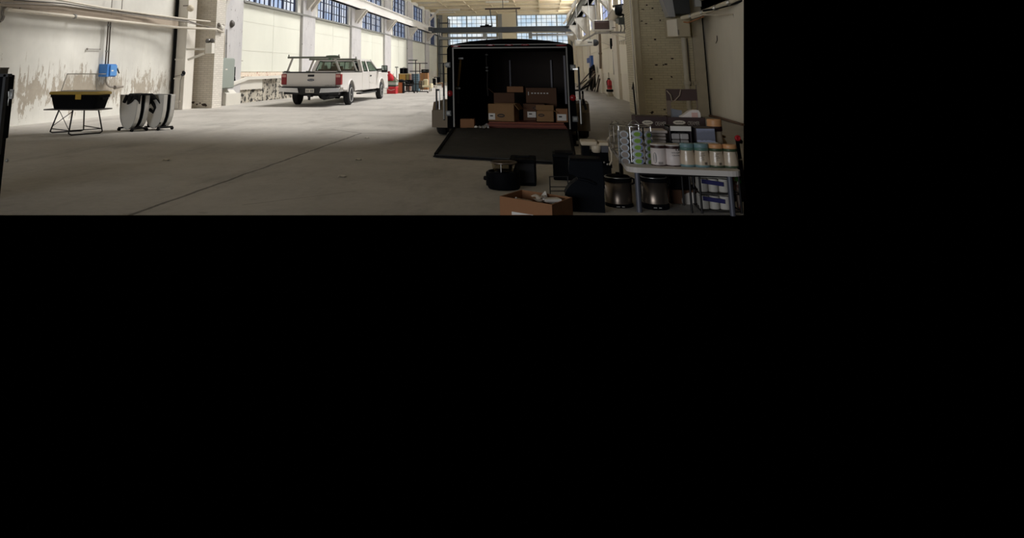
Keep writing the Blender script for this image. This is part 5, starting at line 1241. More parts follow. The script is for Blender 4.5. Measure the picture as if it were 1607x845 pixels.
part('body', MB().bar(c + V(0, 0, .25), c + V(0, 0, -.15), .12), M_BLKMATTE, t); part('loop', MB().tube([c + V(-.0, .25 * math.cos(a_) + .3, .22 * math.sin(a_) - .05) for a_ in [2 * math.pi * i / 14 for i in range(14)]], .03, 6, True), M_BLKMATTE, t)
c = PX(978, 64, 3.6)
t = thing('pipe_manifold', 'row of small white pipe stubs on the right wall beside the pier', 'pipes', c)
part('header', MB().tube([PX(972, 65, 3.6), PX(978, 63, 3.6), PX(987, 61, 3.6)], .03, 6), M_PIPW, t)
for px in (973, 976, 979, 982, 985): part('stub', MB().cyl(PX(px, 64, 3.6), PX(px, 69.5, 3.6), .02, n=6), M_PIPW, t)
part('drop_pipe', MB().tube([PX(985, 69, 3.6), PX(991, 79, 3.6), PX(991.5, 100, 3.6)], .022, 6), M_PIPED, t)
# grey pipework and dark ducts by the upper pier
q = PX(973, 17, 3.4)
t = thing('duct_fan', 'dark bracketed fan with white duct above the louvred heater', 'fan', q)
part('motor', MB().lathe([(0, -.2), (.2, -.18), (.24, 0), (.2, .2), (0, .22)], q, 14, (1, -.3, 0)), M_BLKMATTE, t)
part('duct', MB().cyl(q + V(-.3, .3, -.3), q + V(-.1, .1, 0), .22, n=14), M_PIPW, t); part('bracket', MB().bar(q + V(-.3, 0, .2), q + V(.3, 0, .3), .06).bar(q + V(.1, 0, -.3), q + V(.3, 0, .3), .06), M_BLKMATTE, t)
part('outlet', MB().tube([q + V(.2, 0, 0), q + V(.35, -.4, .3), q + V(.3, -.8, .7)], .12, 10), M_PIPW, t)
rpipe('pipe', 'white elbow pipe beside the pier top above the control box', [PY(980.5, 22, 27), PY(983, 12, 27), PY(986, 5, 27), PY(992, 0, 27), PY(994, -6, 27)], .11)
rpipe('pipe', 'white vertical pipe by the first runway bracket on the right', [PX(958.5, -4, 3.3), PX(958.5, 30, 3.3)], .09)
# blue panels
a, b = PX(921.5, 93, 3.62), PX(924.5, 102, 3.62)
for (x0, x1, y0, y1, lab, g) in ((925, 928.5, 88, 107.5, 'tall blue electrical box on the far right wall', 1), (921.3, 925, 91.5, 98.5, 'small blue electrical box left of the tall one on the far right wall', 2)):
    p0, p1 = PX(x0, y0, 3.55), PX(x1, y1, 3.55)
    t = thing('blue_box', lab, 'electrical box', (3.6, (p0.y + p1.y) / 2, p1.z))
    part('body', MB().box(3.52, 3.73, min(p0.y, p1.y), max(p0.y, p1.y), p1.z, p0.z), mat('deep_blue_enamel', rgb(34, 78, 150), .5), t, bevel=.01)
    part('front_cover', MB().box(3.55, 3.7, min(p0.y, p1.y) - .03, min(p0.y, p1.y), p1.z + .05, p0.z - .05), mat('mid_blue_enamel', rgb(46, 94, 168), .5), t)
# lumber and hoses leaning on the far right wall
M_DWD = mat('dark_timber', rgb(66, 54, 44), .8, 0, .25, 5)
specs = [((908, 134), (930, 109), .09, 'dark plank leaning left at the far right, lowest of the pile', M_DWD), ((913, 139), (934, 115), .06, 'pale thin plank leaning in front of the dark far-right pile', mat('pale_timber', rgb(170, 156, 136), .8)), ((929, 143), (934, 117), .1, 'short dark plank, left of the steep pair on the far right', M_DWD), ((933, 143.5), (940, 118), .06, 'dark steep plank, right of the steep pair on the far right', M_DWD), ((905, 137), (925, 122), .12, 'flat dark board at the bottom of the far-right pile', M_DWD),
 ((911, 141), (931, 121), .14, 'broad dark board leaning left, in the middle of the far-right pile', M_DWD), ((921, 142), (932, 112), .12, 'dark board under the hose heap on the far right wall', M_DWD), ((937, 144.5), (941, 124), .1, 'dark short board nearest the camera in the far-right pile', M_DWD)]
for (f, h, w, lab, m) in specs:
    p = G(*f); q = PX(h[0], h[1], 3.3) if h[0] > 926 else PY(h[0], h[1], p.y + 1.5)
    t = thing('plank', lab, 'plank', p, group='planks leaning on the far right wall')
    part('board', MB().bar(p, q, w, .04), m, t, bevel=.004); part('sawn_end', MB().bar(q, q + (q - p).normalized() * .02, w * .98, .038), MATS['dark_wood'], t)
p = PX(930.5, 112, 3.4); g = G(926, 141)
t = thing('hose_bundle', 'dark coiled hose heap on the far right wall below the blue boxes', 'hose', g)
for i in range(3): part('coil', MB().tube([V(3.45 - .1 * i, p.y + .5 * math.cos(a_) + .1 * i, 1.0 + .7 * math.sin(a_) - .1 * i) for a_ in [2 * math.pi * k / 18 for k in range(18)]], .08, 8, True), M_BLKMATTE, t)
part('tail', MB().tube([V(3.4, p.y + .5, .9), V(3.0, p.y - 1, .4), V(2.4, p.y - 2, .1), V(1.9, p.y - 1, .06)], .06, 8), M_BLKMATTE, t)
# fire extinguisher on its post
g = G(957.5, 151.5)
t = thing('extinguisher_stand', 'low pale post with a dark collar holding the fire extinguisher', 'stand', (g.x, g.y, 0))
zc1 = PY(957.5, 140, g.y).z; z2 = PY(957.5, 117.5, g.y).z
part('base', MB().lathe([(.17, 0), (.17, .1), (.14, .12), (.13, zc1 - .06), (.16, zc1 - .04), (.16, zc1), (0, zc1)], (g.x, g.y, 0), 16), mat('pale_concrete_post', rgb(176, 168, 150), .8, 0, .12, 6), t)
part('collar', MB().lathe([(.165, 0), (.18, .02), (.18, .1), (.165, .12)], (g.x, g.y, zc1 - .14), 16), M_BLKMATTE, t)
part('back_board', MB().box(g.x - .03, g.x + .03, g.y + .12, g.y + .15, zc1 - .1, z2 + .12), M_PIPW, t)
z1 = PY(957.5, 139, g.y).z; zt_ = PY(957.5, 125, g.y).z
t = thing('fire_extinguisher', 'red fire extinguisher standing on a low post by the right wall', 'fire extinguisher', (g.x, g.y, zc1))
part('cylinder', MB().lathe([(0, 0), (.12, .0), (.13, .03), (.13, zt_ - zc1 - .1), (.08, zt_ - zc1 - .03), (.03, zt_ - zc1), (0, zt_ - zc1)], (g.x, g.y, zc1), 18), M_RED, t)
part('label', MB().lathe([(.133, .08), (.133, .2)], (g.x, g.y, zc1), 18), mat('dark_red_label', rgb(132, 28, 34), .6), t)
part('valve', MB().bar((g.x - .08, g.y, zt_ + .06), (g.x + .05, g.y, zt_ + .04), .05).cyl((g.x, g.y, zt_ - .02), (g.x, g.y, zt_ + .05), .03), M_BLKMATTE, t)
part('hose', MB().tube([V(g.x - .05, g.y - .02, zt_ + .04), V(g.x - .14, g.y - .03, zt_ - .1), V(g.x - .13, g.y - .05, zt_ - .3)], .018, 6), M_BLKMATTE, t)
# leaning pole by the pier
p = G(1000, 182.5); q = PY(993.5, 134, 23.0); q2 = PY(996, 118, 23.2)
t = thing('leaning_pole', 'thin dark pole with a bent top leaning at the brick pier corner', 'pole', p)
part('shaft', MB().cyl(p + V(-.03, 0, .0), q, .025, n=8), M_BLKMET, t); part('top_piece', MB().bar(q + V(-.02, -.04, -.12), q2 + V(.02, -.04, .0), .06, .04), M_BLKMATTE, t)
# equipment high on the pier
Yq = 21.3
a, b = PY(1053.5, -6, Yq), PY(1084, 22, Yq)
t = thing('transformer', 'black metal transformer box high on the brick pier', 'transformer', ((a.x + b.x) / 2, Yq + .4, b.z))
part('case', MB().box(a.x, b.x, Yq, Yq + .8, b.z, a.z + .3), mat('charcoal_enamel', rgb(46, 50, 54), .45, .1, .1, 5), t, bevel=.02)
part('side_fin', MB().prism([(PY(1036, -2, Yq).x, a.z + .1), (a.x, a.z + .1), (PY(1062, 23, Yq).x - .05, b.z - .08), (PY(1049, 28, Yq).x, b.z - .06)], lambda x, z, y: (x, y, z), Yq - .05, Yq + .5), mat('pale_grey_sheet', rgb(166, 168, 172), .45, .2, .06, 4), t)
a, b = PY(1050, 29, Yq), PY(1085, 57, Yq)
t = thing('pull_box', 'cream square junction box under the black transformer on the brick pier', 'junction box', ((a.x + b.x) / 2, Yq + .4, b.z))
xm = PY(1064, 40, Yq).x
part('body', MB().prism([(a.x, Yq + .45), (xm, Yq + .02), (b.x, Yq + .1), (b.x, Yq + .8), (a.x, Yq + .8)], lambda x, y, z: (x, y, z), b.z, a.z), mat('cream_box_paint', rgb(196, 186, 162), .5, 0, .05, 3), t, bevel=.01)
part('side_cover', MB().quad((a.x - .005, Yq + .42, b.z + .03), (xm - .02, Yq + .015, b.z + .01), (xm - .02, Yq + .015, a.z - .02), (a.x - .005, Yq + .42, a.z - .03)), mat('bright_cover', rgb(224, 218, 204), .5, 0, .04, 3), t)
part('latch', MB().box(xm - .02, xm + .02, Yq - .01, Yq + .02, b.z + .05, b.z + .2), M_PIPED, t)
rpipe('conduit', 'white painted conduit from the cream junction box down the brick pier', [PY(1072, 56, 22.05), PY(1078, 130, 22.05), PY(1083, 182, 22.05)], .075, mat('white_conduit', rgb(206, 200, 184), .5), 'conduit')
rpipe('conduit', 'thin dark conduit beside the white one on the brick pier', [PY(1078, 60, 22.05), PY(1084, 135, 22.05)], .02, MATS['dark_conduit'], 'conduit')
q = PY(1092, 130.5, 22.08)
t = thing('outlet_box', 'small square outlet box on the plaster strip right of the brick pier', 'outlet', q)
part('plate', MB().box(q.x - .07, q.x + .07, 22.05, 22.12, q.z - .055, q.z + .055), mat('grey_plate', rgb(178, 168, 146), .5), t, bevel=.006); part('tail', MB().cyl((q.x, 22.09, q.z - .055), (q.x - .01, 22.09, q.z - .3), .012, n=6), M_PIPED, t)
# insulated pipe and cables along the near right wall
pts = [PY(1071, 28.5, 21.0), PY(1086, 25, 20.6), PY(1104, 19.5, 20.0), PY(1124, 12, 19.3), PY(1146, 3.5, 18.6), PY(1160, -3, 18.2)]
t = thing('lagged_pipe', 'pale lagged pipe slanting from the cream junction box up to the right wall', 'pipe', pts[0])
part('lagging', MB().tube(pts, .07, 10), mat('pale_lagging', rgb(198, 190, 170), .6, 0, .12, 5), t)
for i in range(1, 5):
    d = (pts[i + 1] - pts[i]).normalized(); part('band', MB().cyl(pts[i] - d * .06, pts[i] + d * .06, .082, n=10), M_ALU, t)
pts = [PY(1073, 34.5, 20.9), PY(1080, 35.5, 20.8), PY(1090, 32, 20.5), PY(1104, 26, 20.0)]
single('orange_cable', MB().tube(pts, .022, 6), mat('orange_cable', rgb(150, 96, 52), .5), 'orange cable looping under the pale lagged pipe', 'cable', pts[0])
pts = [PY(1086, 28.5, 20.3), PY(1105, 23, 19.9), PY(1130, 23.5, 19.4), PY(1151, 22.2, 18.9)]
t = thing('wall_bracket', 'thin level arm under the lagged pipe along the right wall', 'bracket', pts[0])
part('arm', MB().tube(pts, .022, 6), M_PIPW, t); part('end_hook', MB().tube([pts[-1], pts[-1] + V(.01, 0, -.08), pts[-1] + V(.02, 0, -.16)], .016, 6), M_PIPED, t)
pts = [PY(1104, 17, 19.8), PY(1125, 13.5, 19.2), PY(1150, 6.5, 18.5), PY(1166, .5, 18.0)]
single('black_cable', MB().tube(pts, .03, 6), M_BLKMATTE, 'black cable slung below the lagged pipe at the right wall', 'cable', pts[0])
q = PY(1096, 4, 21.5)
t = thing('wall_fixture', 'pale grey plate fixture hanging right of the black transformer', 'fixture', q)
part('plate', MB().box(q.x - .1, q.x + .08, 21.5, 21.6, q.z - .12, q.z + .3), mat('pale_fixture', rgb(186, 188, 186), .5), t); part('arm', MB().bar(q + V(.05, .05, .1), q + V(.55, -.1, .2), .16, .1), mat('dull_tan_arm', rgb(120, 110, 90), .7), t)
p0 = PX(1124, 57, 4.9); single('hanging_wire', MB().tube([PX(1125, 56, 4.9), PX(1125.5, 63, 4.9), PX(1123.5, 68, 4.9)], .01, 5), M_BLKMATTE, 'short black wire hanging on the near right wall', 'wire', p0)
pts = [PX(1114, 183, 4.85), PX(1128, 185, 4.85), PX(1145, 191, 4.85), PX(1160, 194.5, 4.85), PX(1166, 196, 4.85)]
for p in pts: p.z = max(p.z, .03)
single('floor_hose', MB().tube(pts, .035, 8), mat('brown_hose', rgb(104, 78, 60), .7), 'brown hose lying along the foot of the near right wall', 'hose', pts[0])
# ================================================================ FOREGROUND GOODS
ZT = .42
FL, FR, BL = G(984, 262.5, ZT), G(1165.8, 269.6, ZT), G(957, 226, ZT)
BR = FR + (BL - FL)
def rounded(poly, r, n=6):
    out = []
    for i, p in enumerate(poly):
        a, b = poly[i - 1] - p, poly[(i + 1) % len(poly)] - p
        a.normalize(); b.normalize()
        for k in range(n + 1):
            t_ = k / n; q = p + a * r * (1 - t_) ** 2 + b * r * t_ ** 2
            out.append((q.x, q.y))
    return out
M_TBLT = mat('white_moulded_plastic', rgb(206, 200, 194), .5, 0, .05, 8)
t = thing('folding_table', 'white plastic folding table at the right edge crowded with coffee supplies', 'table', ((FL.x + BR.x) / 2, (FL.y + BR.y) / 2, 0))
pl = rounded([FL, FR, BR, BL], .13)
part('tabletop', MB().prism(pl, lambda x, y, z: (x, y, z), ZT - .05, ZT), M_TBLT, t, bevel=.008)
M_LEGG = mat('blue_grey_leg_enamel', rgb(92, 94, 104), .45, .3, .08, 6)
for px, top in ((1003.5, 1), (1149.5, 1)):
    p = PY(px, 330, 7.24)
    part('leg', MB().cyl((p.x, 7.24, 0), (p.x, 7.24, ZT - .05), .026, n=12), M_LEGG, t)
    part('leg', MB().cyl((p.x + .05, 9.2, 0), (p.x + .05, 9.2, ZT - .05), .026, n=12), M_LEGG, t)
pa, pb = PY(1003.5, 330, 7.24), PY(1149.5, 330, 7.24)
part('leg_rail', MB().cyl((pa.x, 7.24, ZT - .065), (pb.x, 7.24, ZT - .065), .012, n=8), M_BLKMET, t)
part('side_rail', MB().box(FL.x + .12, FL.x + .16, FL.y + .25, BL.y - .3, ZT - .085, ZT - .05), M_BLKMET, t)
# ---- pods on the wire carousel
cc = PY(999, 258, 7.62); CX, CY = cc.x, 7.62
CR = .165
rowz = [PY(1000, y, 7.45).z for y in (210.5, 221, 231.5, 242.5, 253)]
rowz = [z for z in rowz]
t = thing('pod_carousel', 'round wire carousel of coffee pods at the left front of the white table', 'rack', (CX, CY, ZT))
part('base', MB().lathe([(.0, 0), (.15, 0), (.155, .008), (.14, .014), (0, .014)], (CX, CY, ZT), 28), M_BLKMATTE, t)
part('base_ring', MB().tube([V(CX + .15 * math.cos(a), CY + .15 * math.sin(a), ZT + .018) for a in [2 * math.pi * i / 32 for i in range(32)]], .006, 6, True), M_CHROME, t)
zt_ = rowz[0] + .07
for i in range(8):
    a = -math.pi / 2 + math.pi / 8 + i * math.pi / 4
    x, y = CX + CR * math.cos(a), CY + CR * math.sin(a)
    part('upright', MB().bar((x, y, ZT + .014), (x, y, zt_), .006 if i != 0 else .016, .004, (math.cos(a), math.sin(a), 0)), M_CHROME, t)
part('top_ring', MB().tube([V(CX + CR * math.cos(a), CY + CR * math.sin(a), zt_) for a in [2 * math.pi * i / 32 for i in range(32)]], .005, 6, True), M_CHROME, t)
part('top_loop', MB().tube([V(CX + (-.06 + .12 * i / 10), CY, zt_ + .0 + .05 * math.sin(math.pi * i / 10)) for i in range(11)], .006, 6), M_CHROME, t)
for z in rowz: part('ring', MB().tube([V(CX + (CR - .02) * math.cos(a), CY + (CR - .02) * math.sin(a), z - .036) for a in [2 * math.pi * i / 32 for i in range(32)]], .003, 5, True), M_WIRE, t)
M_PODW = mat('pod_white_cup', rgb(206, 206, 204), .5, 0, .06, 20)
M_PODG = mat('pod_green_print', rgb(122, 160, 62), .45, 0, .2, 40)
M_PODB = mat('pod_blue_print', rgb(92, 108, 170), .45, 0, .2, 40)
M_PODF = mat('pod_silver_rim', rgb(186, 194, 204), .35, .2, .1, 30)
M_PODT = mat('pod_taupe_foil', rgb(150, 140, 134), .5, .2, .2, 30)
cols = [(-math.pi / 2, 'front carousel column', 1), (-math.pi / 4, 'column right of the bright upright', 1), (-3 * math.pi / 4, 'column left of the front one', 0), (-math.pi, 'leftmost carousel column', 0), (0, 'rightmost carousel column', 1)]
rown = ['top', 'second from the top', 'middle', 'second from the bottom', 'bottom']
protos = {}
for a, cn, green in cols:
    for k, z in enumerate(rowz):
        if cn == 'rightmost carousel column' and k in (0, 4): continue
        lab = '%s coffee pod, %s in the %s' % ('green-lidded' if green else 'grey-lidded', rown[k], cn)
        loc = (CX + (CR - .045) * math.cos(a), CY + (CR - .045) * math.sin(a), z + (.0 if abs(a + math.pi / 2) < .1 else -.012))
        if green not in protos:
            q = thing('coffee_pod', lab, 'coffee pod', loc, a, 'coffee pods on the carousel')
            lp('cup', MB().lathe([(.036, -.03), (.038, -.025), (.048, .045), (.056, .047)], (0, 0, 0), 18, (1, 0, 0), sx=1, sy=.66), M_PODW, q)
            fo = MB().use(M_PODF).lathe([(.057, .046), (.057, .05), (.046, .051), (0, .051)], (0, 0, 0), 18, (1, 0, 0), sx=1, sy=.66)
            if green:
                fo.use(M_PODG).prism([(.034 * math.cos(b) + .003, .022 * math.sin(b) - .002) for b in [2 * math.pi * i / 16 for i in range(16)]], lambda y, z_, x: (x, y, z_), .051, .053)
                fo.use(M_PODB).prism([(.036 * math.cos(b), .023 * math.sin(b)) for b in [-.9 + 1.5 * i / 8 for i in range(9)]] + [(.046 * math.cos(b), .031 * math.sin(b)) for b in [.6 - 1.5 * i / 8 for i in range(9)]], lambda y, z_, x: (x, y, z_), .0512, .0535)
            else: fo.use(M_PODT).prism([(.04 * math.cos(b), .026 * math.sin(b)) for b in [2 * math.pi * i / 16 for i in range(16)]], lambda y, z_, x: (x, y, z_), .051, .053)
            lp('foil_lid', fo, None, q)
            protos[green] = q
        else: dup(protos[green], loc, a, lab)
# wire basket behind it
q = PY(975, 205, 8.2)
t = thing('wire_basket', 'tangle of thin steel wire basket behind the pod carousel', 'basket', (q.x, 8.2, ZT))
for k in range(5):
    z = ZT + .06 + k * (q.z + .06 - ZT - .06) / 4
    part('hoop', MB().tube([V(q.x + .13 * math.cos(a), 8.2 + .13 * math.sin(a), z) for a in [2 * math.pi * i / 20 for i in range(20)]], .005, 5, True), M_WIRE, t)
for i in range(8):
    a = 2 * math.pi * i / 8; part('wire', MB().tube([V(q.x + .09 * math.cos(a), 8.2 + .09 * math.sin(a), ZT + .005), V(q.x + .13 * math.cos(a), 8.2 + .13 * math.sin(a), ZT + .06), V(q.x + .13 * math.cos(a), 8.2 + .13 * math.sin(a), q.z + .06), V(q.x + .1 * math.cos(a + .5), 8.2 + .1 * math.sin(a + .5), q.z + .1)], .004, 5), M_WIRE, t)
# ---- front row of canisters and jars
M_BRN = mat('dark_brown_print', rgb(52, 28, 26), .5, 0, .1, 10)
M_CANW = mat('white_canister_wrap', rgb(216, 206, 202), .45, 0, .03, 10)
def canister(px0, px1, ytop, ybot, Y, label, kind):
    a, b = PY(px0, ybot, Y), PY(px1, ytop, Y); r = (b.x - a.x) / 2; cx = (a.x + b.x) / 2; h = b.z - ZT
    c = (cx, Y + r, ZT)
    t = thing('canister', label, 'canister', c, 0, 'white canisters on the table')
    part('body', MB().lathe([(0, 0), (r * .97, 0), (r, .004), (r, h * .97), (0, h * .97)], c, 28), M_CANW, t)
    part('base_rim', MB().lathe([(r * 1.01, 0), (r * 1.02, h * .03), (r * 1.005, h * .05)], c, 28), M_BRN, t)
    part('brown_band', MB().lathe([(r * 1.004, h * .8), (r * 1.004, h * .93)], c, 28), M_BRN, t)
    part('lid', MB().lathe([(r * 1.03, h * .93), (r * 1.04, h * .985), (r * .98, h), (r * .9, h * .985), (0, h * .985)], c, 28), mat('pale_canister_lid', rgb(200, 192, 184), .4), t)
    f = lambda x, z: (cx + r * 1.008 * math.sin(x / r), Y + r - r * 1.008 * math.cos(x / r), ZT + z)
    if kind == 'front':
        tx = MB()
        for body, z, sz in (('NON DAIRY', .62, .17), ('CREAMER', .5, .19)):
            tt = MB().text(body, r * sz * 1.35, (0, 0, 0), (1, 0, 0), (0, 1, 0), 0)
            tx.add([f(v[0] + r * .32, v[1] + h * z) for v in tt.v], tt.f)
        part('lettering', tx, M_INK, t)
        part('oval_logo', MB().add([f(r * .55 + r * .32 * math.cos(b), h * .76 + h * .05 * math.sin(b)) for b in [2 * math.pi * i / 18 for i in range(18)]], [tuple(range(18))]), M_BRN, t)
    else:
        mb = MB().use(mat('grey_back_print', rgb(150, 146, 144), .6))
        mb.add([f(-r * .62 + r * .28 * math.cos(b), h * .36 + h * .25 * math.sin(b)) for b in [2 * math.pi * i / 18 for i in range(18)]], [tuple(range(18))])
        for k in range(9): mb.add([f(-r * .2, h * (.3 + .05 * k)), f(r * .35, h * (.3 + .05 * k)), f(r * .35, h * (.312 + .05 * k)), f(-r * .2, h * (.312 + .05 * k))], [(0, 1, 2, 3)])
        part('small_print', mb, None, t)
        mb = MB().use(M_INK)
        for k in range(11): x = -r * .18 + r * .055 * k; mb.add([f(x, h * .07), f(x + r * (.02 + .015 * (k % 3 == 0)), h * .07), f(x + r * (.02 + .015 * (k % 3 == 0)), h * .19), f(x, h * .19)], [(0, 1, 2, 3)])
        part('barcode', mb, None, t)
    return t
YF = FL.y + .14
canister(1024.2, 1046.2, 226.5, 262, YF, 'white canister with a dark band and barcode, next to the pod carousel', 'back')
canister(1046.8, 1069.2, 227.5, 263, YF, 'white canister lettered in dark print, next to the first blue-lidded jar', 'front')
M_JAR = mat('translucent_jar_powder', rgb(196, 180, 158), .3, 0, .05, 10, coat=.3)
M_JARB = mat('jar_green_base', rgb(70, 84, 66), .4)
M_TEAL = mat('teal_jar_lid', rgb(112, 142, 146), .45, 0, .05, 8)
M_ORNG = mat('orange_jar_lid', rgb(206, 152, 104), .45, 0, .05, 8)
def jar(px0, px1, ytop, ybot, Y, label, lid, band, printed):
    a, b = PY(px0, ybot, Y), PY(px1, ytop, Y); r = (b.x - a.x) / 2; cx = (a.x + b.x) / 2; h = b.z - ZT
    c = (cx, Y + r, ZT)
    t = thing('jar', label, 'jar', c, 0, 'powder jars on the table')
    pr = [(.9, 0), (1.0, .03), (1.01, .12), (1.0, .3), (.93, .48), (.86, .62), (.84, .7), (.86, .74)]
    part('body', MB().lathe([(0, 0)] + [(r * k, h * z) for k, z in pr] + [(0, h * .74)], c, 28), M_JAR, t)
    part('base_ring', MB().lathe([(r * .92, 0), (r * 1.015, .012 * h), (r * 1.02, h * .07), (r * 1.01, h * .1)], c, 28), M_JARB if band else M_TEAL, t)
    part('neck_band', MB().lathe([(r * .87, h * .7), (r * .95, h * .72), (r * .95, h * .82), (r * .88, h * .83)], c, 28), band or mat('dark_teal_band', rgb(88, 122, 112), .4), t)
    part('lid', MB().lathe([(r * .9, h * .81), (r * .93, h * .83), (r * .92, h * .97), (r * .86, h), (0, h)], c, 28), lid, t)
    if printed:
        f = lambda x, z: (cx + r * 1.0 * math.sin(x / r), Y + r - r * 1.022 * math.cos(x / r), ZT + z)
        mb = MB().use(mat('dark_grey_print', rgb(84, 76, 70), .6)); rr = random.Random(printed)
        for k in range(9):
            z = .3 + .04 * k; w = rr.uniform(.25, .5); x0 = -.35 + rr.uniform(0, .2)
            mb.add([f(r * x0, h * z), f(r * (x0 + w), h * z), f(r * (x0 + w), h * (z + .014)), f(r * x0, h * (z + .014))], [(0, 1, 2, 3)])
        part('small_print', mb, None, t)
        mb = MB().use(M_INK)
        for k in range(8): x = .12 + .045 * k; mb.add([f(r * x, h * .12), f(r * (x + .026), h * .12), f(r * (x + .026), h * .23), f(r * x, h * .23)], [(0, 1, 2, 3)])
        part('barcode', mb, None, t)
    return t
M_DG = mat('dark_green_band', rgb(58, 74, 50), .45)
jar(1070, 1091.3, 226, 263, YF - .02, 'unprinted powder jar with a blue-green lid, next to the canisters', M_TEAL, None, 0)
jar(1092.3, 1115, 226.5, 264, YF - .03, 'powder jar with a blue-green lid and small print with a barcode', M_TEAL, None, 3)
jar(1115.8, 1137.3, 227.5, 265, YF - .03, 'orange-lidded powder jar with small print, third of the front row of jars', M_ORNG, M_DG, 4)
jar(1138, 1159.3, 228, 265.5, YF - .03, 'orange-lidded powder jar without print at the right end of the front row', M_ORNG, M_DG, 0)
jar(1114, 1135.5, 188, 230, 7.95, 'orange-lidded jar with a brown neck band standing alone in the back row', M_ORNG, M_BRN, 0)
# ---- second row
def bx3(px0, px1, ytop, Y, d, z0=None):
    a, b = PY(px0, ytop, Y), PY(px1, ytop, Y)
    return a.x, b.x, Y, Y + d, ZT if z0 is None else z0, a.z
Y2 = YF + .5
a = bx3(1007, 1045, 204, Y2, .3)
t = thing('napkin_stack', 'uneven stack of white napkins behind the white canisters', 'napkins', ((a[0] + a[1]) / 2, Y2 + .15, ZT))
n = 9; rr = random.Random(2)
for i in range(n):
    z0 = ZT + (a[5] - ZT) * i / n; z1 = ZT + (a[5] - ZT) * (i + 1) / n - .004; dx = rr.uniform(-.02, .02)
    part('bundle', MB().box(a[0] + dx, a[1] + dx - .01 * (i % 2), Y2 + rr.uniform(0, .03), Y2 + .3, z0 + .001, z1), mat('napkin_white', rgb(206, 196, 190), .9, 0, .04, 14), t, bevel=.008)
q = PY(1058, 226, YF + .34)
t = thing('lid_stack', 'dark grey lid lying behind the canisters against the napkins', 'lid', (q.x - .03, YF + .36, ZT))
part('rim', MB().lathe([(.0, 0), (.1, 0), (.105, q.z - ZT - .03), (.08, q.z - ZT), (0, q.z - ZT + .012)], (q.x - .03, YF + .36, ZT), 20), mat('slate_grey_lid', rgb(78, 82, 94), .5), t); part('knob', MB().lathe([(.02, 0), (.02, .012), (0, .014)], (q.x - .03, YF + .36, q.z + .008), 10), M_BLKMATTE, t)
a = bx3(1050, 1084, 198.5, Y2 + .02, .3)
t = thing('sachet_box', 'open-fronted box of grey sachets under the open creamer box', 'box', ((a[0] + a[1]) / 2, Y2 + .17, ZT))
hb = a[5] - ZT
th = .01
part('shell', MB().box(a[0], a[0] + th, a[2], a[3], ZT, a[5]).box(a[1] - th, a[1], a[2], a[3], ZT, a[5]).box(a[0], a[1], a[3] - th, a[3], ZT, a[5]).box(a[0], a[1], a[2], a[3], a[5] - th, a[5]).box(a[0], a[1], a[2], a[3], ZT, ZT + th), mat('dark_display_box', rgb(52, 46, 50), .6), t)
part('top_strip', MB().box(a[0] + .01, a[1] - .0, a[2] - .008, a[2], a[5] - .045, a[5] + .004), M_PAPER, t)
for i in range(4):
    for j in range(2):
        xx = a[0] + .02 + j * (a[1] - a[0] - .04) / 2; zz = ZT + .012 + i * (hb - .08) / 4
        part('sachet', MB().box(xx, xx + (a[1] - a[0] - .05) / 2, a[2] + .01 + .008 * ((i + j) % 2), a[2] + .2, zz, zz + (hb - .08) / 4 - .006), mat('grey_sachet', rgb(172, 168, 166), .5, 0, .08, 12), t, bevel=.01)
a = bx3(1091, 1121.5, 201, Y2 + .02, .28)
t = thing('picture_box', 'box with a blue-grey landscape printed on its front, right of the sachet box', 'box', ((a[0] + a[1]) / 2, Y2 + .16, ZT))
k = NT('blue_landscape_print'); x_, y_, z_ = k.xyz()
bands = k.math('FRACT', k.math('ADD', k.math('MULTIPLY', z_, 3.0), k.math('MULTIPLY', k.noise(5, 5, .6, (1, 1, 3)), .8)))
k.out(k.mix(k.ramp(bands, .25, .75), rgb(120, 124, 140), rgb(188, 196, 226)), .4)
part('body', MB().box(a[0], a[1], a[2], a[3], ZT, a[5]), mat('dark_display_box', rgb(52, 46, 50), .6), t)
zf = PY(1106, 223, a[2]).z
part('front_print', MB().box(a[0] + .008, a[1] - .004, a[2] - .006, a[2], zf, a[5] - .006), MATS['blue_landscape_print'], t)
part('base_strip', MB().box(a[0] + .015, a[1] + .015, a[2] - .014, a[2], zf - .035, zf - .002), M_PAPER, t)
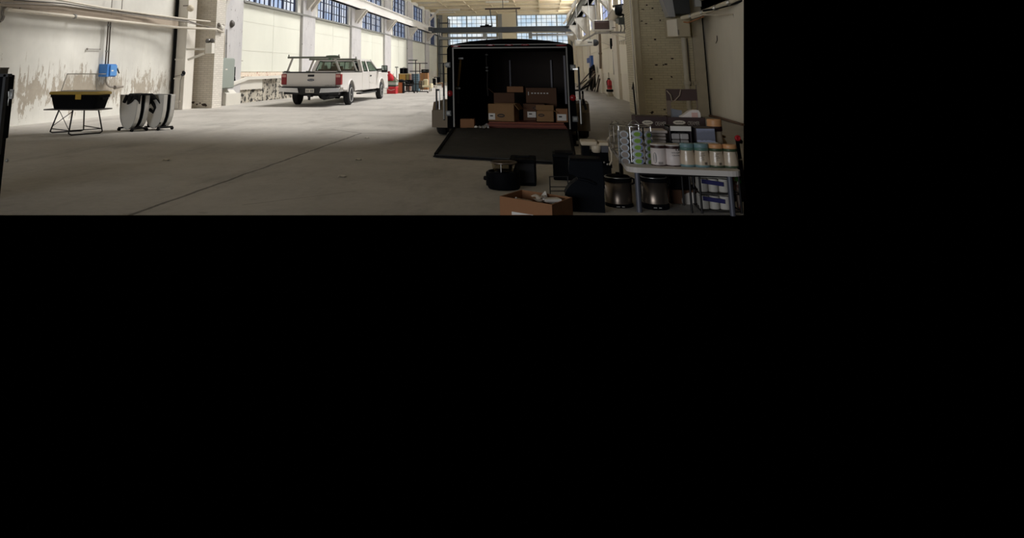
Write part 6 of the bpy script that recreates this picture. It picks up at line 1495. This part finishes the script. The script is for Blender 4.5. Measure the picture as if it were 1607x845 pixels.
# ---- creamer boxes
M_CRB = mat('dark_brown_creamer_box', rgb(62, 44, 42), .6, 0, .08, 8)
def creamer(px0, px1, ytop, Y, d, label, ov, tx, open_):
    a = bx3(px0, px1, ytop, Y, d)
    t = thing('creamer_box', label, 'box', ((a[0] + a[1]) / 2, Y + d / 2, ZT), 0, 'creamer boxes on the table')
    if open_:
        th = .012
        part('body', MB().box(a[0], a[0] + th, a[2], a[3], ZT, a[5]).box(a[1] - th, a[1], a[2], a[3], ZT, a[5]).box(a[0], a[1], a[2], a[2] + th, ZT, a[5]).box(a[0], a[1], a[3] - th, a[3], ZT, a[5]).box(a[0], a[1], a[2], a[3], ZT, ZT + th), M_CRB, t)
    else: part('body', MB().box(*a), M_CRB, t, bevel=.006)
    o0, o1 = PY(ov[0], ov[2], Y - .005), PY(ov[1], ov[3], Y - .005); cx, cz, rx, rz = (o0.x + o1.x) / 2, (o0.z + o1.z) / 2, (o1.x - o0.x) / 2, (o0.z - o1.z) / 2
    mb = MB().use(mat('cream_logo', rgb(214, 204, 186), .6)).prism([(cx + rx * math.cos(b), cz + rz * math.sin(b)) for b in [2 * math.pi * i / 24 for i in range(24)]], lambda x, z, y: (x, y, z), Y - .004, Y)
    mb.use(M_INK)
    for i in range(9): mb.box(cx - rx * .62 + rx * .14 * i, cx - rx * .54 + rx * .14 * i, Y - .006, Y - .004, cz - rz * .12, cz + rz * (.14 + .1 * (i % 3)))
    part('oval_logo', mb, None, t)
    t0, t1 = PY(tx[0], tx[2], Y), PY(tx[1], tx[3], Y)
    tt = MB().text('CREAMER', 1, (0, 0, 0), (1, 0, 0), (0, 1, 0), 0, 'LEFT')
    xs = [v[0] for v in tt.v]; ys = [v[1] for v in tt.v]; sx = (t1.x - t0.x) / (max(xs) - min(xs)); sz = (t0.z - t1.z) / (max(ys) - min(ys))
    part('lettering', MB().add([(t0.x + (v[0] - min(xs)) * sx, Y - .004, t1.z + (v[1] - min(ys)) * sz) for v in tt.v], tt.f), mat('cream_lettering', rgb(190, 180, 166), .6), t)
    return t, a
YC = 8.75
t1_, a1 = creamer(996, 1046.5, 182.5, YC, .32, 'closed dark brown creamer box with a cream oval, left of the open one', (1007.5, 1025, 189, 196), (1028, 1045.5, 191, 197.5), False)
t2_, a2 = creamer(1047.5, 1106.5, 184, YC - .06, .36, 'dark brown creamer box with its windowed lid standing open', (1056, 1076, 189, 196), (1079, 1098, 190.5, 197), True)
yl = a2[3] - .02
L = lambda x, y: PY(x, y, yl)
xa, xb = L(1046, 160).x, L(1095, 160).x; zA, zB, zC = L(1060, 140).z, L(1060, 158).z, a2[5] - .02
xl = L(1053, 160).x
part('lid_top_strip', MB().box(xa, xb, yl, yl + .012, zB, zA), mat('maroon_brown_card', rgb(70, 50, 44), .6, 0, .1, 8), t2_)
part('lid_side_strip', MB().box(xa, xl, yl, yl + .012, zC, zB), mat('faded_brown_card', rgb(118, 102, 84), .7), t2_)
part('lid_side_strip', MB().box(xb - .02, xb, yl, yl + .012, zC, zB), MATS['faded_brown_card'], t2_)
part('lid_window', MB().quad((xl, yl + .006, zC), (xb - .02, yl + .006, zC), (xb - .02, yl + .006, zB), (xl, yl + .006, zB)), make_glass('clear_film', (.9, .88, .84, 1), .06, .1), t2_)
part('torn_strip', MB().tube([L(1046, 142) + V(0, -.01, 0), L(1052, 149) + V(0, -.02, 0), L(1054, 160) + V(0, -.03, 0), L(1058, 158) + V(0, -.03, 0), L(1066, 150) + V(0, -.02, 0), L(1068, 141) + V(0, -.01, 0)], .008, 5), mat('pale_torn_card', rgb(150, 134, 116), .8), t2_)
q0, q1 = PY(1067, 184, YC + .1), PY(1097, 172.5, YC + .1)
t = thing('sachet_pile', 'white printed sachet heap showing above the open creamer box', 'sachets', ((q0.x + q1.x) / 2, YC + .12, ZT + .014))
w = q1.x - q0.x; hz = q1.z - ZT - .014
pts = [(0, 0), (w, 0), (w, hz * .93), (w * .9, hz), (w * .6, hz), (w * .42, hz * .96), (w * .2, hz * .88), (0, hz * .83)]
part('sachet', MB().prism(pts, lambda x, z, y: (q0.x + x, y, ZT + .014 + z), YC + .04, YC + .16), mat('white_sachet', rgb(236, 226, 218), .6, 0, .05, 10), t, bevel=.01)
part('pink_print', MB().box(q0.x + w * .55, q0.x + w * .85, YC + .034, YC + .04, q1.z - .09, q1.z - .03), mat('pale_pink_print', rgb(222, 180, 168), .6), t)
q2 = PY(1057, 184, YC + .1); q3 = PY(1076, 172, YC + .1)
part('grey_sachet', MB().prism([(0, 0), (q3.x - q2.x - .06, 0), (q3.x - q2.x - .03, q3.z - ZT - .03), (.0, q3.z - ZT - .01)], lambda x, z, y: (q2.x + x, y, ZT + .014 + z), YC + .17, YC + .26), mat('blue_grey_sachet', rgb(116, 120, 128), .5), t, bevel=.01)
# ---- oddments on the right of the table
xr = PY(1165.5, 250, 8.0).x; xl_ = FR.x + .05
t = thing('dark_carton', 'dark carton at the right edge of the picture behind the white table', 'box', ((xl_ + xr) / 2, 8.4, 0))
part('body', MB().box(xl_, xr, 8.0, 8.8, 0, ZT), mat('black_brown_card', rgb(34, 28, 26), .8, 0, .2, 5), t, bevel=.006); part('tape', MB().box((xl_ + xr) / 2 - .02, (xl_ + xr) / 2 + .02, 7.998, 8.0, .1, ZT), MATS['brown_tape'], t)
q = PY(1157.5, 217, 8.1)
t = thing('hand_tool', 'red-ended black hand tool on the dark carton at the right edge', 'tool', (q.x, 8.1, ZT))
part('red_ring', MB().lathe([(.014, -.012), (.03, -.01), (.032, .01), (.02, .02), (.014, .012)], q, 16, (.3, -1, .2)), M_RED, t)
part('black_handle', MB().bar(q + V(.0, .02, -.02), (q.x + .01, 8.12, ZT), .03).bar(q + V(.01, .02, -.01), q + V(.05, .06, -.05), .03), M_BLKMATTE, t)
q = PY(1146, 214, 8.45)
t = thing('paper_bag', 'crumpled brown paper bag on the dark carton behind the orange-lidded jars', 'paper bag', (q.x, 8.5, ZT))
qx = (xl_ + xr) / 2
part('bag', MB().grid(lambda u, v: V(qx - .07 + .14 * u + .01 * math.sin(9 * v), 8.35 + .2 * v, ZT + .005 + (q.z - ZT) * math.sin(math.pi * u) ** .6 * math.sin(math.pi * v) ** .5 + .01 * math.sin(17 * u + 9 * v)), 12, 8), mat('brown_paper', rgb(150, 122, 92), .85, 0, .2, 12), t)
part('rolled_top', MB().tube([V(qx - .05, 8.46, q.z - .02), V(qx, 8.45, q.z + .01), V(qx + .05, 8.47, q.z - .01)], .014, 6), MATS['brown_paper'], t)
# ---- under the table
def urn(px0, px1, Y, label):
    a, b = PY(px0, 300, Y), PY(px1, 300, Y); r = (b.x - a.x) / 2; cx = (a.x + b.x) / 2; cy = Y + .03
    zz = lambda y: max(.0, PY((px0 + px1) / 2, y, Y - r).z)
    c = (cx, cy, 0); zl, zs, zb = min(.362, PY(px0, 273, Y).z), zz(287.5), zz(322)
    t = thing('coffee_urn', label, 'urn', c, 0, 'steel urns under the table')
    part('base', MB().lathe([(0, 0), (r * 1.04, 0), (r * 1.06, .015), (r * 1.06, zb - .01), (r * 1.0, zb), (0, zb)], c, 32), M_BLKMATTE, t)
    part('body', MB().lathe([(r, zb), (r, zs), (0, zs)], c, 40), M_STAIN, t)
    part('collar', MB().lathe([(r * 1.03, zs - .004), (r * 1.05, zs + .01), (r * 1.05, zl - .05), (r * .98, zl - .03), (0, zl - .03)], c, 32), M_BLKMATTE, t)
    part('lid_rim', MB().tube([V(cx + r * .98 * math.cos(x), cy + r * .98 * math.sin(x), zl - .028) for x in [2 * math.pi * i / 32 for i in range(32)]], .006, 6, True), M_ALU, t)
    part('lid', MB().lathe([(r * .95, zl - .03), (r * .8, zl - .012), (r * .3, zl), (.02, zl), (.02, zl + .015), (0, zl + .015)], c, 28), M_BLK, t)
    part('control_panel', MB().box(cx - r * .5, cx + r * .45, cy - r * 1.08, cy - r * .9, .012, zb - .012), M_BLK, t, bevel=.004)
    part('button', MB().box(cx - r * .3, cx - r * .05, cy - r * 1.1, cy - r * 1.07, .018, zb - .025), M_MIDST, t); part('button', MB().box(cx + r * .1, cx + r * .3, cy - r * 1.1, cy - r * 1.07, .018, zb - .025), M_MIDST, t)
    for s_ in (-1, 1): part('side_handle', MB().tube([V(cx + s_ * r * 1.02, cy, zs + .03), V(cx + s_ * r * 1.2, cy, zs + .02), V(cx + s_ * r * 1.2, cy, zs - .02), V(cx + s_ * r * 1.02, cy, zs - .03)], .01, 6), M_BLKMATTE, t)
    return t
urn(950, 992, 7.5, 'stainless coffee urn outside the left leg of the white table')
urn(1007.5, 1048.5, 7.46, 'stainless coffee urn under the white table, right of its left leg')
a = PY(1050, 298, 7.75); b = PY(1106, 338, 7.75)
t = thing('round_label_carton', 'brown carton with a big pale round label under the white table', 'box', ((a.x + b.x) / 2, 7.95, 0))
part('body', MB().box(a.x, b.x, 7.75, 8.15, 0, a.z), M_CARDD, t, bevel=.005)
q = PY(1086.5, 316, 7.74); part('round_label', MB().prism([(q.x + .1 * math.cos(x), q.z + .085 * math.sin(x)) for x in [2 * math.pi * i / 28 for i in range(28)]], lambda x, z, y: (x, y, z), 7.742, 7.75), mat('pale_sticker', rgb(196, 190, 182), .6), t)
a2_ = PY(1050, 272, 7.8); b2_ = PY(1084, 298, 7.8)
t = thing('black_tray', 'black tray on the carton with the round label', 'tray', ((a2_.x + b2_.x) / 2, 7.95, a.z))
part('tray', MB().box(a2_.x, b2_.x, 7.8, 8.1, a.z, .34), M_BLKMATTE, t, bevel=.01); part('rim', MB().box(a2_.x - .01, b2_.x + .01, 7.79, 8.11, .325, .342), M_BLK, t)
# wire rack with roll packs
xr0, xr1, xr2 = PY(1085, 330, 7.32).x, PY(1101, 330, 7.32).x, PY(1160, 330, 7.45).x
t = thing('wire_rack', 'small black wire rack of paper rolls under the right half of the white table', 'rack', ((xr1 + xr2) / 2, 7.5, 0))
for x, y in ((xr0, 7.3), (xr1, 7.3), (xr2, 7.36), (xr0, 7.68), (xr1 + .02, 7.7), (xr2, 7.72)): part('post', MB().cyl((x, y, 0), (x, y, .355), .011, n=8), M_BLKMET, t)
for z in (.015, .175, .34):
    part('shelf_frame', MB().tube([V(xr1, 7.3, z), V(xr2, 7.36, z), V(xr2, 7.72, z), V(xr1, 7.7, z)], .006, 6, True), M_BLKMET, t)
    part('shelf_wires', MB().bar((xr1, 7.4, z), (xr2, 7.44, z), .004).bar((xr1, 7.5, z), (xr2, 7.53, z), .004).bar((xr1, 7.6, z), (xr2, 7.63, z), .004), M_BLKMET, t)
part('link_bar', MB().bar((xr0, 7.3, .34), (xr1, 7.3, .34), .01).bar((xr0, 7.68, .34), (xr1, 7.7, .34), .01), M_BLKMET, t)
for k, (z, w_) in enumerate((('lower shelf', .02), ('upper shelf', .18))):
    zz = w_
    xm = (xr1 + xr2) / 2
    t = thing('paper_roll_pack', 'blue-banded pack of white paper rolls on the %s of the wire rack' % z, 'paper rolls', (xm, 7.52, zz), 0, 'paper roll packs on the rack')
    for j in range(4):
        x = xr1 + .055 + j * .095
        if x + .045 < xr2 - .01: part('roll', MB().lathe([(.014, 0), (.045, 0), (.047, .01), (.047, .115), (.045, .12), (.014, .12)], (x, 7.45, zz), 18), mat('soft_white_paper', rgb(190, 186, 178), .9, 0, .08, 20), t)
    part('blue_band', MB().obox((xm - .05, 7.394, zz + .09), (.1, 0, -.012), (0, .003, 0), (0, 0, .02)), mat('deep_blue_wrap', rgb(36, 36, 92), .5), t)
    part('wrapper_back', MB().box(xr1 + .02, xr2 - .02, 7.5, 7.62, zz, zz + .13), MATS['soft_white_paper'], t, bevel=.02)
a, b = PY(1155.5, 291, 7.5), PY(1165, 336, 7.5)
t = thing('patterned_package', 'pink-and-white patterned package at the right edge under the white table', 'package', ((a.x + b.x) / 2, 7.6, 0))
k = NT('pink_speckled_wrap'); k.out(k.mix(k.ramp(k.noise(16, 3), .5, .58), rgb(196, 180, 172), rgb(140, 72, 70)), .5)
part('pack', MB().box(a.x + .03, b.x + .005, 7.5, 7.66, 0, .24), MATS['pink_speckled_wrap'], t, bevel=.015); part('seal', MB().box(a.x + .03, b.x + .005, 7.57, 7.58, .24, .262), M_PAPER, t)
t = thing('green_bag', 'green plastic bag on top of the patterned package under the table', 'bag', ((a.x + b.x) / 2 + .02, 7.6, .262))
part('bag', MB().grid(lambda u, v: V(a.x + .02 + (b.x - a.x - .005) * u, 7.5 + .16 * v, .265 + .09 * math.sin(math.pi * u) ** .5 * math.sin(math.pi * v) ** .5 + .008 * math.sin(14 * u + 6 * v)), 10, 8), mat('green_bag_plastic', rgb(46, 104, 40), .4, 0, .15, 10), t)
part('knot', MB().ball(((a.x + b.x) / 2 + .01, 7.57, .355), .016), MATS['green_bag_plastic'], t)
# ---- coffee maker on a black crate left of the table
g = G(932, 296)
Yb = g.y
xa, xb = PY(912.5, 260, Yb).x, PY(955, 260, Yb).x
zc = PY(930, 258, Yb).z
t = thing('black_crate', 'black crate under the cream-topped coffee maker', 'crate', ((xa + xb) / 2, Yb + .25, 0))
part('body', MB().box(xa - .02, xb + .03, Yb, Yb + .45, 0, zc - .02), M_BLKMATTE, t, bevel=.01); part('rim', MB().box(xa - .03, xb + .04, Yb - .01, Yb + .46, zc - .035, zc), M_BLK, t)
zz = lambda y: PY(930, y, Yb).z
M_CRP = mat('cream_appliance_plastic', rgb(206, 192, 168), .4, 0, .04, 4)
t = thing('coffee_maker', 'black coffee maker with a cream top on the black crate', 'coffee maker', ((xa + xb) / 2, Yb + .2, zc))
X = lambda px: PY(px, 240, Yb).x
part('rear_column', MB().box(X(913.5), X(926), Yb, Yb + .3, zc, zz(229)), M_BLK, t, bevel=.012)
part('base', MB().box(X(913.5), X(955), Yb - .02, Yb + .3, zc, zc + .025), M_BLK, t, bevel=.008)
part('top_cap', MB().box(X(912.5), X(938), Yb - .01, Yb + .3, zz(229), zz(222)), M_CRP, t, bevel=.015)
part('top_cap', MB().box(X(941), X(956), Yb - .0, Yb + .3, zz(229), zz(223.5)), M_CRP, t, bevel=.012)
part('brew_head', MB().lathe([(.0, -.005), (.05, .0), (.062, .05), (.06, .1), (0, .1)], (X(936.5), Yb + .06, zz(240)), 18), M_CRP, t)
part('grey_panel', MB().box(X(944), X(955), Yb - .0, Yb + .3, zz(239), zz(229)), mat('slate_panel', rgb(82, 82, 88), .4), t)
part('lower_body', MB().box(X(926), X(955), Yb + .03, Yb + .3, zc + .025, zz(239)), M_BLK, t)
part('carafe_handle', MB().tube([V(X(956.5), Yb - .02, zz(230)), V(X(959.5), Yb - .03, zz(240)), V(X(959), Yb - .03, zz(252)), V(X(955), Yb - .02, zz(258))], .012, 8), M_CRP, t)
part('chrome_knob', MB().ball((X(947), Yb - .03, zz(254)), .012).ball((X(952), Yb - .03, zz(257)), .014), M_CHROME, t)
pts = [PY(952, 230, 9.0), PY(953.5, 221, 9.1), PY(959, 214, 9.2), PY(966, 211, 9.3)]
part('power_cord', MB().tube([PY(955, 236, Yb + .2), PY(955, 228, Yb + .2)] + pts, .018, 8), mat('white_cord_plastic', rgb(214, 208, 198), .5), t, label='white looped cord')
# ---- black objects on the floor
g = G(886, 283.5); Yk = g.y
xa, xb = PY(868, 260, Yk).x, PY(906, 260, Yk).x
zz = lambda y: PY(886, y, Yk).z
t = thing('black_bin', 'squat black bin with a raised tray lid behind the moulded black panel', 'bin', ((xa + xb) / 2, Yk + .2, 0))
part('body', MB().box(xa, xb + .12, Yk, Yk + .4, 0.0, zz(248)), M_BLK, t, bevel=.015)
part('lid', MB().box(xa - .005, xb - .02, Yk + .02, Yk + .38, zz(248), zz(243)), M_BLKMATTE, t, bevel=.01)
part('lid_recess', MB().box(xa + .03, xb - .05, Yk + .05, Yk + .35, zz(243), zz(241)), M_BLK, t)
Yp = 7.12
P_ = lambda x, y: (PY(x, y, Yp).x, max(0, PY(x, y, Yp).z))
poly = [P_(893, 252), P_(896, 249.5), P_(941, 251), P_(945, 253), P_(948, 290), P_(950, 336), P_(899, 336), P_(898, 311), P_(886, 307), P_(889, 299), P_(896, 290), P_(906, 283), P_(908, 280), P_(900, 275), P_(893, 273)]
M_NAVB = mat('blue_black_plastic', rgb(10, 14, 20), .65, 0, .15, 4, 0, .1)
t = thing('moulded_panel', 'tall moulded blue-black panel with a cut-out flank beside the open carton', 'panel', (PY(922, 300, Yp).x, Yp + .1, 0))
part('shell', MB().prism(poly, lambda x, z, y: (x, y, z), Yp, Yp + .22), M_NAVB, t, bevel=.02)
c0, c1 = PY(908, 281, Yp - .01), PY(935, 289, Yp - .01)
part('shoulder_ridge', MB().tube([V(c0.x, Yp - .005, c0.z), V((c0.x + c1.x) / 2, Yp - .02, c0.z - .01), V(c1.x, Yp - .005, c1.z)], .014, 8), M_NAVB, t)
part('top_rail', MB().box(P_(894, 252)[0], P_(944, 252)[0], Yp - .012, Yp + .235, P_(920, 253)[1], P_(920, 250)[1] + .005), M_BLK, t, bevel=.006)
# round black warmer with a glass bowl
g = G(790, 300); r = (PY(817, 290, g.y + .2).x - PY(766, 290, g.y + .2).x) / 2; c = V(PY(791, 290, g.y + .2).x, g.y + r, 0); zt_ = PY(791, 270, g.y + .1).z
t = thing('round_warmer', 'round black warmer pot on the floor holding a glass bowl', 'pot', c)
part('drum', MB().lathe([(0, 0), (r * .94, 0), (r, .02), (r, zt_ - .02), (r * .97, zt_), (r * .86, zt_), (r * .84, zt_ - .03), (0, zt_ - .03)], c, 36), M_BLK, t)
part('left_bracket', MB().box(c.x - r - .015, c.x - r + .06, c.y - .06, c.y + .06, .03, zt_ - .01), M_BLKMATTE, t, bevel=.01)
part('knob', MB().lathe([(.022, 0), (.026, .02), (.018, .035), (0, .036)], (c.x - r - .012, c.y, zt_ * .55), 14, (-1, 0, 0)), M_BLKMATTE, t)
part('inner_pad', MB().lathe([(0, 0), (r * .62, 0), (r * .6, .016), (0, .018)], (c.x, c.y, zt_ - .03), 24), mat('dark_blue_pad', rgb(28, 38, 58), .7), t)
rb = (PY(812, 255, c.y).x - PY(769.5, 255, c.y).x) / 2; z0 = zt_ - .012; z1 = PY(791, 255, c.y).z
t = thing('glass_bowl', 'glass bowl with a bright steel rim on the round black warmer', 'bowl', (c.x, c.y, z0))
part('bowl', MB().lathe([(rb * .45, 0), (rb * .7, .012), (rb * .82, .05), (rb * .86, z1 - z0 - .015), (rb * .98, z1 - z0)], (c.x, c.y, z0), 36), make_glass('smoky_glass', (.72, .68, .58, 1), .2), t)
part('rim', MB().lathe([(rb * .84, z1 - z0 - .012), (rb * 1.0, z1 - z0 - .004), (rb * 1.02, z1 - z0 + .006), (rb * .98, z1 - z0 + .01), (rb * .82, z1 - z0)], (c.x, c.y, z0), 40), M_STAIN, t)
part('steel_post', MB().cyl((c.x - .02, c.y - rb * .86, z0 - .0), (c.x - .02, c.y - rb * .86, z1), .008, n=8), M_CHROME, t)
g = G(820, 292); Yq = g.y
xa, xb = PY(803, 270, Yq).x, PY(841, 270, Yq).x; zt_ = PY(820, 251.5, Yq).z
t = thing('black_speaker', 'black box speaker standing right behind the round warmer', 'speaker', ((xa + xb) / 2, Yq + .3, 0))
xa = max(xa, c.x + .14)
part('cabinet', MB().box(xa - .09, xb, max(Yq, c.y + r * .72), Yq + .5, 0, zt_), M_BLK, t, bevel=.012); part('top_handle', MB().box(xa - .02, xb - .08, Yq + .26, Yq + .32, zt_, zt_ + .02), M_BLKMATTE, t, bevel=.005)
part('grille', MB().box(xa + .0, xb - .02, max(Yq, c.y + r * .72) - .006, max(Yq, c.y + r * .72), .04, zt_ - .04), mat('speaker_cloth', rgb(24, 24, 27), .95, 0, .3, 60), t)
# thin wire stand between
q = PY(863.5, 302, 7.75); q1 = PY(863.5, 277, 7.75)
t = thing('wire_stand', 'thin black wire stand behind the open carton', 'stand', (q.x, 7.75, 0))
part('upright', MB().cyl((q.x, 7.75, 0), (q.x, 7.75, q1.z), .007, n=6), M_BLKMET, t)
for y in (277.5, 293.5, 300): part('cross_wire', MB().cyl((q.x, 7.75, PY(863.5, y, 7.75).z), (PY(892, y, 7.75).x, 7.75, PY(892, y, 7.75).z), .005, n=6), M_BLKMET, t)
q2 = PY(892, 300, 7.75); part('upright', MB().cyl((q2.x, 7.75, 0), (q2.x, 7.75, q1.z), .007, n=6), M_BLKMET, t)
# open cardboard box nearest the camera
A, F, R = G(784, 308, .18), G(866, 321.5, .18), G(898, 310, .18)
B = A + (R - F)
cs = [A, F, R, B]; HB = .18
t = thing('open_carton', 'open cardboard carton with a white label on the floor nearest the camera', 'box', ((A.x + R.x) / 2, (A.y + R.y) / 2, 0))
zb = [zcut(p.x, p.y) for p in cs]
ctr = (A + F + R + B) / 4
inn = [p + (ctr - p).normalized() * .014 for p in cs]
names = ['front_wall', 'right_wall', 'back_wall', 'left_wall']
for i in range(4):
    j = (i + 1) % 4; p, q, pi, qi = cs[i], cs[j], inn[i], inn[j]
    vs = [V(p.x, p.y, zb[i]), V(q.x, q.y, zb[j]), V(q.x, q.y, HB), V(p.x, p.y, HB), V(pi.x, pi.y, zb[i]), V(qi.x, qi.y, zb[j]), V(qi.x, qi.y, HB), V(pi.x, pi.y, HB)]
    part(names[i], MB().add(vs, [(0, 1, 2, 3), (5, 4, 7, 6), (3, 2, 6, 7), (0, 4, 5, 1), (1, 5, 6, 2), (0, 3, 7, 4)]), M_CARD, t)
part('bottom', MB().quad(*[V(p.x, p.y, z + .004) for p, z in zip(inn, zb)]), M_CARDD, t)
d = (F - A).normalized(); n_ = V(d.y, -d.x, 0) * .004
l0, l1 = A + (F - A) * .24, A + (F - A) * .65
zl = [zcut(p.x, p.y) + .004 for p in (l0, l1)]
part('label', MB().quad(V(l0.x, l0.y, zl[0]) + n_, V(l1.x, l1.y, zl[1]) + n_, V(l1.x, l1.y, .062) + n_, V(l0.x, l0.y, .062) + n_), M_PAPER, t)
bm = B + (A - B) * .3
q = G(857, 312, .17)
t = thing('crumpled_papers', 'heap of crumpled printed paper sticking out of the open carton', 'paper', (q.x, q.y, .1))
mb = MB(); rr = random.Random(11)
for i in range(5):
    cx, cy, cz = q.x + rr.uniform(-.07, .07), q.y + rr.uniform(-.04, .08), .14 + .012 * i; a = rr.uniform(-.5, .6); s1, s2 = rr.uniform(.09, .15), rr.uniform(.07, .1)
    mb.grid(lambda u, v: V(cx + (u - .5) * s1 * math.cos(a) - (v - .5) * s2 * math.sin(a), cy + (u - .5) * s1 * math.sin(a) + (v - .5) * s2 * math.cos(a), cz + .018 * math.sin(5 * u + i) * math.cos(4 * v)), 6, 5)
part('sheets', mb, mat('newsprint', rgb(196, 186, 174), .8, 0, .25, 30), t)
part('card_box', MB().obox((q.x + .05, q.y - .02, .165), (.07, .025, 0), (-.02, .045, 0), (0, 0, .012)), M_PAPER, t)
q = G(851, 303, .2); part('paper_peak', MB().add([V(q.x - .04, q.y, .15), V(q.x + .05, q.y + .02, .15), V(q.x + .03, q.y + .04, .215), V(q.x, q.y + .06, .15)], [(0, 1, 2), (1, 3, 2), (3, 0, 2)]), M_PAPER, t)
q0, q1 = G(810, 311.5, .165), G(835, 316, .165)
t = thing('wooden_spoon', 'thin pale-tipped stick lying inside the open carton', 'stick', q0)
part('stick', MB().cyl(q0, q1, .006, n=8), mat('pale_stick', rgb(186, 160, 128), .6), t); part('tip', MB().ball(q0, .012), M_PAPER, t)
part('support', MB().cyl(q1, V(q1.x + .02, q1.y + .02, .05), .006, n=6), MATS['pale_stick'], t)
